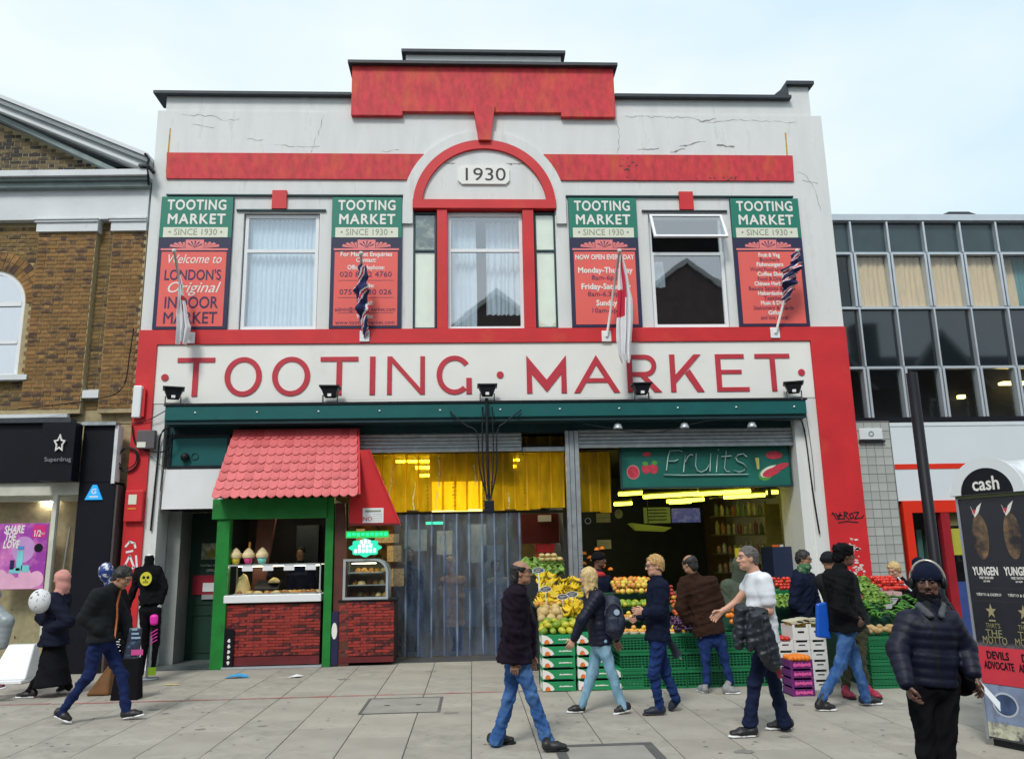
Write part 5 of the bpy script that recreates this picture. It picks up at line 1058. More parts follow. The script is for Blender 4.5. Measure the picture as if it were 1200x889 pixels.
box('floor', -4, 1.6, 14.9, 20, .007, .012, mat('hall_floor', (.10, .10, .12), .4), HALL)
box('dark_red_board', .82, 1.65, 15.6, 15.65, 1.9, 2.45, mat('maroon_board', (.10, .008, .012), .6), HALL); box('white_notice', 1.25, 1.5, 15.55, 15.59, 2.3, 2.42, UPVC, HALL)
box('shelf_light', 1.1, 1.6, 15.9, 16.0, 1.95, 1.98, glow('cool_tube', (.9, 1, .95), 4), HALL)
box('green_lit_bar', at(499, 612, 16.5)[0], at(519, 612, 16.5)[0], 16.5, 16.53, at(509, 614, 16.5)[2], at(509, 611, 16.5)[2], glow('green_bar', (.05, .9, .3), 2.5), HALL)
for k, (a_, b_, c_, d_, cc) in enumerate(((474, 500, 620, 645, (.35, .38, .42)), (512, 530, 622, 650, (.5, .5, .5)), (548, 570, 615, 660, (.30, .33, .38)), (566, 590, 640, 690, (.12, .16, .25)), (478, 505, 690, 740, (.06, .08, .16)), (535, 560, 690, 735, (.08, .10, .2)))): box('stall_board', at(a_, 640, 17.6)[0], at(b_, 640, 17.6)[0], 17.6, 17.7, at(500, d_, 17.6)[2], at(500, c_, 17.6)[2], mat('stall_board_%d' % k, cc, .7, .3), HALL)
RBK = mat('red_basket', (.5, .03, .03), .5)
for k in range(2): 
    t = thing('red_basket', ['red plastic basket on the upper shelf behind the banana stall', 'red plastic basket on the lower shelf behind the banana stall'][k], 'basket', (1.35, 15.4, 1.6+.2*k)); MB().hexa([(1.2, 15.3, 1.55+.18*k), (1.5, 15.3, 1.55+.18*k), (1.5, 15.5, 1.55+.18*k), (1.2, 15.5, 1.55+.18*k), (1.16, 15.27, 1.7+.18*k), (1.54, 15.27, 1.7+.18*k), (1.54, 15.53, 1.7+.18*k), (1.16, 15.53, 1.7+.18*k)]).build('bin', RBK, t)

# ================================================================ FRUITS SIGN AND SHOP INTERIOR
FS = thing('fruits_sign', 'teal green board reading Fruits with painted strawberries and melon slices', 'sign', (4.15, FY+.25, 2.8)); y = FY+.22
BRD = mat('teal_board', (.008, .13, .10), .45, .15, 2, .03); NEON = mat('unlit_neon_tube', (.35, .50, .48), .35)
x0, x1, z0, z1 = at(728, 550, y)[0], at(926, 550, y)[0], at(826, 570, y)[2], 3.60
box('board', x0, x1, y, y+.05, z0, z1, BRD, FS); frame_mb(x0-.02, x1+.02, z0-.02, z1, .03, y-.02, y+.06).build('frame', TEALD, FS)
def nt_(pts, r=.011, m=NEON, nm='neon_tube'):
    return MB().tube([(at(px_, py, y-.03)[0], y-.03, at(px_, py, y-.03)[2]) for px_, py in pts], r, 6).build(nm, m, FS, smooth=True)
nt_([(781, 551), (783, 535), (785, 528)]); nt_([(785, 528), (796, 527.5), (800, 529)]); nt_([(782, 540), (791, 540), (795, 538)]); nt_([(801, 553), (803, 533)]); nt_([(803, 541), (806, 535), (809, 532.5), (812, 533)])
nt_([(816, 531), (815, 545), (817, 551), (822, 553), (828, 550), (832, 543)]); nt_([(833, 531), (832, 552)]); nt_([(841, 533), (839.5, 553)]); nt_([(842, 526), (842, 528)]); nt_([(851, 528), (849, 548), (851, 552), (855, 552.5)]); nt_([(845, 535), (857, 534)])
nt_([(875, 535), (871, 531.5), (865, 532.5), (862, 536), (864, 540), (871, 543), (874.5, 547), (872, 551), (866, 553), (860, 551)]); nt_([(778, 556), (800, 556.5), (830, 556), (877, 555.5)])
STR = mat('strawberry_print', (.55, .04, .07), .5, .2, 20, 0); MEL = mat('melon_green_print', (.08, .30, .05), .5)
def disc(px_, py, rx, rz, m, yy, nm='fruit_picture', rot=0, a0=0, a1=2*math.pi):
    c = at(px_, py, yy); n = 20; P = []
    for k in range(n):
        a = a0+(a1-a0)*k/(n-1 if a1-a0 < 6 else n); u, v = rx*math.cos(a), rz*math.sin(a); P.append((c[0]+u*math.cos(rot)-v*math.sin(rot), c[2]+u*math.sin(rot)+v*math.cos(rot)))
    MB().prism(P, yy, yy+.003).build(nm, m, FS)
disc(742, 553, .10, .11, STR, y-.004); disc(742, 553, .115, .125, mat('pink_halo', (.6, .25, .25), .5), y-.0008-.0025+.0002)
disc(757, 549, .075, .09, STR, y-.004); disc(766, 549, .075, .09, STR, y-.005); disc(756, 543, .05, .04, MEL, y-.006); disc(767, 542, .05, .04, MEL, y-.0065)
disc(758, 532, .08, .04, STR, y-.004); disc(903, 552, .20, .09, mat('white_rind_print', (.7, .75, .6), .5), y-.004, rot=.35); disc(904, 553, .17, .07, STR, y-.006, rot=.35); disc(897, 556, .13, .10, MEL, y-.0015, rot=.3); disc(914, 547, .17, .055, STR, y-.0065, rot=.35)
disc(907, 533, .15, .07, STR, y-.004); MB().hexa([(at(888, 544, y)[0]-.02, y-.006, 3.1), (at(888, 544, y)[0]+.02, y-.006, 3.1), (at(888, 544, y)[0]+.02, y-.001, 3.1), (at(888, 544, y)[0]-.02, y-.001, 3.1), (at(888, 544, y)[0]-.04, y-.006, 3.3), (at(888, 544, y)[0]+.03, y-.006, 3.3), (at(888, 544, y)[0]+.03, y-.001, 3.3), (at(888, 544, y)[0]-.04, y-.001, 3.3)]).build('fruit_picture', mat('yellow_ice_print', (.65, .6, .15), .5), FS)
SI = thing('shop_fittings', 'dark fruit shop interior with ceiling tubes and shelves behind the Fruits sign', 'interior', (4.0, 17, 0))
TUB = glow('yellow_tube', (1, .86, .05), 5); TUBH = mat('tube_housing', (.12, .14, .04), .5)
for (px_, py, L2, Yt) in ((739, 578, .5, 15.6), (786, 580, 1.1, 15.0), (845, 577, 1.1, 15.0), (872, 581, .8, 15.6), (897, 577, .5, 16.2), (803, 586, .8, 16.6), (797, 588, .5, 17.8), (730, 590, .4, 17)):
    a = at(px_, py, Yt); d = Vector((.80, -.62, 0)).normalized()*L2/2; A = Vector(a)-d; C = Vector(a)+d
    ft = thing('ceiling_tube_light', {739: 'short yellow tube light just left of the Fruits sign lower edge', 786: 'long yellow tube light below the first letter of the Fruits sign', 845: 'long yellow tube light below the letter t of the Fruits sign', 872: 'yellow tube light right of the long one under the Fruits sign', 897: 'rightmost short yellow tube light under the painted melon', 803: 'yellow tube light deeper in the shop, directly above the television', 797: 'farthest short yellow tube light, left above the television', 730: 'small yellow tube light by the yellow strip curtain above the wall clock'}[px_], 'light', tuple(a), group='fluorescent tubes in the fruit shop')
    MB().tube([A, C], .036, 8).build('tube', TUB, ft); MB().tube([A+Vector((0, .03, .06)), C+Vector((0, .03, .06))], .05, 6).build('housing', TUBH, ft)
Yb = 17.5
def pb(name, label, cat, px0, px1, py0, py1, Yq, m, d=.03):
    a = at(px0, py1, Yq); b = at(px1, py0, Yq); t = thing(name, label, cat, (a[0], Yq, a[2])); box('panel', a[0], b[0], Yq, Yq+d, a[2], b[2], m, t); return t, a, b
pb('television', 'blue lit television screen high in the dark fruit shop', 'television', 788, 820, 595, 612, Yb, mat('tv_screen', (.03, .03, .12), .3, .6, 5, 0, col2=(.2, .25, .5), c2s=6, emit=(.06, .07, .22), es=.35), .06)
t, a, b = pb('menu_board', 'greenish lit menu board left of the television in the fruit shop', 'sign', 755, 785, 594, 613, Yb, mat('menu_green', (.14, .18, .07), .5, .2, 6, 0, emit=(.10, .14, .03), es=.25)); 
for k in range(4): box('menu_row', a[0]+.08, b[0]-.08, Yb-.01, Yb, a[2]+.06+.07*k, a[2]+.085+.07*k, TEALD, t)
t, a, b = pb('paper_notice', 'pale green paper notice on the wall beside the upper yellow strip curtain', 'notice', 699, 715, 601, 612, 15.4, mat('pale_green_paper', (.40, .42, .16), .7, .1), .01); box('text_line', a[0]+.03, b[0]-.03, 15.393, 15.399, (a[2]+b[2])/2-.01, (a[2]+b[2])/2+.01, GPR, t)
t, a, b = pb('paper_notice', 'lower yellowish paper notice with a hook beside the shutter post', 'notice', 700, 716, 632, 643, 15.4, mat('pale_green_paper2', (.36, .36, .14), .7, .1), .01)
for k in range(2): box('text_line', a[0]+.04, b[0]-.04, 15.393, 15.399, a[2]+.05+.05*k, a[2]+.06+.05*k, GPR, t)
ck = at(725, 602, 15.4); t = thing('wall_clock', 'small round greenish wall clock in the fruit shop', 'clock', tuple(ck)); MB().prism([(ck[0]+.075*math.cos(k*math.pi/10), ck[2]+.085*math.sin(k*math.pi/10)) for k in range(20)], 15.38, 15.42).build('face', mat('clock_face', (.30, .33, .12), .5), t); box('hand', ck[0]-.006, ck[0]+.006, 15.372, 15.379, ck[2], ck[2]+.06, BLACK, t)
rg = at(689, 610, 14.9); MB().ring(rg[0], rg[2], .045, .058, 0, 2*math.pi, 14.9, 14.91, 18).build('hook_ring', STEEL, None, label='small steel ring hanging beside the shutter post', cat='ring')
hs = at(760, 621, 16.2); t = thing('hanging_scale', 'yellow green pan scale hanging under the menu board', 'scale', tuple(hs)); MB().hexa([(hs[0]-.25, 16.1, hs[2]), (hs[0]+.3, 16.1, hs[2]-.03), (hs[0]+.3, 16.3, hs[2]-.03), (hs[0]-.25, 16.3, hs[2]), (hs[0]-.38, 16.0, hs[2]+.14), (hs[0]+.42, 16.0, hs[2]+.04), (hs[0]+.42, 16.4, hs[2]+.04), (hs[0]-.38, 16.4, hs[2]+.14)]).build('pan', mat('yellow_green_pan', (.30, .34, .04), .5, emit=(.2, .25, .02), es=.2), t); MB().tube([(hs[0], 16.2, hs[2]+.1), (hs[0], 16.2, 3.4)], .008).build('hanger', BLACK, t)
# shelves with packets on the right of the shop
sh = thing('goods_shelf', 'tall shelves of bottles and packets at the right side of the fruit shop', 'shelf', (5.0, 16.4, 0))
GC = [(.22, .2, .08), (.12, .14, .06), (.2, .2, .18), (.05, .08, .06), (.25, .12, .06), (.12, .03, .03), (.3, .3, .2)]
for k in range(7): box('shelf_board', 4.75, 6.0, 15.95, 16.25, .55+.36*k, .57+.36*k, mat('shelf_olive', (.06, .07, .03), .6), sh)
for k in range(7):
    for i in range(11):
        c = random.choice(GC); x_ = 4.78+i*.11; z = .572+.36*k; h = random.uniform(.14, .28)
        MB().lathe([(0, 0), (.04, 0), (.042, h*.7), (.018, h*.85), (.018, h), (0, h)], (x_+.04, 16.05, z), 8).build('packet', mat('goods_%d' % GC.index(c), c, .5, .3, 20, 0), sh)
box('yellow_panel', 5.55, 5.85, 15.4, 15.43, 1.55, 2.55, mat('olive_yellow_panel', (.20, .17, .03), .6, .2), SI)
box('orange_notice', *[at(p, 640, 15.0)[0] for p in (905, 913)], 15.0, 15.02, at(905, 655, 15)[2], at(905, 638, 15)[2], mat('orange_paper', (.75, .14, .02), .5), SI); box('white_notice', *[at(p, 640, 15.0)[0] for p in (914, 918)], 15.0, 15.02, at(905, 655, 15)[2], at(905, 638, 15)[2], UPVC, SI)
box('yellow_pillar', *[at(p, 650, 15.0)[0] for p in (862, 869)], 15.0, 15.05, at(905, 672, 15)[2], at(905, 641, 15)[2], mat('yellow_tag', (.5, .42, .02), .5), SI)
box('blue_crate_side', 5.35, 5.7, 14.6, 15.2, 1.2, 1.75, mat('navy_crate', (.01, .02, .06), .5), SI)
for k in range(14):
    a = at(702+random.uniform(-22, 18), 650+random.uniform(-8, 25), 14.7); blob(.05, .05, .05, k).build('orange', mat('orange_skin', (.75, .20, .01), .5, .1, 10, .2, 80), None, smooth=True, label='orange in the net sack hanging beside the shutter post', cat='orange', group='oranges in the hanging net').location = tuple(a)
# ================================================================ STALLS: crates, boxes, fruit
SY = 10.85
GCR = mat('green_crate_plastic', (.010, .17, .065), .4, .1, 6, .05); WBX = mat('white_carton', (.74, .75, .74), .7, .05, 5, .1); GBX = mat('green_carton', (.01, .26, .09), .55, .06, 5, .05); PBX = mat('purple_carton', (.16, .02, .17), .5, .25, 10, .05, col2=(.02, .02, .10), c2s=9)
def crate_parts(w, d, h):
    """open crate with slotted sides, local frame, front face at y=0"""
    mb = MB(); t = .012; n = 5
    mb.box(-w/2, w/2, 0, d, 0, .02); mb.box(-w/2-.006, w/2+.006, -.008, t, h-.035, h); mb.box(-w/2-.006, w/2+.006, d-t, d, h-.03, h)
    mb.box(-w/2-.006, -w/2+t, t, d-t, h-.03, h); mb.box(w/2-t, w/2+.006, t, d-t, h-.03, h); mb.box(-w/2, w/2, -.004, t, 0, .03)
    for k in range(n-1): z = .03+(h-.065)*(k+1)/n; mb.box(-w/2, w/2, 0, t*.8, z-.005, z+.008)
    m = int(w/.045)
    for i in range(m+1): x = -w/2+.006+(w-.012)*i/m; mb.box(x-.006, x+.006, .002, t*.9, .03, h-.035)
    for s in (-1, 1):
        mb.box(s*w/2-(t if s > 0 else 0), s*w/2+(t if s < 0 else 0), .0, d, .02, h-.03) if False else None
        for k in range(4): z = .02+(h-.05)*k/3; mb.box(s*(w/2-t/2)-t/2, s*(w/2-t/2)+t/2, t, d-t, z-.006, z+.014)
        for k in range(6): yv = t+(d-2*t)*k/5; mb.box(s*(w/2-t/2)-t/2+.002, s*(w/2-t/2)+t/2-.002, yv-.008, yv+.008, .02, h-.03)
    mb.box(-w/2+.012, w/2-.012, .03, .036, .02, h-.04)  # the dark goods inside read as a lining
    return mb
_cr = {}
def crate(x, z, y, w, h, label, d=.58, group='green plastic crates under the fruit stall', rz=0.):
    k = (w, h, d)
    if k not in _cr:
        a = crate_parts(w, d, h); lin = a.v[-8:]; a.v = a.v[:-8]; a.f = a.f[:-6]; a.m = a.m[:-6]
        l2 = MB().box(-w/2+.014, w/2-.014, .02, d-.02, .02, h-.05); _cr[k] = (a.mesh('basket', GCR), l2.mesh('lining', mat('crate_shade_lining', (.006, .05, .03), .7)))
    t = thing('green_crate', label, 'crate', (x, y, z), rz, group); ORG[t.name] = None
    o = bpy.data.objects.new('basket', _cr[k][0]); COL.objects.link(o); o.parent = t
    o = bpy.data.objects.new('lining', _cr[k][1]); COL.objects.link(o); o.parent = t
    return t
# centre stall: columns of three crates between the carton stacks and the white boxes
cw = .415; ch = .225; x_first = at(727, 775, SY)[0]+cw/2
posn = ['first', 'second', 'third', 'fourth', 'fifth', 'sixth', 'seventh', 'eighth']; lev = ['bottom', 'middle', 'top']
xs_c = [x_first+(cw+.012)*i for i in range(6)]
for i, x in enumerate(xs_c):
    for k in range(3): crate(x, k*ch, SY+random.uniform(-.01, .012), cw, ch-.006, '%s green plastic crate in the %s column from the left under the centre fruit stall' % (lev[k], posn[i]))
tb = thing('stall_table', 'trestle table covered in dark green cloth behind the stacked green crates', 'table', (2.9, SY+1.2, 0)); box('tabletop', 1.62, 4.25, SY+.62, SY+2.0, .66, .72, mat('dark_green_cloth', (.008, .06, .035), .8, .1), tb); box('cloth_front', 1.62, 4.25, SY+.60, SY+.62, .0, .72, mat('dark_green_cloth', (.008, .06, .035), .8, .1), tb)
for xx in (1.7, 4.1):
    for yy in (SY+.8, SY+1.9): box('leg', xx, xx+.05, yy, yy+.05, 0, .66, STEEL, tb)
for i, (dy, z) in enumerate(((.62, .80), (.95, .95), (1.3, 1.12))): box('riser', 1.62, 4.25, SY+dy, SY+dy+.4, z-.08, z, mat('dark_green_cloth', (.008, .06, .035), .8, .1), tb)
# green cartons of fruit: a white swoosh and an orange fruit printed on each end
def carton(x, z, y, w, h, d, label):
    t = thing('fruit_carton', label, 'box', (x, y, z), 0, 'green fruit cartons stacked at the left end of the stall'); ORG[t.name] = None
    mb = MB(); mb.box(-w/2, w/2, 0, d, 0, h-.02); mb.box(-w/2, -w/2+.02, 0, d, h-.02, h); mb.box(w/2-.02, w/2, 0, d, h-.02, h); mb.build('carton', GBX, t, local=True, bevel=.003)
    P = [(-w/2+.002, .012), (-w/2+.30*w, .012), (-w/2+.36*w, .03), (-w/2+.30*w, .07*h/.14), (-w/2+.18*w, .105*h/.14), (-w/2+.002, h-.012)]; MB().prism(P, -.003, -.0005).build('white_swoosh', WPR, t, local=True)
    P = [(-w/2+.16*w+.035*math.cos(k*math.pi/8), .012+.05*math.sin(k*math.pi/8)) for k in range(9)]; MB().prism(P, -.005, -.0032).build('fruit_print', mat('orange_print', (.72, .16, .03), .5, .2, 20), t, local=True)
    MB().box(w*.0, w*.40, -.002, -.0006, h*.40, h*.47).box(w*.03, w*.06, -.002, -.0006, h*.472, h*.53).box(w*.12, w*.30, -.002, -.0006, h*.472, h*.505).build('white_mark', WPR, t, local=True)
    MB().box(-w*.32, w*.36, -.0015, .0002, h*.0-.0, h*.06).build('hand_slot', BLACK, t, local=True)
    box_ = MB().box(-w/2-.001, -w/2, .02, d*.9, .02, h*.7).build('side_label', WPR, t, local=True)
bw, bh = .425, .142
for ci_, x in enumerate((at(655, 780, SY)[0], at(655, 780, SY)[0]+.45, at(655, 780, SY)[0]+.90-.03)):
    n = (5, 5, 2)[ci_]
    for k in range(n): carton(x+random.uniform(-.004, .004), k*bh, SY+.0, bw, bh-.004, .36, '%s carton %s in the %s stack of green banana cartons' % (('lowest', 'second', 'third', 'fourth', 'top')[k] if n == 5 else ('lowest', 'top')[k], 'counted from the paving', ('left', 'middle', 'short right')[ci_]))
# fruit meshes
def ico(r, sub=2, sc=(1, 1, 1), dent=0.):
    bm = __import__('bmesh').new(); __import__('bmesh').ops.create_icosphere(bm, subdivisions=sub, radius=r)
    mb = MB(); vs = [(v.co.x*sc[0], v.co.y*sc[1], v.co.z*sc[2]) for v in bm.verts]
    if dent: vs = [(x, y, z*(1-dent*math.exp(-(x*x+y*y)/(r*r*.08)))) for x, y, z in vs]
    fs = [tuple(v.index for v in f.verts) for f in bm.faces]; bm.free(); return mb.add(vs, fs)
FM = dict(melon=mat('melon_skin', (.52, .38, .16), .6, .15, 14, .3, 40, rand=.15), lime=mat('green_mango_skin', (.20, .33, .02), .35, .2, 8, .05, col2=(.5, .45, .03), c2s=7, rand=.2), banana=mat('banana_skin', (.78, .52, .015), .45, .1, 9, .05, col2=(.5, .42, .03), c2s=4, rand=.12), orange=mat('orange_skin', (.75, .20, .01), .5, .1, 10, .2, 80), apple=mat('red_apple_skin', (.45, .02, .02), .3, .3, 8, .03, col2=(.55, .3, .03), c2s=5, rand=.3), peach=mat('peach_skin', (.75, .33, .06), .5, .2, 8, .05, col2=(.7, .55, .08), c2s=4, rand=.3),
          plum=mat('plum_skin', (.05, .012, .05), .3, .3, 8, .03, rand=.4), tomato=mat('tomato_skin', (.60, .03, .015), .22, .1, 6, 0, rand=.2), greens=mat('green_vegetable', (.05, .20, .015), .45, .3, 10, .1, rand=.35), lettuce=mat('lettuce_green', (.18, .32, .05), .6, .3, 10, .3, rand=.3), tan=mat('tan_root', (.42, .28, .12), .7, .2, 10, .3, rand=.2))
fr_me = dict(melon=ico(.062, 2, (1, 1, .95)).mesh('melon', FM['melon'], True), lime=ico(.048, 2, (1.25, .95, .9)).mesh('mango', FM['lime'], True), orange=ico(.04, 2).mesh('orange', FM['orange'], True), apple=ico(.038, 2, (1, 1, .9), .3).mesh('apple', FM['apple'], True), peach=ico(.04, 2, (1, 1, .95)).mesh('peach', FM['peach'], True), plum=ico(.028, 2).mesh('plum', FM['plum'], True), tomato=ico(.034, 2, (1, 1, .85)).mesh('tomato', FM['tomato'], True), tan=ico(.05, 2, (1.3, .8, .8)).mesh('root', FM['tan'], True))
def banana_bunch():
    mb = MB()
    for k in range(6):
        a = (k-2.5)*.22; pts = []
        for j in range(7):
            t = j/6; th = -.9+1.8*t; r = .10; pts.append((r*math.sin(th), (1-math.cos(th))*r*-.2+k*.024-.06, r*(1-math.cos(th))*1.0+.02*(2.5-abs(k-2.5))))
        pts = [(x*math.cos(a)-y*math.sin(a), x*math.sin(a)+y*math.cos(a), z) for x, y, z in pts]
        mb.tube(pts, [.007, .015, .019, .020, .018, .014, .005], 7)
    return mb
bb_me = banana_bunch().mesh('banana_bunch', FM['banana'], True)
def pile(me, name, label, cat, group, x0, x1, nx, y0, y1, ny, z0, z1, jit=.021, layers=1, rot=True, sc=(1, 1)):
    for l in range(layers):
        for j in range(ny-l):
            for i in range(nx-l):
                u = (i+.5*l+.5)/nx; v = (j+.5*l+.5)/ny; s = random.uniform(.84, 1.16)
                mesh_obj(name, me, None, (x0+(x1-x0)*u+random.uniform(-jit, jit), y0+(y1-y0)*v+random.uniform(-jit, jit), z0+(z1-z0)*v+l*.06), (random.uniform(-.5, .5), random.uniform(-.5, .5), random.uniform(0, 6.28)) if rot else (0, 0, random.uniform(-.5, .5)), (s, s, s), label=label, cat=cat, group=group)
xL = at(632, 735, SY)[0]; xR = at(672, 735, SY)[0]
pile(fr_me['lime'], 'mango', 'green or yellow mango piled in the front of the left fruit display', 'mango', 'mangoes above the green cartons', xL, at(684, 735, SY)[0], 5, SY+.02, SY+.34, 4, .72, .80, layers=2)
pile(fr_me['melon'], 'melon', 'pale yellow netted melon piled behind the mangoes', 'melon', 'melons on the left fruit display', at(629, 715, SY+.4)[0], at(662, 715, SY+.4)[0], 3, SY+.34, SY+.62, 3, .84, .97, layers=2)
for k in range(9):
    mesh_obj('banana_bunch', bb_me, None, (at(667+(k % 3)*6, 715, SY+.4)[0], SY+.34+.1*(k//3), .88+.05*(k//3)+.02*(k % 2)), (random.uniform(-.3, .6), random.uniform(-.3, .3), random.uniform(-.6, .6)+1.3), (1.05,)*3, label='yellow banana bunch beside the melons on the left fruit display', cat='bananas', group='banana bunches beside the melons')
box('banana_shelf', *(at(628, 700, SY+.9)[0], at(684, 700, SY+.9)[0]), SY+.66, SY+1.9, .96, 1.0, mat('dark_green_cloth', (.008, .06, .035), .8, .1), None, label='dark covered shelf carrying the bananas behind the melons', cat='shelf')
box('banana_riser', *(at(628, 700, SY+.9)[0], at(684, 700, SY+.9)[0]), SY+.655, SY+.665, 0, .955, mat('dark_green_cloth', (.008, .06, .035), .8, .1), None, label='dark cloth front below the banana shelf', cat='cloth')
for k in range(30):
    i, j = k % 6, k//6; v = j/4; Yq = SY+.78+.2*j
    mesh_obj('banana_bunch', bb_me, None, (at(634+i*8+v*3, 690, Yq)[0]+random.uniform(-.02, .02), Yq, 1.02+.085*j+random.uniform(-.01, .01)), (random.uniform(-.3, .9), random.uniform(-.3, .3), random.uniform(-1, 1)+1.3), (1.15,)*3, label='yellow banana bunch heaped on the shelf beside the shutter post', cat='bananas', group='banana bunches on the shelf by the shutter post') if k < 26 else None
for i in range(8): mesh_obj('orange', fr_me['peach'], None, (at(629+i*4.2, 694, SY+.7)[0], SY+.70+.03*(i % 2), 1.03), label='yellow orange mango at the front edge of the banana shelf', cat='mango', group='mangoes on the banana shelf edge')
# price tags
for px_, py, lb_ in ((631, 668, 'farthest left grey oval price tag on a stick among the bananas'), (639.5, 690, 'dark grey oval price tag above the melons'), (659.5, 699, 'grey oval price tag on a stick behind the melons'), (670.5, 696, 'tilted grey oval price tag beside the banana bunches')):
    Yq = SY+.55; a = at(px_, py, Yq); t = thing('price_tag', lb_, 'price tag', tuple(a)); MB().prism([(a[0]+.075*math.cos(k*math.pi/10), a[2]+.035*math.sin(k*math.pi/10)+.008*math.cos(k*math.pi/10)) for k in range(20)], Yq, Yq+.006).build('tag', mat('slate_tag', (.10, .12, .16), .4), t); MB().tube([(a[0], Yq+.003, a[2]-.03), (a[0], Yq+.003, a[2]-.28)], .006, 6).build('stick', UPVC, t)
    frame_ = MB()
    for k in range(20):
        a0, a1 = k*math.pi/10, (k+1)*math.pi/10; P = [(a[0]+r*math.cos(q), a[2]+.47*r*math.sin(q)) for q, r in ((a0, .075), (a0, .084), (a1, .084), (a1, .075))]; frame_.prism(P, Yq-.003, Yq+.008)
    frame_.build('rim', UPVC, t)
    for k in range(2): box('handwriting', a[0]-.04, a[0]+.04-.02*k, Yq-.003, Yq-.0005, a[2]+.008-.018*k, a[2]+.012-.018*k, WPR, t)
# centre stall fruit in bowls and trays
BWL = mat('pale_bowl', (.55, .52, .38), .5, .1)
def bowl(px_, py, Yq, me, nm, label, group, r=.085, n=7, m=BWL):
    a = at(px_, py, Yq); t = thing('fruit_bowl', label, 'bowl', (a[0], a[1], a[2]), 0, group); ORG[t.name] = None
    MB().lathe([(0, 0), (r*.6, 0), (r, .05), (r*.96, .05), (r*.55, .01)], (0, 0, 0), 14).build('bowl', m, t, smooth=True, local=True)
    for k in range(n):
        q = 2*math.pi*k/(n-1); rr = r*.55 if k < n-1 else 0
        mesh_obj(nm, me, None, (a[0]+rr*math.cos(q), a[1]+rr*math.sin(q), a[2]+(.055 if k < n-1 else .10)), (0, 0, k), (.8,)*3, label='%s heaped in %s' % (nm, group), cat=nm, group='%s lying in %s' % (nm, group))
for i, px_ in enumerate((731, 743, 755, 790, 800)): bowl(px_, 744, SY+.18, fr_me['peach'], 'peach', 'pale bowl of peaches in the front row of the centre stall', 'front row bowls')
for i, px_ in enumerate((737, 750, 762)): bowl(px_, 727, SY+.5, fr_me['peach'], 'peach', 'pale bowl of peaches in the second row of the centre stall', 'second row bowls')
pile(fr_me['lime'], 'mango', 'yellow green mango in the middle tier of the centre stall', 'mango', 'mangoes on the middle tier of the centre stall', at(724, 712, SY+.9)[0], at(766, 712, SY+.9)[0], 8, SY+.78, SY+1.0, 2, .98, 1.02)
pile(fr_me['peach'], 'peach', 'orange yellow peach piled on the top tier of the centre stall', 'peach', 'peaches on the top tier of the centre stall', at(719, 695, SY+1.2)[0], at(770, 695, SY+1.2)[0], 9, SY+1.0, SY+1.55, 4, 1.14, 1.28, layers=2)
pile(fr_me['orange'], 'orange', 'orange at the back of the centre stall', 'orange', 'oranges at the back of the centre stall', at(722, 690, SY+1.5)[0], at(760, 690, SY+1.5)[0], 7, SY+1.55, SY+1.75, 1, 1.30, 1.32)
pile(fr_me['apple'], 'apple', 'red apple behind the blond man on the centre stall', 'apple', 'red apples on the centre stall', at(784, 712, SY+.8)[0], at(800, 712, SY+.8)[0], 3, SY+.6, SY+1.4, 6, .95, 1.22)
pile(fr_me['apple'], 'apple', 'red apple in the front heap left of the brown jacket', 'apple', 'red apples in the front heap of the stall', at(790, 725, SY+.4)[0], at(804, 725, SY+.4)[0], 3, SY+.28, SY+.5, 2, .88, .92)
pile(fr_me['plum'], 'plum', 'dark plum heaped at the front of the centre stall', 'plum', 'dark plums at the front of the centre stall', at(789, 737, SY+.1)[0], at(814, 737, SY+.1)[0], 7, SY+.03, SY+.42, 5, .70, .80, layers=2)
pile(fr_me['orange'], 'orange', 'orange right of the man in the brown jacket', 'orange', 'oranges right of the brown jacket', at(846, 725, SY+.6)[0], at(862, 725, SY+.6)[0], 3, SY+.2, SY+1.3, 7, .74, 1.2)
pile(fr_me['tomato'], 'tomato', 'tomato in the white and red heap behind the man in the white T shirt', 'tomato', 'tomatoes at the right end of the centre stall', at(904, 690, 12)[0], at(926, 690, 12)[0], 5, 11.6, 12.1, 4, 1.15, 1.3)
box('green_tray', at(902, 700, 11.6)[0], at(930, 700, 11.6)[0], 11.5, 12.2, 1.02, 1.14, GCR, None, label='green tray below the tomatoes right of the white T shirt', cat='tray')
box('stall_table', at(902, 700, 11.6)[0], at(932, 700, 11.6)[0], 11.5, 12.4, 0, 1.01, mat('dark_green_cloth', (.008, .06, .035), .8, .1), None, label='cloth covered table under the green tomato tray', cat='table')
# white cartons and purple cartons
def wbox(x, z, y, w, h, label, m=WBX, d=.4, name='white_carton', group='white cartons stacked by the stall', cat='box'):
    t = thing(name, label, cat, (x, y, z), 0, group); ORG[t.name] = None
    mb = MB(); mb.box(-w/2, w/2, 0, .008, 0, h*.78); mb.box(-w/2, -w/2+.008, .008, d, 0, h*.9); mb.box(w/2-.008, w/2, .008, d, 0, h*.9); mb.box(-w/2, w/2, d-.008, d, 0, h*.9); mb.box(-w/2, w/2, .008, d-.008, 0, .01)
    mb.box(-w/2, -w/2+.03, -.001, .006, h*.78, h); mb.box(w/2-.03, w/2, -.001, .006, h*.78, h); mb.build('carton', m, t, local=True)
    MB().box(-w*.2, w*.2, -.002, -.0005, h*.45, h*.57).build('hand_slot', BLACK, t, local=True)
    return t
YW = 10.45
cx3 = [at(922.5, 780, YW)[0], at(942, 780, YW)[0], at(961.5, 780, YW)[0]]
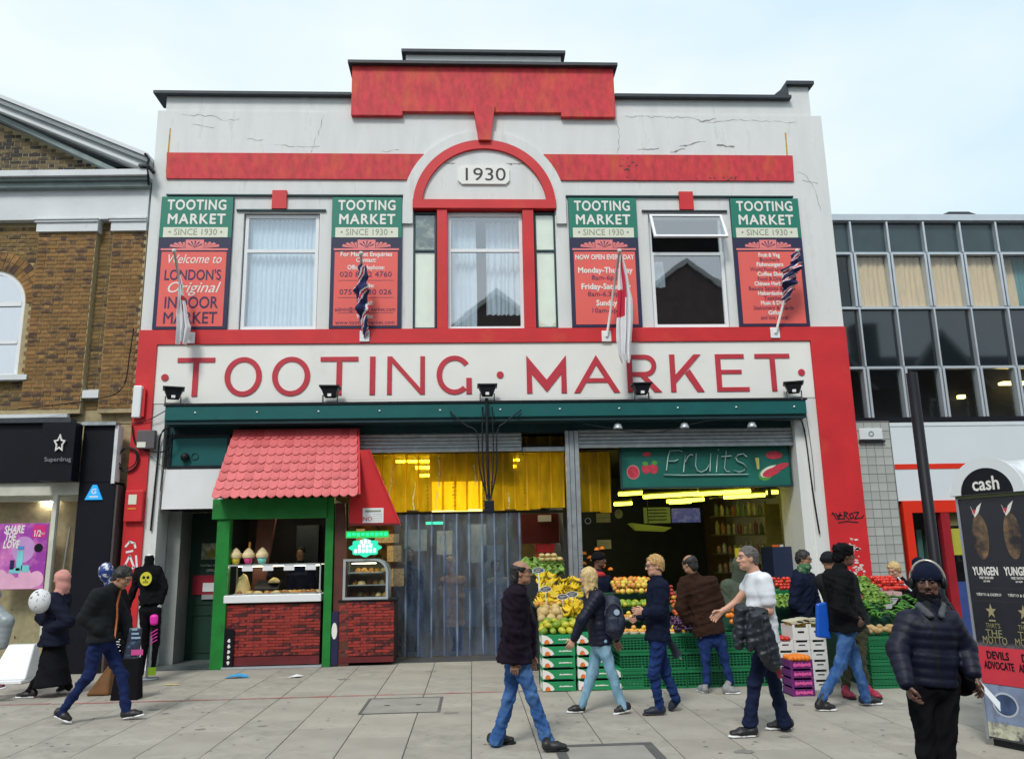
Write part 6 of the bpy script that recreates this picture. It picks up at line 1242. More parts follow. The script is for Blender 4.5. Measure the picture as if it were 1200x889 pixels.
for ci_, x in enumerate(cx3):
    H = [(.0, .115), (.118, .115), (.236, .115), (.354, .115), (.472, .13)] if ci_ == 0 else [(.0, .115), (.118, .115), (.236, .115), (.354, .115), (.472, .115), (.59, .19)]
    for k, (z, h) in enumerate(H): wbox(x, z, YW, .205, h, '%s white fruit carton in the %s stack beside the purple cartons' % (('lowest', 'second', 'third', 'fourth', 'fifth', 'top')[k], ('left', 'centre', 'right')[ci_]))
YP = 10.02; xp_ = at(941, 800, YP)[0]
PKS = mat('pink_letters', (.75, .10, .35), .5)
for k in range(4):
    t = wbox(xp_, k*.104, YP, .275, .102, '%s purple and red fruit carton in front of the white stacks' % ('lowest', 'second', 'third', 'top')[k], PBX, .3, 'purple_carton', 'purple cartons at the foot of the white stacks')
    [MB().prism([(-.085+.03*q+.017*math.cos(i*math.pi/5), .042+.02*math.sin(i*math.pi/5)*(1+.3*math.sin(q*2+i))) for i in range(10)], -.005-.0002*q, -.0022).build('pink_mark', PKS, t, local=True) for q in range(7)]
pile(fr_me['orange'], 'orange', 'small orange in the top purple carton', 'orange', 'oranges in the top purple carton', xp_-.12, xp_+.12, 5, YP+.03, YP+.25, 4, .42, .42, .005)
pile(fr_me['tomato'], 'tomato', 'tomato in the top carton of the left white stack', 'tomato', 'tomatoes in the left white stack', cx3[0]-.09, cx3[0]+.09, 3, YW+.05, YW+.35, 4, .60, .60, .005)
pile(fr_me['peach'], 'peach', 'peach on top of the white carton stacks', 'peach', 'peaches on the white carton stacks', cx3[1]-.09, cx3[2]+.09, 6, YW+.05, YW+.3, 3, .77, .78, .005)
for k in range(5):
    a = at(929+k*7.5, 727, YW+.15); MB().prism([(a[0]+.085*math.cos(q*math.pi/8), .80+.012*(k % 3)+.02*math.sin(q*math.pi/8)) for q in range(16)], YW+.02, YW+.32).build('flat_tray', BWL, None, label='shallow cream tray lying on the white carton stacks', cat='tray', group='shallow trays on the white cartons')
# right stall
YR2 = 10.4; xr0 = at(1020, 780, YR2)[0]
for i in range(3):
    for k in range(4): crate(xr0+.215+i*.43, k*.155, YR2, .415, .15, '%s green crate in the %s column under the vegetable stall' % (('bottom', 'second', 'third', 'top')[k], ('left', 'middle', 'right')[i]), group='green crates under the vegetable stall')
box('stall_table', xr0, xr0+1.35, YR2+.62, YR2+2.0, 0, .80, mat('dark_green_cloth', (.008, .06, .035), .8, .1), None, label='dark cloth covered table behind the green crates of the vegetable stall', cat='table')
pile(fr_me['tan'], 'root', 'brown root vegetable in the front tray of the vegetable stall', 'root', 'root vegetables above the green crates', xr0, xr0+1.2, 9, YR2+.05, YR2+.35, 3, .66, .70)
ch_ = MB()
for k in range(7):
    pass
def chili():
    mb = MB(); pts = [(-.09+.03*j, .012*math.sin(j), .01*math.sin(j*.9)) for j in range(7)]; mb.tube(pts, [.005, .013, .016, .016, .013, .009, .003], 6); return mb
cme = chili().mesh('cucumber', FM['greens'], True)
for k in range(90):
    u, v = random.random(), random.random(); mesh_obj('cucumber', cme, None, (xr0-.02+1.2*u, YR2+.42+.45*v, .80+.24*v+random.uniform(0, .03)), (random.uniform(-.4, .4), random.uniform(-.4, .4), random.uniform(-1.2, 1.2)), (1, 1.2, 1.2), label='green cucumber in the sloping heap on the vegetable stall', cat='cucumber', group='cucumbers heaped on the vegetable stall')
pile(fr_me['tomato'], 'tomato', 'red tomato in the back trays of the vegetable stall', 'tomato', 'tomatoes at the back of the vegetable stall', at(1026, 697, 11.9)[0], at(1056, 697, 11.9)[0], 9, 11.6, 12.2, 4, 1.12, 1.24, layers=2)
for k in range(3): box('tomato_tray', at(1024+11*k, 705, 11.55)[0], at(1034+11*k, 705, 11.55)[0], 11.5, 12.3, 1.02, 1.09, mat('pink_tray', (.62, .40, .40), .6), None, label=('left', 'middle', 'right')[k]+' pink tray under the tomatoes at the back of the vegetable stall', cat='tray')
def leafball(me_name, r, m, n=26):
    mb = MB()
    for k in range(n):
        a, b = random.uniform(0, 6.28), random.uniform(-.3, 1.4); c = Vector((math.cos(a)*math.cos(b), math.sin(a)*math.cos(b), math.sin(b)))*r*.7; t1 = c.cross(Vector((0, 0, 1))).normalized()*r*.5; t2 = c.normalized().cross(t1)
        q = c*1.1; mb.add([q-t1, q-t2*.9+c*.2, q+t1, q+t2*.9+c*.35, q+c*.15], [(0, 1, 4), (1, 2, 4), (2, 3, 4), (3, 0, 4)])
    return mb.mesh(me_name, m)
lme = leafball('lettuce', .10, FM['lettuce'])
for k in range(9): mesh_obj('lettuce', lme, None, (at(1012+(k % 3)*7, 700, 11.4)[0], 11.2+.25*(k//3), 1.02+.1*(k//3)), (0, 0, k), label='green leafy lettuce head at the left end of the vegetable stall', cat='lettuce', group='lettuce heads on the vegetable stall')
for k in range(6): mesh_obj('lettuce', lme, None, (at(906+(k % 3)*8, 708, 11.35)[0], 11.3, .98+.06*(k//3)), (0, 0, k*2), (.8,)*3, label='green leafy bunch below the tomatoes behind the white T shirt', cat='lettuce', group='leafy bunches right of the white T shirt')
box('veg_shelf', at(1004, 710, 11.2)[0], at(1030, 710, 11.2)[0], 11.1, 12.2, 0, .96, mat('dark_green_cloth', (.008, .06, .035), .8, .1), None, label='dark covered shelf carrying the lettuce heads', cat='shelf')
# green and white goods behind the banana shelf
for k in range(10): mesh_obj('lettuce', lme, None, (at(617+(k % 5)*9, 655, 13)[0], 12.9+.2*(k//5), 1.45+.1*(k//5)), (0, 0, k), (1.2,)*3, label='leafy green bunch behind the bananas left of the shutter post', cat='greens', group='leafy greens behind the bananas')
box('greens_shelf', at(608, 660, 13)[0], at(662, 660, 13)[0], 12.8, 13.3, 0, 1.36, DARK, None, label='dark shelf behind the bananas left of the shutter post', cat='shelf')
for k in range(7): mesh_obj('melon', fr_me['melon'], None, (at(634+(k % 4)*7, 648, 13)[0], 12.86, 1.62+.06*(k//4)), (0, 0, k), (.8, .8, .6), label='pale round vegetable on the greens shelf behind the bananas', cat='vegetable', group='pale vegetables behind the bananas')
# ================================================================ FIGURES: signed distance fields meshed with surface nets
def unit(v): v = np.asarray(v, float); return v/(np.linalg.norm(v)+1e-9)
class SDF:
    def __init__(s, h): s.h = h; s.p = []
    def cone(s, a, b, ra, rb, side=None, fl=1., flb=None, ends=False, k=.03, quilt=None, sub=False):
        s.p.append(('c', np.array(a, float), np.array(b, float), ra, rb, side, fl, fl if flb is None else flb, ends, k, quilt, sub)); return s
    def ell(s, c, r, ax=None, k=.02, sub=False):
        s.p.append(('e', np.array(c, float), np.array(r, float), np.eye(3) if ax is None else np.array(ax, float), k, sub)); return s
    def cut(s, p, n): s.p.append(('p', np.array(p, float), unit(n))); return s     # removes the side n points to
    def mesh(s, noise=0., nf=14., seed=0):
        h = s.h; lo = np.full(3, 1e9); hi = -lo
        for q in s.p:
            if q[0] == 'c' and not q[-1]: r = max(q[3], q[4])*max(1, q[6], q[7])+(q[10][1] if q[10] else 0); lo = np.minimum(lo, np.minimum(q[1], q[2])-r); hi = np.maximum(hi, np.maximum(q[1], q[2])+r)
            if q[0] == 'e' and not q[-1]: r = q[2].max(); lo = np.minimum(lo, q[1]-r); hi = np.maximum(hi, q[1]+r)
        lo = lo-3*h; n = np.ceil((hi+3*h-lo)/h).astype(int)+1; F = np.full(n, .5, np.float32)
        for q in s.p:
            if q[0] == 'p':
                g = [lo[i]+h*np.arange(n[i]) for i in range(3)]
                d = (g[0][:, None, None]-q[1][0])*q[2][0]+(g[1][None, :, None]-q[1][1])*q[2][1]+(g[2][None, None, :]-q[1][2])*q[2][2]
                F = np.maximum(F, d.astype(np.float32)); continue
            k = q[9] if q[0] == 'c' else q[4]; m = k+2.5*h
            if q[0] == 'c': r = max(q[3], q[4])*max(1, q[6], q[7])+(q[10][1] if q[10] else 0); a = np.minimum(q[1], q[2])-r-m; b = np.maximum(q[1], q[2])+r+m
            else: a = q[1]-q[2].max()-m; b = q[1]+q[2].max()+m
            i0 = np.maximum(0, np.floor((a-lo)/h).astype(int)); i1 = np.minimum(n, np.ceil((b-lo)/h).astype(int)+1)
            if (i1 <= i0).any(): continue
            g = np.stack(np.meshgrid(*[lo[i]+h*np.arange(i0[i], i1[i]) for i in range(3)], indexing='ij'), -1).astype(np.float32)
            if q[0] == 'c':
                A, Bq = q[1], q[2]; L_ = np.linalg.norm(Bq-A)+1e-6; ax = (Bq-A)/L_
                sd_ = q[5]; 
                if sd_ is None: sd_ = np.cross(ax, [0, 0, 1.]) if abs(ax[2]) < .9 else np.array([1., 0, 0])
                sd_ = unit(sd_-ax*np.dot(sd_, ax)); fr_ = np.cross(ax, sd_)
                v = g-A.astype(np.float32); al = v @ ax.astype(np.float32); t = np.clip(al/L_, 0, 1); ov = al-t*L_
                R_ = q[3]+(q[4]-q[3])*t; 
                if q[10]: R_ = R_+q[10][1]*(np.abs(np.sin(np.pi*al/q[10][0]))-.5)
                fl_ = q[6]+(q[7]-q[6])*t
                u = v @ sd_.astype(np.float32); w = v @ fr_.astype(np.float32)
                if q[8]:
                    d = (np.sqrt((u/R_)**2+(w/(R_*fl_))**2)-1)*R_*np.minimum(1, fl_); d = np.maximum(d, np.maximum(al-L_, -al))
                else:
                    mn = R_*np.minimum(1, fl_); d = (np.sqrt((u/R_)**2+(w/(R_*fl_))**2+(ov/mn)**2)-1)*mn
            else:
                v = (g-q[1].astype(np.float32)) @ q[3].T.astype(np.float32); r = q[2]; d = (np.sqrt(((v/r)**2).sum(-1))-1)*r.min()
            sl = tuple(slice(i0[i], i1[i]) for i in range(3)); f = F[sl]; d = d.astype(np.float32)
            if q[-1]: hh = np.clip(.5-.5*(f+d)/k, 0, 1); F[sl] = f*(1-hh)+(-d)*hh+k*hh*(1-hh)
            else: hh = np.clip(.5+.5*(f-d)/k, 0, 1); F[sl] = f*(1-hh)+d*hh-k*hh*(1-hh)
        ins = F < 0; n = np.array(F.shape)
        C = [(i, j, k) for i in (0, 1) for j in (0, 1) for k in (0, 1)]
        S = lambda c: tuple(slice(c[i], n[i]-1+c[i]) for i in range(3))
        cnt = np.zeros(n-1, np.uint8)
        for c in C: cnt += ins[S(c)]
        act = (cnt > 0) & (cnt < 8); idx = np.argwhere(act); N_ = len(idx)
        if N_ == 0: return np.zeros((0, 3)), np.zeros((0, 4), int)
        vals = np.stack([F[tuple((idx+np.array(c)).T)] for c in C], 1); acc = np.zeros((N_, 3)); w = np.zeros(N_)
        Ca = np.array(C, float)
        for a in range(8):
            for b in range(a+1, 8):
                if np.abs(Ca[a]-Ca[b]).sum() != 1: continue
                fa, fb = vals[:, a], vals[:, b]; cr_ = (fa < 0) != (fb < 0); t = np.where(cr_, fa/(fa-fb+1e-12), 0)[:, None]
                acc += np.where(cr_[:, None], Ca[a]+(Ca[b]-Ca[a])*t, 0); w += cr_
        P = lo+h*(idx+acc/w[:, None]); ids = np.full(n-1, -1, int); ids[act] = np.arange(N_)
        faces = []
        for ax_ in range(3):
            o1, o2 = [(1, 2), (2, 0), (0, 1)][ax_]
            s0 = [slice(1, n[i]-1) for i in range(3)]; s0[ax_] = slice(0, n[ax_]-1); s1 = list(s0); s1[ax_] = slice(1, n[ax_])
            i0, i1 = ins[tuple(s0)], ins[tuple(s1)]; c = np.argwhere(i0 != i1)
            if not len(c): continue
            fl_ = i0[tuple(c.T)]; base = c.copy()
            for i in range(3):
                if i != ax_: base[:, i] += 1
            def cell(d1, d2):
                q = base.copy(); q[:, o1] -= d1; q[:, o2] -= d2; return ids[tuple(q.T)]
            f = np.stack([cell(1, 1), cell(0, 1), cell(0, 0), cell(1, 0)], 1); f[~fl_] = f[~fl_][:, ::-1]; faces.append(f)
        f = np.concatenate(faces); f = f[(f >= 0).all(1)]
        if noise:
            nr = np.zeros_like(P); fn = np.cross(P[f[:, 2]]-P[f[:, 0]], P[f[:, 3]]-P[f[:, 1]])
            for i in range(4): np.add.at(nr, f[:, i], fn)
            nr /= (np.linalg.norm(nr, axis=1)[:, None]+1e-9); P = P+nr*(wob(P, nf, seed)*noise)[:, None]
        return P, f
def wob(P, f, seed=0):
    r = np.random.RandomState(seed); o = np.zeros(len(P)); Q = P*f*np.array([1., 1., 1.15])
    for i in range(4):
        a = r.randn(3); a = a/np.linalg.norm(a)*(1.6**i)*.6; b = r.randn(3)*.8
        o += (1-2*np.abs(np.sin(Q @ a+1.2*np.sin(Q @ b+r.rand()*6)+r.rand()*6)))/(1.5**i)
    return o/2
def np_obj(name, parts, mats, parent, org, smooth=True):
    V, Fc, Mi = [], [], []; n = 0
    for P, f, mi in parts:
        if len(P) == 0: continue
        V.append(P-org); Fc.append(f+n); Mi.append(np.full(len(f), mi) if np.isscalar(mi) else mi); n += len(P)
    if not V: print('EMPTY', name, parent.name); return None
    V = np.concatenate(V); Fc = np.concatenate(Fc); Mi = np.concatenate(Mi); me = bpy.data.meshes.new(name)
    me.vertices.add(len(V)); me.vertices.foreach_set('co', V.astype(np.float32).ravel()); me.loops.add(len(Fc)*4); me.loops.foreach_set('vertex_index', Fc.astype(np.int32).ravel())
    me.polygons.add(len(Fc)); me.polygons.foreach_set('loop_start', np.arange(0, len(Fc)*4, 4, dtype=np.int32)); me.polygons.foreach_set('loop_total', np.full(len(Fc), 4, np.int32))
    for m in mats: me.materials.append(m)
    me.polygons.foreach_set('material_index', Mi.astype(np.int32)); me.polygons.foreach_set('use_smooth', np.ones(len(Fc), bool)); me.update(calc_edges=True)
    o = bpy.data.objects.new(name, me); COL.objects.link(o); o.parent = parent; return o
SK_L = mat('skin_light', (.58, .32, .22), .5, .08, 12, .05, 90); SK_M = mat('skin_tan', (.36, .19, .115), .5, .1, 12, .05, 90); SK_D = mat('skin_dark', (.12, .058, .038), .42, .15, 12, .05, 90)
LIP = {SK_L.name: mat('lips_light', (.50, .18, .14), .4), SK_M.name: mat('lips_tan', (.28, .11, .08), .4), SK_D.name: mat('lips_dark', (.13, .055, .045), .4)}
def cloth(name, col, rough=.85, **k): return mat(name, col, rough, k.pop('var', .15), k.pop('vs', 7), k.pop('bump', .35), k.pop('bs', 120), spec=.12, **k)
HB = mat('hair_black', (.012, .010, .010), .5, .3, 60, .5, 120, stretch=(1, 1, .25)); HG = mat('hair_greying', (.10, .09, .085), .6, .4, 60, .5, 120, stretch=(1, 1, .3)); HF = mat('hair_fair', (.50, .30, .11), .55, .25, 50, .5, 120, stretch=(1, 1, .2)); HBL = mat('hair_blond', (.60, .44, .20), .5, .25, 40, .5, 100, stretch=(2, 2, .12))
UPZ = np.array([0, 0, 1.])
def hand(sd, w, d, pn, th, s=1., curl=.6, spread=.0):
    """w wrist, d direction, pn palm normal (towards the palm side), th side of the thumb"""
    d = unit(d); pn = unit(pn-d*np.dot(pn, d)); th_ = np.cross(d, pn); th_ = th_*np.sign(np.dot(th_, th) or 1)
    pb_ = w+d*.012*s; pe = w+d*.088*s
    sd.cone(w-d*.03, w+d*.01, .026*s, .027*s, th_, .8, k=.01)
    sd.cone(pb_, pe, .030*s, .040*s, th_, .42, .34, k=.008)
    for i, (o, L_) in enumerate(((.031, .070), (.0105, .080), (-.0105, .075), (-.031, .058))):
        b = pe+th_*o*s-d*.006*s; dr = d+th_*spread*o*8; a = 0; r = .0092*s; p = b
        for q, fr_ in enumerate((.42, .32, .26)):
            a += curl*(.55, .75, .5)[q]*(1+.12*(i-1.5)); dd = unit(dr*math.cos(a)+pn*math.sin(a)); p2 = p+dd*L_*fr_*s; sd.cone(p, p2, r, r*.92, k=.004); p = p2; r *= .92
    b = w+d*.028*s+th_*.026*s+pn*.006*s; p1 = b+unit(d*.7+th_*.55+pn*.35)*.040*s; p2 = p1+unit(d*.95+th_*.12+pn*.35)*.032*s
    sd.cone(b, p1, .0135*s, .011*s, k=.006); sd.cone(p1, p2, .011*s, .0088*s, k=.004)
def head_axes(yaw, pitch=0., roll=0.):
    f = np.array([math.cos(rad(yaw))*math.cos(rad(pitch)), math.sin(rad(yaw))*math.cos(rad(pitch)), math.sin(rad(pitch))]); sd = unit(np.cross(UPZ, f)); u = np.cross(f, sd)
    if roll: c, s_ = math.cos(rad(roll)), math.sin(rad(roll)); sd, u = sd*c+u*s_, u*c-sd*s_
    return f, sd, u        # forward, left side, up
def face_sdf(sd, c, ax, s, ears=True):
    f, l, u = ax; A = np.array([f, l, u]); p = lambda a, b, c_: c+(f*a+l*b+u*c_)*s
    sd.ell(p(-.012, 0, .028), np.array([.094, .074, .086])*s, A, .02); sd.ell(p(.018, 0, -.04), np.array([.062, .056, .070])*s, A, .03)
    sd.ell(p(.055, 0, -.088), np.array([.024, .026, .020])*s, A, .022); 
    for q in (-1, 1): sd.ell(p(.028, q*.040, -.068), np.array([.035, .016, .022])*s, A, .02); sd.ell(p(.052, q*.040, -.022), np.array([.022, .019, .018])*s, A, .016)
    sd.ell(p(.070, 0, .034), np.array([.020, .050, .016])*s, A, .014)
    for q in (-1, 1): sd.ell(p(.092, q*.031, .008), np.array([.016, .017, .013])*s, A, .008, True)
    sd.cone(p(.082, 0, .018), p(.103, 0, -.024), .009*s, .0125*s, k=.008)
    for q in (-1, 1): sd.ell(p(.090, q*.013, -.029), np.array([.012, .009, .008])*s, A, .006)
    sd.ell(p(.079, 0, -.054), np.array([.013, .024, .0065])*s, A, .005); sd.ell(p(.077, 0, -.066), np.array([.013, .020, .0065])*s, A, .005); sd.ell(p(.094, 0, -.060), np.array([.008, .022, .0022])*s, A, .003, True)
    if ears:
        for q in (-1, 1): sd.ell(p(-.006, q*.074, -.004), np.array([.018, .008, .031])*s, A, .006); sd.ell(p(.002, q*.081, -.002), np.array([.009, .005, .018])*s, A, .004, True)
def person(label, name, Y, J, yaw, skin=SK_L, H=1.0, lat=None, top=None, legs=None, shoe=None, sole=None, hair=None, hm=None, head=(None, 0), coat=0., long_hem=None, group=None, hands='nf', quilt=None, hood=None, res=.013, open_=None, sleeves=None, thin=1., waist=1., flare=0., nohead=False, nobody=False, brow=None, glasses=None, seed=0, headskin=True, curl=.6, hemflare=1.05, hq=.0065, cat='person', sh_w=.165, lowbody=True, skirt=None):
    """J holds photo pixels of the joints (n = side nearer the camera or picture-left); offsets in depth follow the body's facing"""
    s = H; yr = rad(yaw); fwd = np.array([math.cos(yr), math.sin(yr), 0]); side = np.array([-math.sin(yr), math.cos(yr), 0])
    if abs(side[1]) > .5: nl = side*(-np.sign(side[1]))      # towards the camera
    else: nl = side*(-np.sign(side[0]))                       # picture-left
    if lat is not None: nl = unit(np.array([lat[0], lat[1], 0.]))
    def Pj(k, w=0.): x, y, *o = J[k]; return at(x, y, Y+(o[0] if o else 0)+w)
    nk = Pj('nk'); hd = Pj('hd'); hp = Pj('hp'); sc = Pj('sh') if 'sh' in J else nk-UPZ*.055*s
    T = thing(name, label, cat, (hp[0], Y, 0), group=group); ORG[T.name] = org = np.array([hp[0], Y, 0.])
    S_ = {'n': sc+nl*sh_w*s, 'f': sc-nl*sh_w*s}; Hj = {'n': hp+nl*.085*s, 'f': hp-nl*.085*s}
    dy = {'n': nl[1], 'f': -nl[1]}; E, Wr, Kn, An = {}, {}, {}, {}
    for a in 'nf':
        if 'e'+a in J: E[a] = Pj('e'+a, dy[a]*.2*s); Wr[a] = Pj('w'+a, dy[a]*.19*s)
        if 'k'+a in J: Kn[a] = Pj('k'+a, dy[a]*.09*s); An[a] = Pj('a'+a, dy[a]*.08*s)
    sp = unit(sc-hp); shA = unit(S_['n']-S_['f'])
    ax = head_axes(head[0] if head[0] is not None else yaw, head[1], head[2] if len(head) > 2 else 0)
    parts = []
    # --- body: one continuous skin surface; head and hands meshed finer into the same mesh
    if not nobody:
        b = SDF(.018)
        b.cone(hp, hp+sp*.18*s, .135*s, .115*s, nl, .72, k=.04).cone(hp+sp*.18*s, sc-sp*.06*s, .12*s, .145*s, nl, .66, k=.04); b.cone(sc-nl*.11*s, sc+nl*.11*s, .055*s, .055*s, k=.04); b.cone(sc-sp*.02, nk+sp*.05*s, .058*s, .050*s, k=.04)
        for a in 'nf':
            if a in E: b.cone(S_[a]-(S_[a]-sc)*.15, E[a], .045*s, .036*s, k=.03); b.cone(E[a], Wr[a], .036*s, .026*s, k=.02)
            if a in Kn and lowbody: b.cone(Hj[a], Kn[a], .075*s, .048*s, k=.04); b.cone(Kn[a], An[a], .047*s, .032*s, k=.03)
        parts.append((*b.mesh(), 0))
        if not nohead:
            m = SDF(hq); face_sdf(m, hd, ax, s, hair not in ('hijab', 'beanie_low', 'hood')); nb = nk if np.linalg.norm(nk-hd) > .1 else hd-UPZ*.15
            m.cone(hd-ax[0]*.02*s-ax[2]*.05*s, nb+(hd-nb)*.02, .052*s, .056*s, k=.02)
            P, f = m.mesh(); c = P[f].mean(1)-hd; a_, u_, l_ = c @ ax[0], c @ ax[2], c @ ax[1]
            lipm = (a_ > .074*s) & (u_ < -.048*s) & (u_ > -.072*s) & (np.abs(l_) < .024*s); parts.append((P, f, lipm.astype(int)))
        for a in hands:
            if a in Wr:
                d = Wr[a]-E[a]; hd_ = J.get('h'+a); 
                if hd_ is not None: d = at(hd_[0], hd_[1], Wr[a][1])-Wr[a]
                inn = -nl if a == 'n' else nl; hs_ = SDF(.0048); pn = inn if abs(np.dot(unit(d), inn)) < .8 else -UPZ
                hand(hs_, Wr[a], d, pn, fwd if abs(np.dot(unit(d), fwd)) < .8 else UPZ, s, curl); parts.append((*hs_.mesh(), 0))
        np_obj('body', parts, [skin, LIP[skin.name]], T, org)
    # --- eyes, brows
    if not nohead and not nobody:
        for q in (-1, 1):
            ec = hd+(ax[0]*.0735+ax[1]*.031*q+ax[2]*.009)*s; e = SDF(.003); e.ell(ec, np.array([.0125, .0135, .0095])*s, np.array(ax)); np_obj('eye', [(*e.mesh(), 0)], [mat('eye_white', (.28, .26, .25), .35) if skin is not SK_D else mat('eye_brown_white', (.10, .075, .065), .4)], T, org)
            e = SDF(.0022); e.ell(ec+ax[0]*.010*s, np.array([.0042, .0062, .0062])*s, np.array(ax)); np_obj('iris', [(*e.mesh(), 0)], [mat('iris_dark', (.02, .012, .01), .2)], T, org)
            if brow is not None:
                e = SDF(.003); c0 = hd+(ax[0]*.091+ax[2]*.027)*s; e.cone(c0+ax[1]*q*.014*s, c0+(ax[1]*q*.046-ax[0]*.016+ax[2]*.003)*s, .0052*s, .0035*s); np_obj('eyebrow', [(*e.mesh(), 0)], [brow], T, org)
    # --- hair and hats
    def hobj(nm, sd_, m_, noise=0., nf=40): P, f = sd_.mesh(noise, nf, seed); return np_obj(nm, [(P, f, 0)], [m_], T, org)
    p = lambda a, b_, c_: hd+(ax[0]*a+ax[1]*b_+ax[2]*c_)*s
    A3 = np.array([ax[0], ax[1], ax[2]])
    if hair in ('short', 'bald', 'long', 'crop'):
        t = {'short': .014, 'bald': .008, 'long': .014, 'crop': .006}[hair]; m = SDF(.0055); m.ell(p(-.014, 0, .030+t*.4), (np.array([.094, .075, .087])+t)*s, A3)
        m.ell(p(-.045, 0, -.02), np.array([.056+t, .062+t*.6, .075])*s, A3, .02)
        m.cut(p(.070 if hair != 'crop' else .066, 0, .06), ax[0]*1-ax[2]*.55); m.cut(p(.012, 0, .0), ax[0]*.8-ax[2]*1.0) if hair != 'long' else m.cut(p(.03, 0, -.02), ax[0]*1.-ax[2]*.3)
        if hair == 'bald': m.cut(p(0, 0, .062), ax[2]*1.+ax[0]*.35)
        if hair == 'bald': m.ell(p(-.055, 0, -.055), np.array([.045, .058, .05])*s, A3, .02)
        if hair == 'long':
            m.cone(p(-.06, 0, .03), p(-.07, 0, -.16), .065*s, .055*s, ax[1], .6, k=.04); m.cone(p(-.055, 0, -.1), p(-.075, .01, -.27), .06*s, .03*s, ax[1], .5, k=.03)
            for q in (-1, 1): m.cone(p(-.0, q*.07, .04), p(-.0, q*.07, -.14), .026*s, .030*s, k=.02); m.cone(p(.005, q*.068, -.12), p(.0, q*.06, -.27), .030*s, .016*s, k=.02)
        hobj('hair', m, hm, .010 if hair == 'short' else (.004 if hair != 'long' else .005), 60 if hair != 'long' else 30)
    if hair in ('beanie', 'beanie_low'):
        m = SDF(.008); m.ell(p(-.012, 0, .040), np.array([.108, .090, .092])*s, A3); m.cone(p(-.02, 0, .018), p(-.02, 0, .05), .097*s, .097*s, ax[1], 1.12, ends=True, k=.008); m.ell(p(-.05, 0, .01), np.array([.065, .080, .045])*s, A3, .02); m.cut(p(.02, 0, .0), ax[0]*.18-ax[2]*1.); hobj('beanie', m, hm, .003, 30)
    if hair == 'cap':
        m = SDF(.008); m.ell(p(-.012, 0, .040), np.array([.104, .086, .088])*s, A3); m.cut(p(0, 0, .022), -ax[2]); hobj('cap', m, hm)
    if hair == 'hijab':
        m = SDF(.009); m.ell(p(-.012, 0, .025), np.array([.108, .090, .105])*s, A3); m.cone(p(-.02, 0, .0), p(-.03, 0, -.12), .088*s, .085*s, ax[1], 1., k=.03); m.cone(p(-.02, 0, -.10), nk-UPZ*.04, .09*s, .12*s, nl, .8, k=.03)
        m.ell(p(.105, 0, -.025), np.array([.055, .055, .085])*s, A3, .015, True); hobj('hijab', m, hm, .006, 18)
    if hair == 'hood':
        m = SDF(.010); m.ell(p(-.02, 0, .03), np.array([.125, .108, .118])*s, A3); m.cone(p(-.03, 0, .0), nk-UPZ*.02, .105*s, .11*s, nl, .95, k=.04); m.ell(p(.12, 0, -.01), np.array([.07, .062, .085])*s, A3, .02, True); hobj('hood', m, hm, .006, 20)
    if glasses is not None:
        mb = MB()
        for q in (-1, 1):
            c0 = p(.098, q*.033, .006); ring = [c0+(ax[1]*.024*math.cos(k*math.pi/8)+ax[2]*.017*math.sin(k*math.pi/8))*s for k in range(17)]; mb.tube(ring, .0028, 5); mb.tube([p(.096, q*.056, .010), p(.0, q*.080, .012)], .0028, 5)
        mb.tube([p(.100, -.01, .008), p(.100, .01, .008)], .0028, 5); mb.build('glasses', glasses, T)
    # --- upper garment
    if top is not None:
        tk = (.028 if coat < .5 else .042)*thin; m = SDF(res); q = quilt
        hem = Pj('hem') if 'hem' in J else hp-sp*.05*s
        wst = hp+(sc-hp)*.38
        ql = (q, .0075) if q else None
        m.cone(hem, wst, (.160*hemflare+tk)*s*waist, (.135+tk)*s*waist, nl, .76, .74, True, k=.02, quilt=ql); m.cone(wst, sc-sp*.07*s, (.135+tk)*s*waist, (.150+tk)*s, nl, .74, .72, k=.04, quilt=ql)
        m.cone(sc-nl*(sh_w-.055)*s-sp*.01, sc+nl*(sh_w-.055)*s-sp*.01, .065*s+tk*.6, .065*s+tk*.6, k=.05)
        if coat: m.cone(sc-sp*.0, nk+(hd-nk)*.10, .085*s, .066*s+tk*.35, k=.04)
        else: m.cone(sc-sp*.0, nk-(nk-sc)*.2, .085*s, .062*s, k=.03)
        for a in 'nf':
            if a in E:
                r1, r2, r3 = .052*s+tk, .046*s+tk*.75, .036*s+tk*.55; e1 = E[a]; w1 = Wr[a]-(Wr[a]-E[a])*.04
                if sleeves == 'short': e1 = S_[a]+(E[a]-S_[a])*(.66 if a == 'n' else .34); m.cone(S_[a], e1, r1+.002, r2+(.014 if a == 'n' else .004), ends=False, k=.03); m.cut(e1, E[a]-S_[a]) if False else None
                else: m.cone(S_[a], e1, r1, r2, k=.035, quilt=(q, .006) if q else None); m.cone(e1, w1, r2, r3, k=.03, ends=False, quilt=(q, .005) if q else None)
        if hood: m.ell(nk-fwd*.075*s-UPZ*.01, np.array([.09, .11, .075])*s, np.array([fwd, side, UPZ]), .04)
        P, f = m.mesh((.013 if coat else .009) if not q else .002, (20 if coat else 15) if not q else 24, seed); mi = np.zeros(len(f), int); ms = [top]
        if open_ is not None:      # a zip or placket line down the front in a second colour
            c = P[f].mean(1); rel = c-hp; mi = ((np.abs(rel @ nl) < .012) & ((rel @ fwd) > .02)).astype(int); ms.append(open_)
        np_obj('jacket' if coat else 'shirt', [(P, f, mi)], ms, T, org)
        # collar roll
        if coat and hair != 'hijab' and not hood: c = SDF(.009); c.cone(nk-UPZ*.015-sp*.01, nk+(hd-nk)*.22, .074*s, .070*s, k=.01); c.cone(nk-UPZ*.0, nk+(hd-nk)*.5, .052*s, .052*s, sub=True, k=.01); P, f = c.mesh(.003, 30, seed); np_obj('collar', [(P, f, 0)], [top], T, org)
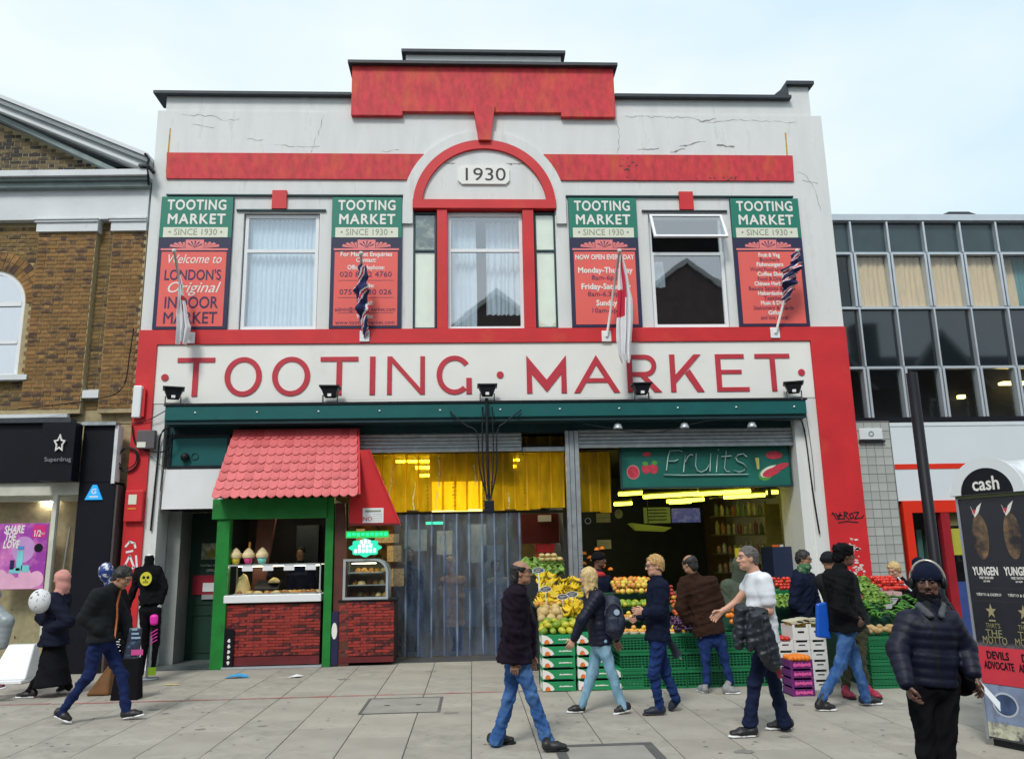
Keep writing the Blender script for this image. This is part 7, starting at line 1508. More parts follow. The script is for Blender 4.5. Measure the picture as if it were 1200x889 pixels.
    # --- trousers
    if legs is not None:
        m = SDF(res); m.cone(hp-sp*.03*s, hp+sp*.09*s, .150*s, .140*s, nl, .78, k=.03)
        for a in 'nf':
            if a in Kn:
                kn, an = Kn[a], An[a]; end = an-(an-kn)*.0+unit(an-kn)*.02*s
                m.cone(Hj[a], kn, .093*s, .064*s, k=.03); m.cone(kn, end, .062*s, (.052+flare)*s, k=.03, ends=False)
        P, f = m.mesh(.014, 24, seed+5); np_obj('trousers', [(P, f, 0)], [legs], T, org)
    if skirt is not None:
        m = SDF(.016); hb = Pj('skirt'); m.cone(hb, hp+sp*.1*s, .27*s, .15*s, nl, .85, .75, True, k=.03); P, f = m.mesh(.014, 8, seed); np_obj('skirt', [(P, f, 0)], [skirt], T, org)
    # --- shoes
    if shoe is not None:
        for a in 'nf':
            if 's'+a in J:
                hx, hy, tx, ty, *fl = J['s'+a]; yy = Y+dy[a]*.08*s+(fl[1] if len(fl) > 1 else 0)
                h_ = at(hx, hy, yy); t_ = at(tx, ty, yy)
                if fl and fl[0]: h_[2] = t_[2] = 0.
                h_[2] = max(h_[2], 0); t_[2] = max(t_[2], 0)
                d = unit(t_-h_); L_ = max(.22, min(.31, np.linalg.norm(t_-h_)))*1.0; 
                if np.linalg.norm(t_-h_) < .14:    # foreshortened: pointing to or from the camera
                    L_ = .25; dz = np.array([0, -1. if fl and len(fl) > 2 and fl[2] < 0 else 1., 0]); d = unit(dz*.95+d*.12)
                u = unit(UPZ-d*np.dot(UPZ, d)); l = np.cross(u, d); t_ = h_+d*L_; so_t = .026*s
                m = SDF(.007); hc = h_+d*.045*s+u*.045*s; tc_ = t_-d*.05*s+u*.038*s
                m.cone(hc, h_+d*L_*.55+u*.045*s, .040*s, .046*s, l, 1., k=.02); m.cone(h_+d*L_*.5+u*.042*s, tc_, .048*s, .042*s, l, .75, .62, k=.02); m.cone(hc+u*.02, An[a]+(Kn[a]-An[a])*.04, .040*s, .040*s, k=.02); m.cut(h_+u*so_t*.7, -u)
                P, f = m.mesh(.0015, 40, seed); so2 = np_obj('shoe', [(P, f, 0)], [shoe], T, org)
                m = SDF(.006); m.cone(h_+d*.042*s+u*so_t*.5, h_+d*L_*.5+u*so_t*.5, .037*s, .038*s, l, .34, k=.01); m.cone(h_+d*L_*.5+u*so_t*.5, t_-d*.045*s+u*so_t*.5, .038*s, .041*s, l, .34, k=.01); m.ell(t_-d*.055*s+u*so_t*.5, np.array([.050, .040, .014])*s, np.array([d, l, u]), .01); m.cut(h_, -u); m.cut(h_+u*so_t, u)
                P, f = m.mesh(); so3 = np_obj('sole', [(P, f, 0)], [sole or WHITE], so2, org); 
    T['_x'] = 1; del T['_x']
    return T, dict(org=org, S=S_, E=E, W=Wr, H=Hj, K=Kn, hp=hp, sc=sc, nk=nk, hd=hd, nl=nl, fwd=fwd, ax=ax, s=s, sp=sp, Y=Y)
def extra(T, D, nm, sdf, m, noise=0., nf=14, seed=1): P, f = sdf.mesh(noise, nf, seed); return np_obj(nm, [(P, f, 0)], [m], T, D['org'])
# ================================================================ PEOPLE
DEN = cloth('blue_denim', (.035, .10, .28), col2=(.16, .30, .50), c2s=5, c2a=.45, c2b=.95); DENL = cloth('light_denim', (.20, .38, .52), col2=(.42, .58, .66), c2s=5, c2a=.45, c2b=.95); DEND = cloth('dark_blue_denim', (.012, .03, .12), col2=(.03, .06, .2), c2s=4, c2a=.5, c2b=.7)
NVY = cloth('navy_wool', (.007, .011, .030)); BLKC = cloth('black_cloth', (.006, .006, .008)); PUF = mat('navy_puffer_nylon', (.0045, .007, .022), .55, .15, 6, .2, 60, spec=.3); PUFD = mat('black_puffer_nylon', (.010, .013, .022), .42, .15, 6, .1, 60)
AUB = cloth('dark_aubergine_wool', (.012, .007, .015)); BRN = cloth('brown_wool', (.032, .015, .010)); WTEE = cloth('white_cotton', (.74, .78, .84), bump=.2); SHB = mat('black_shoe', (.012, .012, .014), .5, .2, 10, .1); SHN = mat('navy_shoe', (.012, .018, .04), .6, .2, 10, .1); GRYJ = cloth('charcoal_cloth', (.014, .016, .019)); KHA = cloth('khaki_cloth', (.06, .065, .04)); NTR = cloth('dark_navy_twill', (.010, .016, .045))
GLS = mat('black_spectacle_frame', (.01, .01, .01), .3)
# 1 man in the black coat and blue jeans
J = dict(hd=(611, 671), nk=(606, 692), sh=(604, 698), hp=(605, 762), hem=(603, 776), en=(600, 738), wn=(603, 772), hn=(603, 790), ef=(618, 735), wf=(622, 766), kn=(624, 817), an=(641, 866), sn=(635, 887, 668, 879, 0, -.1), kf=(597, 817), af=(582, 866), sf=(570, 878, 606, 878, 1, .1))
T, D = person('man in black wool coat and blue jeans striding right in front of the strip curtain', 'person', 7.85, J, 0, SK_M, .97, top=AUB, coat=1, legs=DEN, shoe=SHB, sole=BLACK, hair='bald', hm=HB, head=(-8, 4), glasses=GLS, flare=.012, seed=1, hemflare=1.18, thin=1.15, brow=HB)
c = SDF(.010); p = lambda a, b, u: D['hd']+D['ax'][0]*a+D['ax'][1]*b+D['ax'][2]*u
c.ell(p(-.055, 0, -.03), np.array([.055, .075, .085]), np.array(D['ax'])); c.ell(p(-.075, 0, -.08), np.array([.045, .06, .05]), np.array(D['ax']), .03); extra(T, D, 'hair', c, HB, .006, 40)
# 2 blond woman with rucksack walking left
J = dict(hd=(689, 677), nk=(692, 694), sh=(697, 698), hp=(703, 752), hem=(704, 755), en=(682, 726), wn=(673, 748), hn=(668, 757), ef=(716, 727), wf=(722, 748), hf=(725, 758), kn=(718, 790), an=(729, 826), sn=(741, 832, 724, 850, 0), kf=(694, 789), af=(683, 824), sf=(687, 838, 663, 836, 1))
T, D = person('blond woman in navy puffer jacket and pale jeans with a rucksack, walking left', 'person', 9.35, J, 185, SK_L, .93, top=PUF, coat=.4, quilt=.052, legs=DENL, shoe=SHB, sole=UPVC, hair='long', hm=HBL, head=(150, -5), seed=2, thin=.9, hemflare=1.0, sh_w=.15)
c = SDF(.010); n0 = D['nk']-UPZ*.03; c.ell(n0-D['fwd']*.08, np.array([.07, .11, .05]), np.array([D['fwd'], np.cross(UPZ, D['fwd']), UPZ]), .03); c.ell(n0-D['fwd']*.10-UPZ*.04, np.array([.05, .10, .06]), np.array([D['fwd'], np.cross(UPZ, D['fwd']), UPZ]), .03); extra(T, D, 'hood', c, PUF, .005, 20)
a = at(716, 722, 9.25); Bp = thing('rucksack', 'dark blue patterned rucksack on the back of the blond woman', 'rucksack', tuple(a)); org = np.array(a); ORG[Bp.name] = org
c = SDF(.010); ctr = np.array(a)+np.array([.02, .05, 0]); c.cone(ctr-UPZ*.13, ctr+UPZ*.12, .135, .12, np.array([0, 1, 0.]), .98, .9, k=.05); c.ell(ctr+np.array([.08, -.02, -.06]), np.array([.07, .12, .10]), None, .03); P, f = c.mesh(.006, 14, 3); np_obj('bag', [(P, f, 0)], [mat('dark_patterned_nylon', (.015, .022, .05), .6, .3, 25, .2, 60, col2=(.10, .12, .16), c2s=28, c2a=.62, c2b=.66)], Bp, org)
c = SDF(.008); c.cone(ctr+np.array([.0, -.105, -.13]), ctr+np.array([.0, -.10, -.02]), .085, .08, np.array([1., 0, 0]), .55, k=.02); P, f = c.mesh(.004, 30, 9); np_obj('front_pocket', [(P, f, 0)], [MATS['dark_patterned_nylon']], Bp, org)
MB().tube([tuple(ctr+np.array([.10*math.cos(q), -.142+.012*abs(math.cos(q)), .02+.13*math.sin(q)])) for q in [i*math.pi/10 for i in range(11)]], .005, 5).build('zip', mat('grey_zip', (.08, .09, .10), .5), Bp); MB().tube([tuple(ctr+np.array([-.03, -.02, .15])), tuple(ctr+np.array([0, -.02, .19])), tuple(ctr+np.array([.03, -.02, .15]))], .009, 6).build('grab_handle', BLACK, Bp)
MB().ring(ctr[0]+.03, ctr[2]+.05, 0, .032, 0, 2*math.pi, ctr[1]-.145, ctr[1]-.130, 16).build('round_badge', mat('grey_badge', (.35, .45, .55), .4), Bp)
for q in (-1, 1): MB().tube([tuple(D['sc']+D['nl']*.11*q+np.array([.06, 0, .02])), tuple(D['sc']+D['nl']*.12*q+np.array([-.02, 0, .10])), tuple(D['sc']+D['nl']*.12*q+np.array([-.10, 0, -.02])), tuple(D['sc']+D['nl']*.13*q+np.array([-.08, 0, -.22])), tuple(D['sc']+D['nl']*.12*q+np.array([.05, 0, -.34]))], .014, 6).build('strap', BLACK, Bp, smooth=True)
# 3 fair young man walking left
J = dict(hd=(767, 663), nk=(770, 681), sh=(771, 686), hp=(771, 744), hem=(771, 750), en=(773, 716), wn=(756, 717), hn=(748, 716), ef=(764, 716), wf=(750, 722), kn=(766, 789), an=(773, 828), sn=(781, 838, 752, 838, 1), kf=(779, 786), af=(792, 817), sf=(800, 818, 789, 839, 0, .05))
T, D = person('fair haired young man in navy jacket and dark jeans walking left past the green crates', 'person', 9.25, J, 180, SK_L, .97, top=NVY, coat=.6, legs=DEND, shoe=SHN, sole=mat('dark_sole', (.03, .03, .035), .6), hair='short', hm=HF, head=(186, -3), glasses=GLS, seed=3, thin=.9, hemflare=.98, brow=HF)
a = at(784, 750, 9.6); b = at(795, 768, 9.6); U = thing('umbrella', 'dark folded umbrella held behind the fair haired man', 'umbrella', tuple(a)); MB().tube([tuple(at(778, 742, 9.6)), tuple(a), tuple((a+b)/2), tuple(b)], [.02, .035, .045, .06], 10).build('canopy', cloth('slate_cloth', (.03, .04, .05)), U, smooth=True); MB().tube([tuple(b), tuple(at(798, 772, 9.6))], .012, 6).build('tip', STEEL, U)
# 4 man in brown jacket seen from behind
J = dict(hd=(808, 661), nk=(813, 676), sh=(818, 683), hp=(833, 744), hem=(832, 743), en=(798, 712), wn=(806, 727), ef=(844, 712), wf=(838, 727), kn=(827, 772), an=(828, 801), sn=(828, 811, 826, 800, 1, -.05, 1), kf=(849, 770), af=(855, 799), sf=(846, 809, 869, 811, 1, -.1))
T, D = person('stocky man in brown jacket and blue jeans seen from behind at the fruit stall', 'person', 10.42, J, 96, SK_M, .98, lat=(-1, .05), top=BRN, coat=1, legs=DEND, shoe=mat('grey_trainer', (.25, .26, .26), .6, .3, 20), sole=UPVC, hair='bald', hm=HB, head=(130, -14), seed=4, thin=1.0, waist=1.04, hands='', hemflare=1.05)
c = SDF(.010); c.ell(D['hd']+D['ax'][0]*(-.02)+D['ax'][2]*.035, np.array([.104, .084, .062]), np.array(D['ax'])); c.cut(D['hd']+D['ax'][2]*.055, UPZ); extra(T, D, 'hair', c, HB, .002)
# 5 man in white T shirt carrying a dark jacket
J = dict(hd=(876, 654), nk=(883, 671), sh=(889, 680), hp=(895, 748), hem=(894, 752), en=(902, 716), wn=(873, 718), ef=(862, 706), wf=(846, 716), hf=(836, 724), kn=(884, 800), an=(879, 845), sn=(889, 860, 852, 859, 1, -.02), kf=(908, 800), af=(918, 844), sf=(931, 853, 896, 853, 1, .1))
T, D = person('man in white T shirt with dark jacket over his arm, striding left', 'person', 8.1, J, 182, SK_L, 1.02, top=WTEE, coat=0, legs=NTR, shoe=SHB, sole=UPVC, hair='crop', hm=HG, head=(184, 2), seed=5, sleeves='short', thin=.9, waist=1.08, flare=.018, brow=HG, hands='f')
jk = thing('carried_jacket', 'dark puffy jacket draped over the forearm of the man in the white T shirt', 'jacket', tuple(at(880, 735, 7.8))); org = np.array(at(880, 735, 7.8)); ORG[jk.name] = org; c = SDF(.013)
for (p0, p1, r0, r1, dy_) in (((868, 714), (893, 719), .05, .06, -.24), ((868, 716), (866, 756), .06, .045, -.30), ((882, 724), (880, 758), .055, .05, -.34), ((896, 727), (906, 775), .055, .085, -.28), ((866, 712), (862, 748), .045, .035, -.2), ((886, 722), (896, 768), .055, .06, -.36)): c.cone(at(*p0, 8.1+dy_), at(*p1, 8.1+dy_), r0, r1, k=.02, quilt=(.06, .006))
P, f = c.mesh(.014, 22, 4); np_obj('jacket_body', [(P, f, 0)], [mat('black_puffer_nylon2', (.010, .015, .024), .5, .15, 6, .1, 60)], jk, org)
c = SDF(.008); c.cone(at(911, 780, 7.85), at(914, 792, 7.85), .03, .022, k=.01); P, f = c.mesh(.004, 30); np_obj('red_lining', [(P, f, 0)], [mat('red_lining', (.35, .02, .06), .7)], jk, org)
# 6 man with black turban-like cap and jeans walking right
J = dict(hd=(990, 651), nk=(984, 668), sh=(982, 676), hp=(990, 732), hem=(991, 739), en=(984, 712), wn=(1000, 724), ef=(994, 706), wf=(1006, 722), kn=(985, 778), an=(965, 815), sn=(955, 831, 982, 831, 1), kf=(1003, 776), af=(1014, 817), sf=(1007, 830, 1036, 830, 1, .1))
T, D = person('man in black jacket, black woollen cap and faded jeans walking right by the white cartons', 'person', 9.2, J, 0, SK_D, 1.03, top=BLKC, coat=.8, legs=DEN, shoe=SHB, sole=UPVC, hair='beanie', hm=BLKC, head=(-4, 0), hands='n', seed=6, thin=1.1, hemflare=1.05)
c = SDF(.011); c.ell(D['hd']+D['ax'][2]*.07-D['ax'][0]*.015, np.array([.12, .11, .085]), np.array(D['ax'])); c.ell(D['hd']-D['ax'][2]*.0-D['ax'][0]*.07, np.array([.075, .09, .09]), np.array(D['ax']), .03); extra(T, D, 'cap_folds', c, BLKC, .014, 22)
bgp = at(964, 724, 9.35); MB().hexa([(bgp[0]-.10, 9.3, bgp[2]-.20), (bgp[0]+.07, 9.3, bgp[2]-.22), (bgp[0]+.07, 9.38, bgp[2]-.22), (bgp[0]-.10, 9.38, bgp[2]-.20), (bgp[0]-.07, 9.3, bgp[2]+.16), (bgp[0]+.05, 9.3, bgp[2]+.18), (bgp[0]+.05, 9.36, bgp[2]+.18), (bgp[0]-.07, 9.36, bgp[2]+.16)]).build('carrier_bag', mat('bright_blue_plastic', (.01, .10, .55), .35), bevel=.02, label='bright blue carrier bag behind the man in the black cap', cat='bag')
# 7 figure behind him, khaki trousers
J = dict(hd=(971, 658), nk=(975, 672), sh=(980, 680), hp=(1000, 738), hem=(1000, 736), en=(1003, 705), wn=(1012, 722), ef=(975, 708), wf=(990, 725), kn=(1009, 775), an=(1016, 806), sn=(1018, 814, 1024, 806, 1, -.1, -1), kf=(993, 776), af=(991, 806), sf=(988, 814, 993, 806, 1, -.1, -1))
person('person in dark jacket and khaki trousers standing behind the man in the black cap', 'person', 10.0, J, 20, SK_M, 1.0, lat=(1, -.2), top=GRYJ, coat=.9, legs=KHA, shoe=mat('red_trainer', (.30, .02, .05), .5), sole=BLACK, hair='beanie', hm=GRYJ, head=(60, -5), seed=7, hands='', thin=1.1, res=.016, hq=.009)
# 8 man with glasses and green scarf
J = dict(hd=(942, 655), nk=(942, 671), sh=(942, 678), hp=(940, 742), hem=(940, 765), en=(930, 708), wn=(944, 722), ef=(955, 706), wf=(955, 722), kn=(938, 790), an=(938, 812), kf=(944, 790), af=(944, 812))
T, D = person('man with glasses, green scarf and navy coat behind the white cartons', 'person', 11.35, J, -50, SK_M, .98, lat=(-.7, -.6), top=NVY, coat=1, legs=DEND, hair='short', hm=HB, head=(-35, -6), glasses=GLS, seed=8, hands='', hood=1, res=.015, hq=.008)
c = SDF(.009); c.ell(D['hd']-UPZ*.10+D['fwd']*.03, np.array([.075, .075, .055]), None, .02); c.cone(D['nk']-UPZ*.02, D['nk']+UPZ*.06, .09, .085, k=.02); extra(T, D, 'scarf', c, mat('green_scarf', (.03, .12, .05), .8, .3, 14, .3, col2=(.2, .25, .12), c2s=18, c2a=.55, c2b=.6), .010, 22)
# 10 hooded parka behind the white T shirt
J = dict(hd=(866, 664), nk=(866, 680), sh=(866, 686), hp=(866, 742), hem=(866, 760), en=(852, 712), wn=(856, 725), ef=(880, 712), wf=(878, 725))
person('person in khaki hooded parka at the stall behind the white T shirt man', 'person', 11.6, J, 95, SK_M, .98, lat=(-1, 0), top=mat('khaki_parka', (.055, .075, .05), .8, .2, 6, .3), coat=1, hair='hood', hm=mat('khaki_parka', (.055, .075, .05)), hands='', lowbody=False, seed=9, res=.016, hq=.01, thin=1.2)
# vendor with black cap and red scarf behind the blond woman
J = dict(hd=(702, 656), nk=(700, 673), sh=(701, 680), hp=(704, 745), hem=(704, 765), en=(716, 700), wn=(714, 690), ef=(690, 712), wf=(694, 725))
T, D = person('stall seller in black cap and red scarf behind the blond woman', 'person', 12.7, J, -40, SK_D, 1.0, lat=(.7, .6), top=NVY, coat=1, hair='beanie', hm=BLKC, hands='n', lowbody=False, seed=10, res=.016, hq=.008, head=(-25, 0))
c = SDF(.012); c.ell(D['nk']+UPZ*.0, np.array([.13, .12, .065]), None, .02); c.ell(D['nk']+UPZ*.04-np.array([.08, 0, 0]), np.array([.09, .09, .07]), None, .02); extra(T, D, 'scarf', c, mat('red_scarf', (.42, .02, .03), .8), .008)
# blonde woman bending at the vegetable stall, right
J = dict(hd=(1048, 668), nk=(1056, 682), sh=(1062, 688), hp=(1074, 735), hem=(1075, 740), en=(1052, 712), wn=(1044, 722), ef=(1066, 712), wf=(1055, 722), kn=(1074, 775), an=(1074, 800), kf=(1080, 775), af=(1080, 800))
T, D = person('blond woman in black top leaning over the vegetable stall near the red shop frame', 'person', 12.3, J, 200, SK_L, .98, top=BLKC, coat=.3, legs=BLKC, hair='short', hm=HBL, head=(205, -22), seed=11, hands='', res=.016, hq=.008)
c = SDF(.012); c.ell(D['hd']-D['ax'][0]*.07+D['ax'][2]*.03, np.array([.06, .07, .07]), np.array(D['ax'])); extra(T, D, 'hair_bun', c, HBL, .006, 30); MB().tube([tuple(at(1052, 676, 12.05)), tuple(at(1058, 683, 12.05)), tuple(at(1068, 692, 12.05))], .012, 6).build('white_stripe', UPVC, T)
J = dict(hd=(1076, 662), nk=(1080, 678), sh=(1084, 684), hp=(1090, 740), en=(1072, 710), wn=(1068, 722), ef=(1098, 710), wf=(1096, 722))
person('person in dark hat hidden behind the beanie of the nearest man', 'person', 12.9, J, 190, SK_D, .98, top=NVY, coat=.5, hair='beanie', hm=NVY, hands='', lowbody=False, seed=12, res=.018, hq=.01)
# 11 nearest man, puffer jacket, beanie and headphones
J = dict(hd=(1087, 682), nk=(1089, 706), sh=(1088, 728), hp=(1092, 794), hem=(1092, 803), en=(1052, 761, -.05), wn=(1062, 800, -.17), hn=(1071, 824), ef=(1131, 758, .02), wf=(1140, 789, -.08), hf=(1150, 806), kn=(1086, 880), an=(1084, 950), sn=(1080, 975, 1078, 985, 1, 0, -1), kf=(1108, 880), af=(1110, 950), sf=(1112, 975, 1112, 985, 1, 0, -1))
T, D = person('nearest man, in navy puffer jacket, beanie and headphones, holding a white paper', 'person', 5.6, J, -103, SK_D, 1.02, lat=(-1, .1), top=PUF, coat=.9, quilt=.058, legs=BLKC, shoe=SHB, sole=BLACK, hair='beanie', hm=NVY, head=(-122, -2), seed=13, hemflare=.86, hq=.0045, res=.009, thin=.72, open_=BLACK, brow=HB, curl=.75, sh_w=.132, waist=.97)
ax = D['ax']; hd = D['hd']; mb = MB(); pts = [hd+(ax[1]*.106*math.sin(a)+ax[2]*(.136*math.cos(a)+.01)-ax[0]*.012) for a in [rad(q) for q in range(-95, 96, 10)]]; mb.tube(pts, .010, 8); HP = thing('headphones', 'black and silver headphones over the beanie of the nearest man', 'headphones', tuple(hd)); ORG[HP.name] = np.array(hd); mb.build('headband', mat('silver_headband', (.42, .40, .36), .3, metal=.5), HP, smooth=True)
for q in (-1, 1): c = SDF(.006); c.ell(hd+ax[1]*.097*q-ax[2]*.005-ax[0]*.01, np.array([.036, .022, .044]), np.array(ax)); P, f = c.mesh(); np_obj('ear_cup', [(P, f, 0)], [BLACK], HP, ORG[HP.name])
c = SDF(.008); c.cone(D['nk']-UPZ*.01, D['nk']+UPZ*.055+D['fwd']*.01, .082, .074, D['nl'], .95, k=.01); c.ell(hd-ax[2]*.118+ax[0]*.03, np.array([.045, .05, .025]), np.array(ax), .02); extra(T, D, 'dark_scarf', c, BLKC, .006, 30)
c = SDF(.008)
for q in (-1, 1): c.cone(D['nk']+D['nl']*.075*q-UPZ*.02+D['fwd']*.02, D['nk']+D['nl']*.035*q-UPZ*.075+D['fwd']*.115, .030, .022, k=.02)
extra(T, D, 'grey_hood_edge', c, mat('grey_fleece', (.07, .08, .09), .9, .2, 20, .4), .004, 40)
c = SDF(.006); c.ell(hd-ax[2]*.092+ax[0]*.052, np.array([.024, .030, .017]), np.array(ax), .01); c.ell(hd-ax[2]*.050+ax[0]*.088, np.array([.008, .026, .005]), np.array(ax), .01); extra(T, D, 'beard', c, HB, .002, 60)
pp = np.array(at(1152, 812, D['W']['f'][1]-.02)); PPR = MB(); PPR.add([(pp[0]-.055, pp[1]-.02, pp[2]+.075), (pp[0]+.0, pp[1]+.04, pp[2]+.085), (pp[0]+.14, pp[1]+.06, pp[2]-.07), (pp[0]+.085, pp[1]-.02, pp[2]-.11)], [(0, 1, 2, 3)]); o = PPR.build('paper', UPVC, None, label='white folded paper in the left hand of the nearest man', cat='paper'); md = o.modifiers.new('thickness', 'SOLIDIFY'); md.thickness = .004
sb = thing('shoulder_bag', 'black shoulder bag hanging behind the right side of the nearest man', 'bag', tuple(at(1125, 790, 5.75))); org = np.array(at(1125, 790, 5.75)); ORG[sb.name] = org; c = SDF(.012); c.cone(at(1127, 752, 5.72), at(1128, 800, 5.72), .05, .085, k=.03); P, f = c.mesh(.006, 18); np_obj('bag', [(P, f, 0)], [BLKC], sb, org); MB().tube([tuple(at(1128, 770, 5.62)), tuple(at(1124, 725, 5.60)), tuple(at(1114, 708, 5.58)), tuple(at(1110, 706, 5.72))], .012, 6).build('strap', BLACK, sb, smooth=True)
# 12 man far left with bag
J = dict(hd=(144, 677), nk=(132, 691), sh=(123, 697), hp=(119, 748), hem=(120, 752), en=(99, 724), wn=(116, 738), hn=(122, 742), ef=(146, 726), wf=(151, 748), hf=(154, 760), kn=(104, 790), an=(73, 833), sn=(61, 838, 84, 850, 0), kf=(143, 792), af=(148, 832), sf=(141, 847, 170, 838, 0))
T, D = person('dark haired man in charcoal jacket with orange zip, walking right and looking down', 'person', 9.7, J, 0, SK_M, 1.0, top=GRYJ, coat=.5, legs=cloth('navy_chino', (.012, .022, .085)), shoe=SHB, sole=UPVC, hair='short', hm=HB, head=(-12, -28), seed=14, quilt=.075, hands='f', brow=HB, thin=.95)
mb = MB(); pts = [D['nk']+D['fwd']*.10-UPZ*.0+D['nl']*.03, D['sc']+D['fwd']*.155-UPZ*.10+D['nl']*.03, (D['sc']+D['hp'])/2+D['fwd']*.165+D['nl']*.03, D['hp']+D['fwd']*.155+D['nl']*.03]; mb.tube([tuple(q) for q in pts], .011, 6); mb.build('orange_zip', mat('orange_zip', (.45, .12, .03), .5), T, smooth=True)
bg_ = thing('carrier_bag', 'dark carrier bag with pink and blue print held by the man looking down', 'bag', tuple(at(157, 752, 9.85))); a, b = at(146, 771, 9.85), at(166, 735, 9.85); MB().hexa([(a[0], 9.80, a[2]), (b[0]-.02, 9.80, a[2]), (b[0]-.02, 9.92, a[2]), (a[0], 9.92, a[2]), (a[0]+.03, 9.84, b[2]), (b[0], 9.84, b[2]), (b[0], 9.88, b[2]), (a[0]+.03, 9.88, b[2])]).build('bag', mat('dark_printed_plastic', (.03, .04, .07), .35, .3, 10, 0, col2=(.10, .22, .35), c2s=12, c2a=.55, c2b=.62), bg_, bevel=.01)
a2 = at(160, 764, 9.79); box('pink_print', a2[0]-.06, a2[0]+.07, 9.79, 9.797, a2[2]-.03, a2[2]+.03, mat('pink_bag_print', (.6, .08, .3), .4), bg_); a2 = at(159, 748, 9.79)
for k in range(3): box('blue_print', a2[0]-.05, a2[0]+.05-.02*k, 9.79, 9.797, a2[2]+.0+.045*k, a2[2]+.02+.045*k, mat('pale_blue_print', (.3, .45, .6), .4), bg_)
# 13 woman in black robe and pink headscarf
J = dict(hd=(72, 678), nk=(70, 694), sh=(69, 702), hp=(63, 752), skirt=(62, 803), hem=(63, 756), en=(80, 728), wn=(62, 736), ef=(52, 726), wf=(46, 722), kn=(50, 785), an=(36, 808), sn=(44, 814, 17, 815, 1), kf=(70, 782), af=(80, 803), sf=(84, 806, 66, 812, 0, .15))
T, D = person('woman in black robe and pale pink headscarf walking left past the left shop window', 'person', 11.6, J, 182, SK_M, .98, top=cloth('black_navy_cloth', (.010, .013, .028)), coat=1, skirt=cloth('black_robe', (.007, .007, .010)), legs=BLKC, shoe=SHB, sole=UPVC, hair='hijab', hm=cloth('pink_scarf', (.62, .30, .26), bump=.2), head=(180, -5), hands='', seed=15, res=.016, thin=1.2, hq=.009, hemflare=1.25)
a = at(47, 704, 11.35); blm = ico(.14, 3, (1, .8, 1.12)); o = blm.build('patterned_hat', mat('white_spotted_cloth', (.72, .74, .76), .7, .05, 5, .1, col2=(.06, .06, .08), c2s=17, c2a=.58, c2b=.61), None, smooth=True, label='round white hat with black specks held in front of the woman in the pink headscarf', cat='hat'); o.location = tuple(a)
# left edge person in silver puffer
J = dict(hd=(-22, 668), nk=(-18, 686), sh=(-17, 697), hp=(-14, 758), hem=(-14, 762), en=(8, 728), wn=(3, 756), ef=(-30, 728), wf=(-28, 756), kn=(-18, 788), an=(-12, 803), sn=(-18, 812, 8, 806, 0), kf=(-28, 788), af=(-36, 806), sf=(-44, 812, -20, 812, 1))
person('person in silver grey quilted jacket cut off by the left edge of the picture', 'person', 11.3, J, 0, SK_M, .98, top=mat('silver_puffer', (.26, .30, .32), .4, .1, 6, .1), coat=1, quilt=.07, legs=BLKC, shoe=mat('maroon_trainer', (.12, .02, .05), .5), sole=UPVC, hair='short', hm=HB, seed=16, hands='', res=.016, hq=.01, thin=1.2)
# behind the clear curtain
for (J, lb_, tp, lg, yw, sk_, sd_) in (
    (dict(hd=(479, 648), nk=(480, 662), sh=(481, 668), hp=(482, 716), hem=(482, 722), en=(470, 694), wn=(472, 712), ef=(493, 694), wf=(490, 708), kn=(480, 745), an=(480, 770), kf=(488, 745), af=(488, 768)), 'man in dark blue suit behind the left end of the clear strip curtain', cloth('blue_suit', (.015, .02, .07)), BLKC, -80, SK_M, 21),
    (dict(hd=(527, 660), nk=(529, 674), sh=(531, 680), hp=(533, 724), hem=(533, 734), en=(540, 700), wn=(522, 698), ef=(520, 698), wf=(516, 690), kn=(534, 748), an=(533, 768), kf=(538, 748), af=(540, 768)), 'woman in tan coat behind the middle of the clear strip curtain', cloth('tan_coat', (.34, .17, .07)), DEND, 200, SK_L, 22),
    (dict(hd=(581, 662), nk=(583, 676), sh=(585, 682), hp=(586, 728), hem=(586, 734), en=(574, 705), wn=(578, 718), ef=(596, 705), wf=(592, 718), kn=(584, 750), an=(584, 768), kf=(590, 750), af=(590, 768)), 'person in grey patterned coat behind the right end of the clear strip curtain', cloth('grey_coat', (.17, .16, .13)), BLKC, -60, SK_M, 23)):
    person(lb_, 'person', 15.6, J, yw, sk_, .98, lat=(-1, -.2), top=tp, coat=.8, legs=lg, hair='short', hm=HB if sd_ != 22 else HF, hands='', seed=sd_, res=.018, hq=.010)
# seller inside the green kiosk
J = dict(hd=(352, 648), nk=(353, 662), sh=(353, 668), hp=(354, 712), en=(338, 692), wn=(340, 705), ef=(367, 692), wf=(366, 705))
person('seller in dark clothes standing dimly inside the green kiosk', 'person', 14.9, J, -90, SK_M, .97, lat=(-1, 0), top=NVY, coat=.2, hair='short', hm=HB, hands='', lowbody=False, seed=24, res=.018, hq=.009)
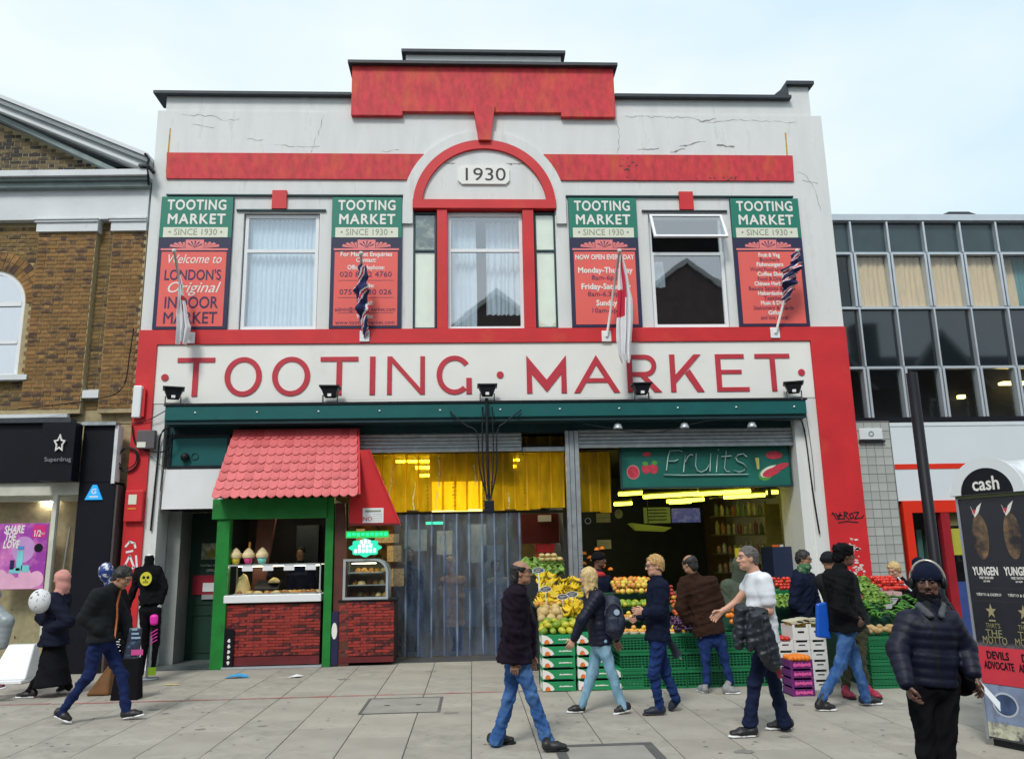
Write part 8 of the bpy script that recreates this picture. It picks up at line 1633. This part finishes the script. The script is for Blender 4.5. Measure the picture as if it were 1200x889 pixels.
# ---- mannequins
MW = mat('mannequin_white', (.70, .70, .68), .4, .05, 3)
J = dict(hd=(175, 640), nk=(175, 657), sh=(174, 668), hp=(176, 715), hem=(176, 708), en=(156, 692), wn=(150, 712), ef=(193, 690), wf=(189, 706), hf=(186, 714), kn=(170, 755), an=(168, 790), kf=(183, 752), af=(174, 788))
T, D = person('headless shop mannequin in black top with yellow skull print and leggings by the white pier', 'mannequin', 12.9, J, -88, SK_L, .94, lat=(-1, 0), top=BLKC, coat=-.5, legs=None, nobody=True, hands='', seed=25, cat='mannequin', thin=.6, lowbody=False)
b = SDF(.014); b.cone(D['sc'], D['nk']+UPZ*.06, .06, .05, k=.03).cone(D['nk']+UPZ*.05, D['nk']+UPZ*.075, .045, .03, k=.02); b.cone(D['hp'], D['sc'], .12, .13, D['nl'], .6, k=.03)
for a_ in 'nf': b.cone(D['S'][a_], D['E'][a_], .04, .035, k=.02); b.cone(D['E'][a_], D['W'][a_], .035, .022, k=.02); b.cone(D['H'][a_], D['K'][a_], .07, .045, k=.03)
hs_ = SDF(.005); hand(hs_, D['W']['f'], D['W']['f']-D['E']['f'], -D['nl']*-1, D['fwd'], .9, .3); np_obj('body', [(*b.mesh(), 0), (*hs_.mesh(), 0)], [MW], T, D['org'])
m = SDF(.012); m.cone(D['hp'], D['hp']+UPZ*.08, .135, .125, D['nl'], .75, k=.03)
for a_ in 'nf': m.cone(D['H'][a_], D['K'][a_], .085, .052, k=.03); m.cone(D['K'][a_], D['W'][a_]*0+D['K'][a_]+(np.array([D['K'][a_][0]*.0, 0, 0]))-UPZ*.42+np.array([-.02, 0, 0]), .052, .03, k=.02)
extra(T, D, 'leggings', m, BLKC, .003)
c0 = np.array(at(190, 690, 12.75)); c0 = D['sc']+D['fwd']*.125-UPZ*.12+np.array([.03, 0, 0])
pr = MB(); P = [(c0[0]+.085*math.cos(k*math.pi/12), c0[2]+.10*math.sin(k*math.pi/12)) for k in range(24)]; pr.prism(P, c0[1]-.045, c0[1]-.03); pr.build('yellow_print', mat('yellow_skull_print', (.65, .60, .04), .5), T)
pr = MB()
for u, v, r in ((-.03, .02, .022), (.03, .02, .022), (0, -.02, .01)): pr.prism([(c0[0]+u+r*math.cos(k*math.pi/6), c0[2]+v+r*math.sin(k*math.pi/6)) for k in range(12)], c0[1]-.048, c0[1]-.0455)
for k in range(4): pr.box(c0[0]-.035+.02*k, c0[0]-.025+.02*k, c0[1]-.048, c0[1]-.0455, c0[2]-.06, c0[2]-.035)
pr.build('print_detail', BLACK, T)
PKM = mat('hot_pink_cloth', (.80, .03, .42), .5); k_ = D['K']['f']; h_ = D['H']['f']
c = SDF(.008); m_ = h_*.55+k_*.45; c.cone(h_*.8+k_*.2-D['fwd']*-.05+np.array([0, -.02, 0]), h_*.62+k_*.38+np.array([0, -.07, 0]), .060, .055, D['nl'], .7, k=.01); extra(T, D, 'pink_pocket', c, PKM)
for k in range(4): q = h_*.35+k_*.65-UPZ*(.05*k)+np.array([0, -.075, 0]); MB().tube([tuple(q+np.array([-.05, 0, -.03])), tuple(q+np.array([.05, 0, .03]))], .008, 5).build('pink_stripe', PKM, T)
q = k_-UPZ*.40+np.array([-.02, -.04, 0]); box('lime_cuff', q[0]-.05, q[0]+.05, q[1]-.02, q[1]+.03, q[2]-.06, q[2]+.05, mat('lime_cloth', (.45, .75, .03), .5), T)
MB().lathe([(0, 0), (.17, .005), (.17, .02), (.02, .03), (.015, .9), (0, .9)], (D['hp'][0], 12.95, .0), 16).build('stand', STEEL, T, smooth=True)
J = dict(hd=(124, 671), nk=(127, 686), sh=(130, 694), hp=(138, 742), hem=(138, 738), en=(148, 716), wn=(150, 735), ef=(118, 716), wf=(120, 735), kn=(146, 778), an=(146, 812), kf=(134, 778), af=(136, 812))
T, D = person('mannequin with blue and white patterned mask and studded black trousers behind the man looking down', 'mannequin', 12.0, J, -80, SK_L, .95, lat=(1, 0), top=BLKC, coat=0, legs=BLKC, nobody=True, hands='', seed=26, cat='mannequin', thin=.7, lowbody=False)
b = SDF(.009); face_sdf(b, D['hd'], D['ax'], .95, False); b.ell(D['hd']+UPZ*.02, np.array([.115, .10, .125]), np.array(D['ax']), .02); b.cone(D['hd'], D['nk'], .05, .05); np_obj('head', [(*b.mesh(), 0)], [mat('blue_white_mask', (.02, .05, .22), .35, .2, 10, .05, col2=(.7, .74, .8), c2s=13, c2a=.52, c2b=.56)], T, D['org'])
for i in range(5): q = D['H']['n']*(1-.18*i)+D['K']['n']*.18*i+np.array([-.02, -.09, 0]); MB().lathe([(0, 0), (.014, 0), (0, .01)], tuple(q), 8).build('white_stud', UPVC, T)
for i in range(3): q = (D['hp']+np.array([.03, -.11, -.10-.035*i])); box('white_stripe', q[0]-.04, q[0]+.05, q[1]-.01, q[1], q[2], q[2]+.01, UPVC, T)
a, b = at(104, 803, 11.6), at(134, 772, 11.6)
MB().hexa([(a[0], 11.5, 0.005), (b[0], 11.5, 0.005), (b[0], 11.9, 0.005), (a[0], 11.9, 0.005), (a[0]+.25, 11.55, .38), (b[0], 11.55, .42), (b[0], 11.8, .42), (a[0]+.25, 11.8, .38)]).build('brown_bag', mat('tan_brown_leather', (.16, .07, .02), .6, .2, 8, .2), None, bevel=.03, label='brown tan bag on the paving behind the legs of the man looking down', cat='bag')
a, b = at(133, 816, 11.2), at(167, 772, 11.2)
MB().hexa([(a[0], 11.1, 0.005), (b[0], 11.1, 0.005), (b[0], 11.3, 0.005), (a[0], 11.3, 0.005), (a[0]+.03, 11.15, .5), (b[0]-.02, 11.15, .5), (b[0]-.02, 11.25, .5), (a[0]+.03, 11.25, .5)]).build('display_board', BLKC, None, label='low black cloth covered board on the paving in front of the two mannequins', cat='board')

# ================================================================ CASH KIOSK (right edge)
A_ = (4.49, 7.40); th_ = math.atan2(-.57, .25)
PK = thing('cash_kiosk', 'cash kiosk with domed white roof and dark posters on its side, right edge', 'kiosk', (A_[0], A_[1], 0), th_); ORG[PK.name] = None
KW, KD, KH = .66, .85, 2.12
def kb(nm, x0, x1, y0, y1, z0, z1, m, **k): return MB().box(x0, x1, y0, y1, z0, z1).build(nm, m, PK, local=True, **k)
kb('body', 0, KW, .01, KD, .06, KH, mat('kiosk_grey', (.12, .12, .13), .5)); kb('plinth', .02, KW-.02, .03, KD-.02, 0, .06, BLACK)
for x0 in (-.012, KW-.012): kb('corner_post', x0, x0+.024, -.012, .012, .05, KH, mat('kiosk_grey_trim', (.35, .37, .40), .4, metal=.5))
kb('top_rail', -.01, KW+.01, -.012, .01, KH, KH+.03, mat('olive_rail', (.12, .14, .05), .5))
POS = mat('black_poster', (.012, .013, .02), .35, .2, 4, .05, 10); kb('poster_sheet', .014, KW-.014, -.006, .009, .88, KH-.01, POS)
BRZ = mat('bronze_portrait_print', (.20, .12, .06), .4, .7, 9, 0, col2=(.015, .012, .015), c2s=5, c2a=.42, c2b=.62); SYM = mat('sepia_symbol_print', (.40, .34, .18), .4); MOT = mat('tarnished_gold_print', (.28, .26, .13), .4)
for cxk in (.185, .475):
    def pr_(P, m, nm, dy=.0075): MB().prism(P, -dy-.001, -.0062).build(nm, m, PK, local=True)
    pr_([(cxk+.075*math.cos(k*math.pi/12)*(1.0), 1.78+.20*math.sin(k*math.pi/12)) for k in range(24)], BRZ, 'portrait_print')
    kb('redmark_print', cxk-.05, cxk+.0, -.010, -.0087, 1.98, 2.02, mat('red_mark_print', (.5, .03, .05), .4)); pr_([(cxk-.06, 2.05), (cxk-.03, 1.97), (cxk+.0, 2.04), (cxk+.05, 2.08), (cxk+.01, 1.99), (cxk-.03, 1.95)][::-1], WPR, 'white_mark_print', .0095)
    text('YUNGEN', .10, WPR, PK, (cxk, -.008, 1.475), fitw=.235, bold=.003, local=True); text('PROJECT BLACK & RED', .03, WPR, PK, (cxk, -.008, 1.42), fitw=.13, local=True); text('OUT NOW', .022, WPR, PK, (cxk, -.008, 1.39), fitw=.06, local=True)
    text('TIËSTO & DZEKO', .032, WPR, PK, (cxk, -.008, 1.275), fitw=.23, local=True)
    sx_ = [(cxk+r*math.cos(q)*.9, 1.135+r*math.sin(q)*1.2) for q, r in [(math.pi/2+k*math.pi/5, (.055 if k % 2 == 0 else .022)) for k in range(10)]]; pr_(sx_, SYM, 'star_print'); kb('star_foot_print', cxk-.03, cxk+.03, -.008, -.0065, 1.05, 1.062, SYM)
    text("THAT'S", .06, MOT, PK, (cxk, -.008, 1.01), fitw=.13, local=True); text('THE', .09, MOT, PK, (cxk, -.008, .945), fitw=.15, local=True); text('MOTTO', .09, MOT, PK, (cxk, -.008, .875+.01), fitw=.22, local=True)
for z in (1.33, 1.22): kb('poster_seam', .014, KW-.014, -.0068, -.0061, z, z+.003, mat('seam', (.04, .04, .05), .4))
kb('red_poster', .014, KW-.014, -.007, .009, .52, .83, mat('red_poster_print', (.62, .035, .06), .4, .1, 3)); 
for cxk in (.19, .50): text('DEVILS', .09, BF, PK, (cxk, -.0085, .76), fitw=.20, bold=.002, local=True); text('ADVOCATE', .09, BF, PK, (cxk, -.0085, .675), fitw=.27, bold=.002, local=True)
kb('sunglasses_poster', .014, KW-.014, -.007, .009, .08, .515, mat('sky_blue_print', (.22, .28, .42), .4, .3, 4, 0, col2=(.08, .07, .07), c2s=3.5, c2a=.5, c2b=.65))
for cxk in (.20, .50):
    Pq = [(cxk+.115*math.cos(k*math.pi/12), .36+.10*math.sin(k*math.pi/12)) for k in range(24)]; MB().prism(Pq, -.009, -.0072).build('lens_rim_print', mat('silver_rim_print', (.5, .55, .6), .4), PK, local=True); Pq = [(cxk+.10*math.cos(k*math.pi/12), .36+.085*math.sin(k*math.pi/12)) for k in range(24)]; MB().prism(Pq, -.011, -.0092).build('lens_print', mat('dark_lens_print', (.04, .07, .16), .3, .5, 8, 0), PK, local=True)
kb('pale_wave_print', .014, KW-.014, -.0085, -.0072, .08, .2, mat('pale_wave', (.55, .55, .42), .4, .3, 8, 0, col2=(.05, .05, .06), c2s=6))
# front face seen edge on at the frame
kb('front_post', KW, KW+.02, .02, KD, .05, KH, mat('kiosk_front_red', (.45, .02, .03), .4)); kb('yellow_panel', KW+.02, KW+.026, .05, KD-.05, 1.5, 1.9, mat('kiosk_yellow', (.7, .45, .03), .4))
# roof: two crossing barrel vaults of milky plastic with a black arch reading cash
MILK = mat('milky_roof_plastic', (.72, .76, .78), .25, .03, 3, .02); r_ = KW/2
v = MB(); n = 20; P = [(KW/2+(r_+.05)*math.cos(math.pi*k/n), KH+.03+(.30)*math.sin(math.pi*k/n)) for k in range(n+1)]; v.prism(P, -.03, KD+.03); v.build('roof_vault', MILK, PK, local=True, smooth=False)
v = MB(); P2 = [(KD/2+(KD/2+.05)*math.cos(math.pi*k/n), KH+.03+.31*math.sin(math.pi*k/n)) for k in range(n+1)]; vs = [(-.03, y, z) for y, z in P2]+[(KW+.05, y, z) for y, z in P2]; m_ = n+1
v.add(vs, [tuple(range(m_))[::-1], tuple(range(m_, 2*m_))]+[(i, i+1, m_+i+1, m_+i) for i in range(n)]+[(n, 0, m_, 2*m_-1)]); v.build('roof_vault', MILK, PK, local=True)
v = MB().ring(KW/2, KH+.03, .245, .345, 0, math.pi, -.06, -.031, 30, sx=1.); v.v = [(x, y, KH+.03+(z-KH-.03)*.93) for x, y, z in v.v]; v.build('roof_rim', MILK, PK, local=True)
P = [(KW/2+.25*math.cos(math.pi*k/n), KH+.032+.235*math.sin(math.pi*k/n)) for k in range(n+1)]; MB().prism(P, -.055, -.032).build('arch_sign', BF, PK, local=True); text('cash', .17, WPR, PK, (KW/2, -.057, KH+.115), fitw=.25, local=True, bold=.003)
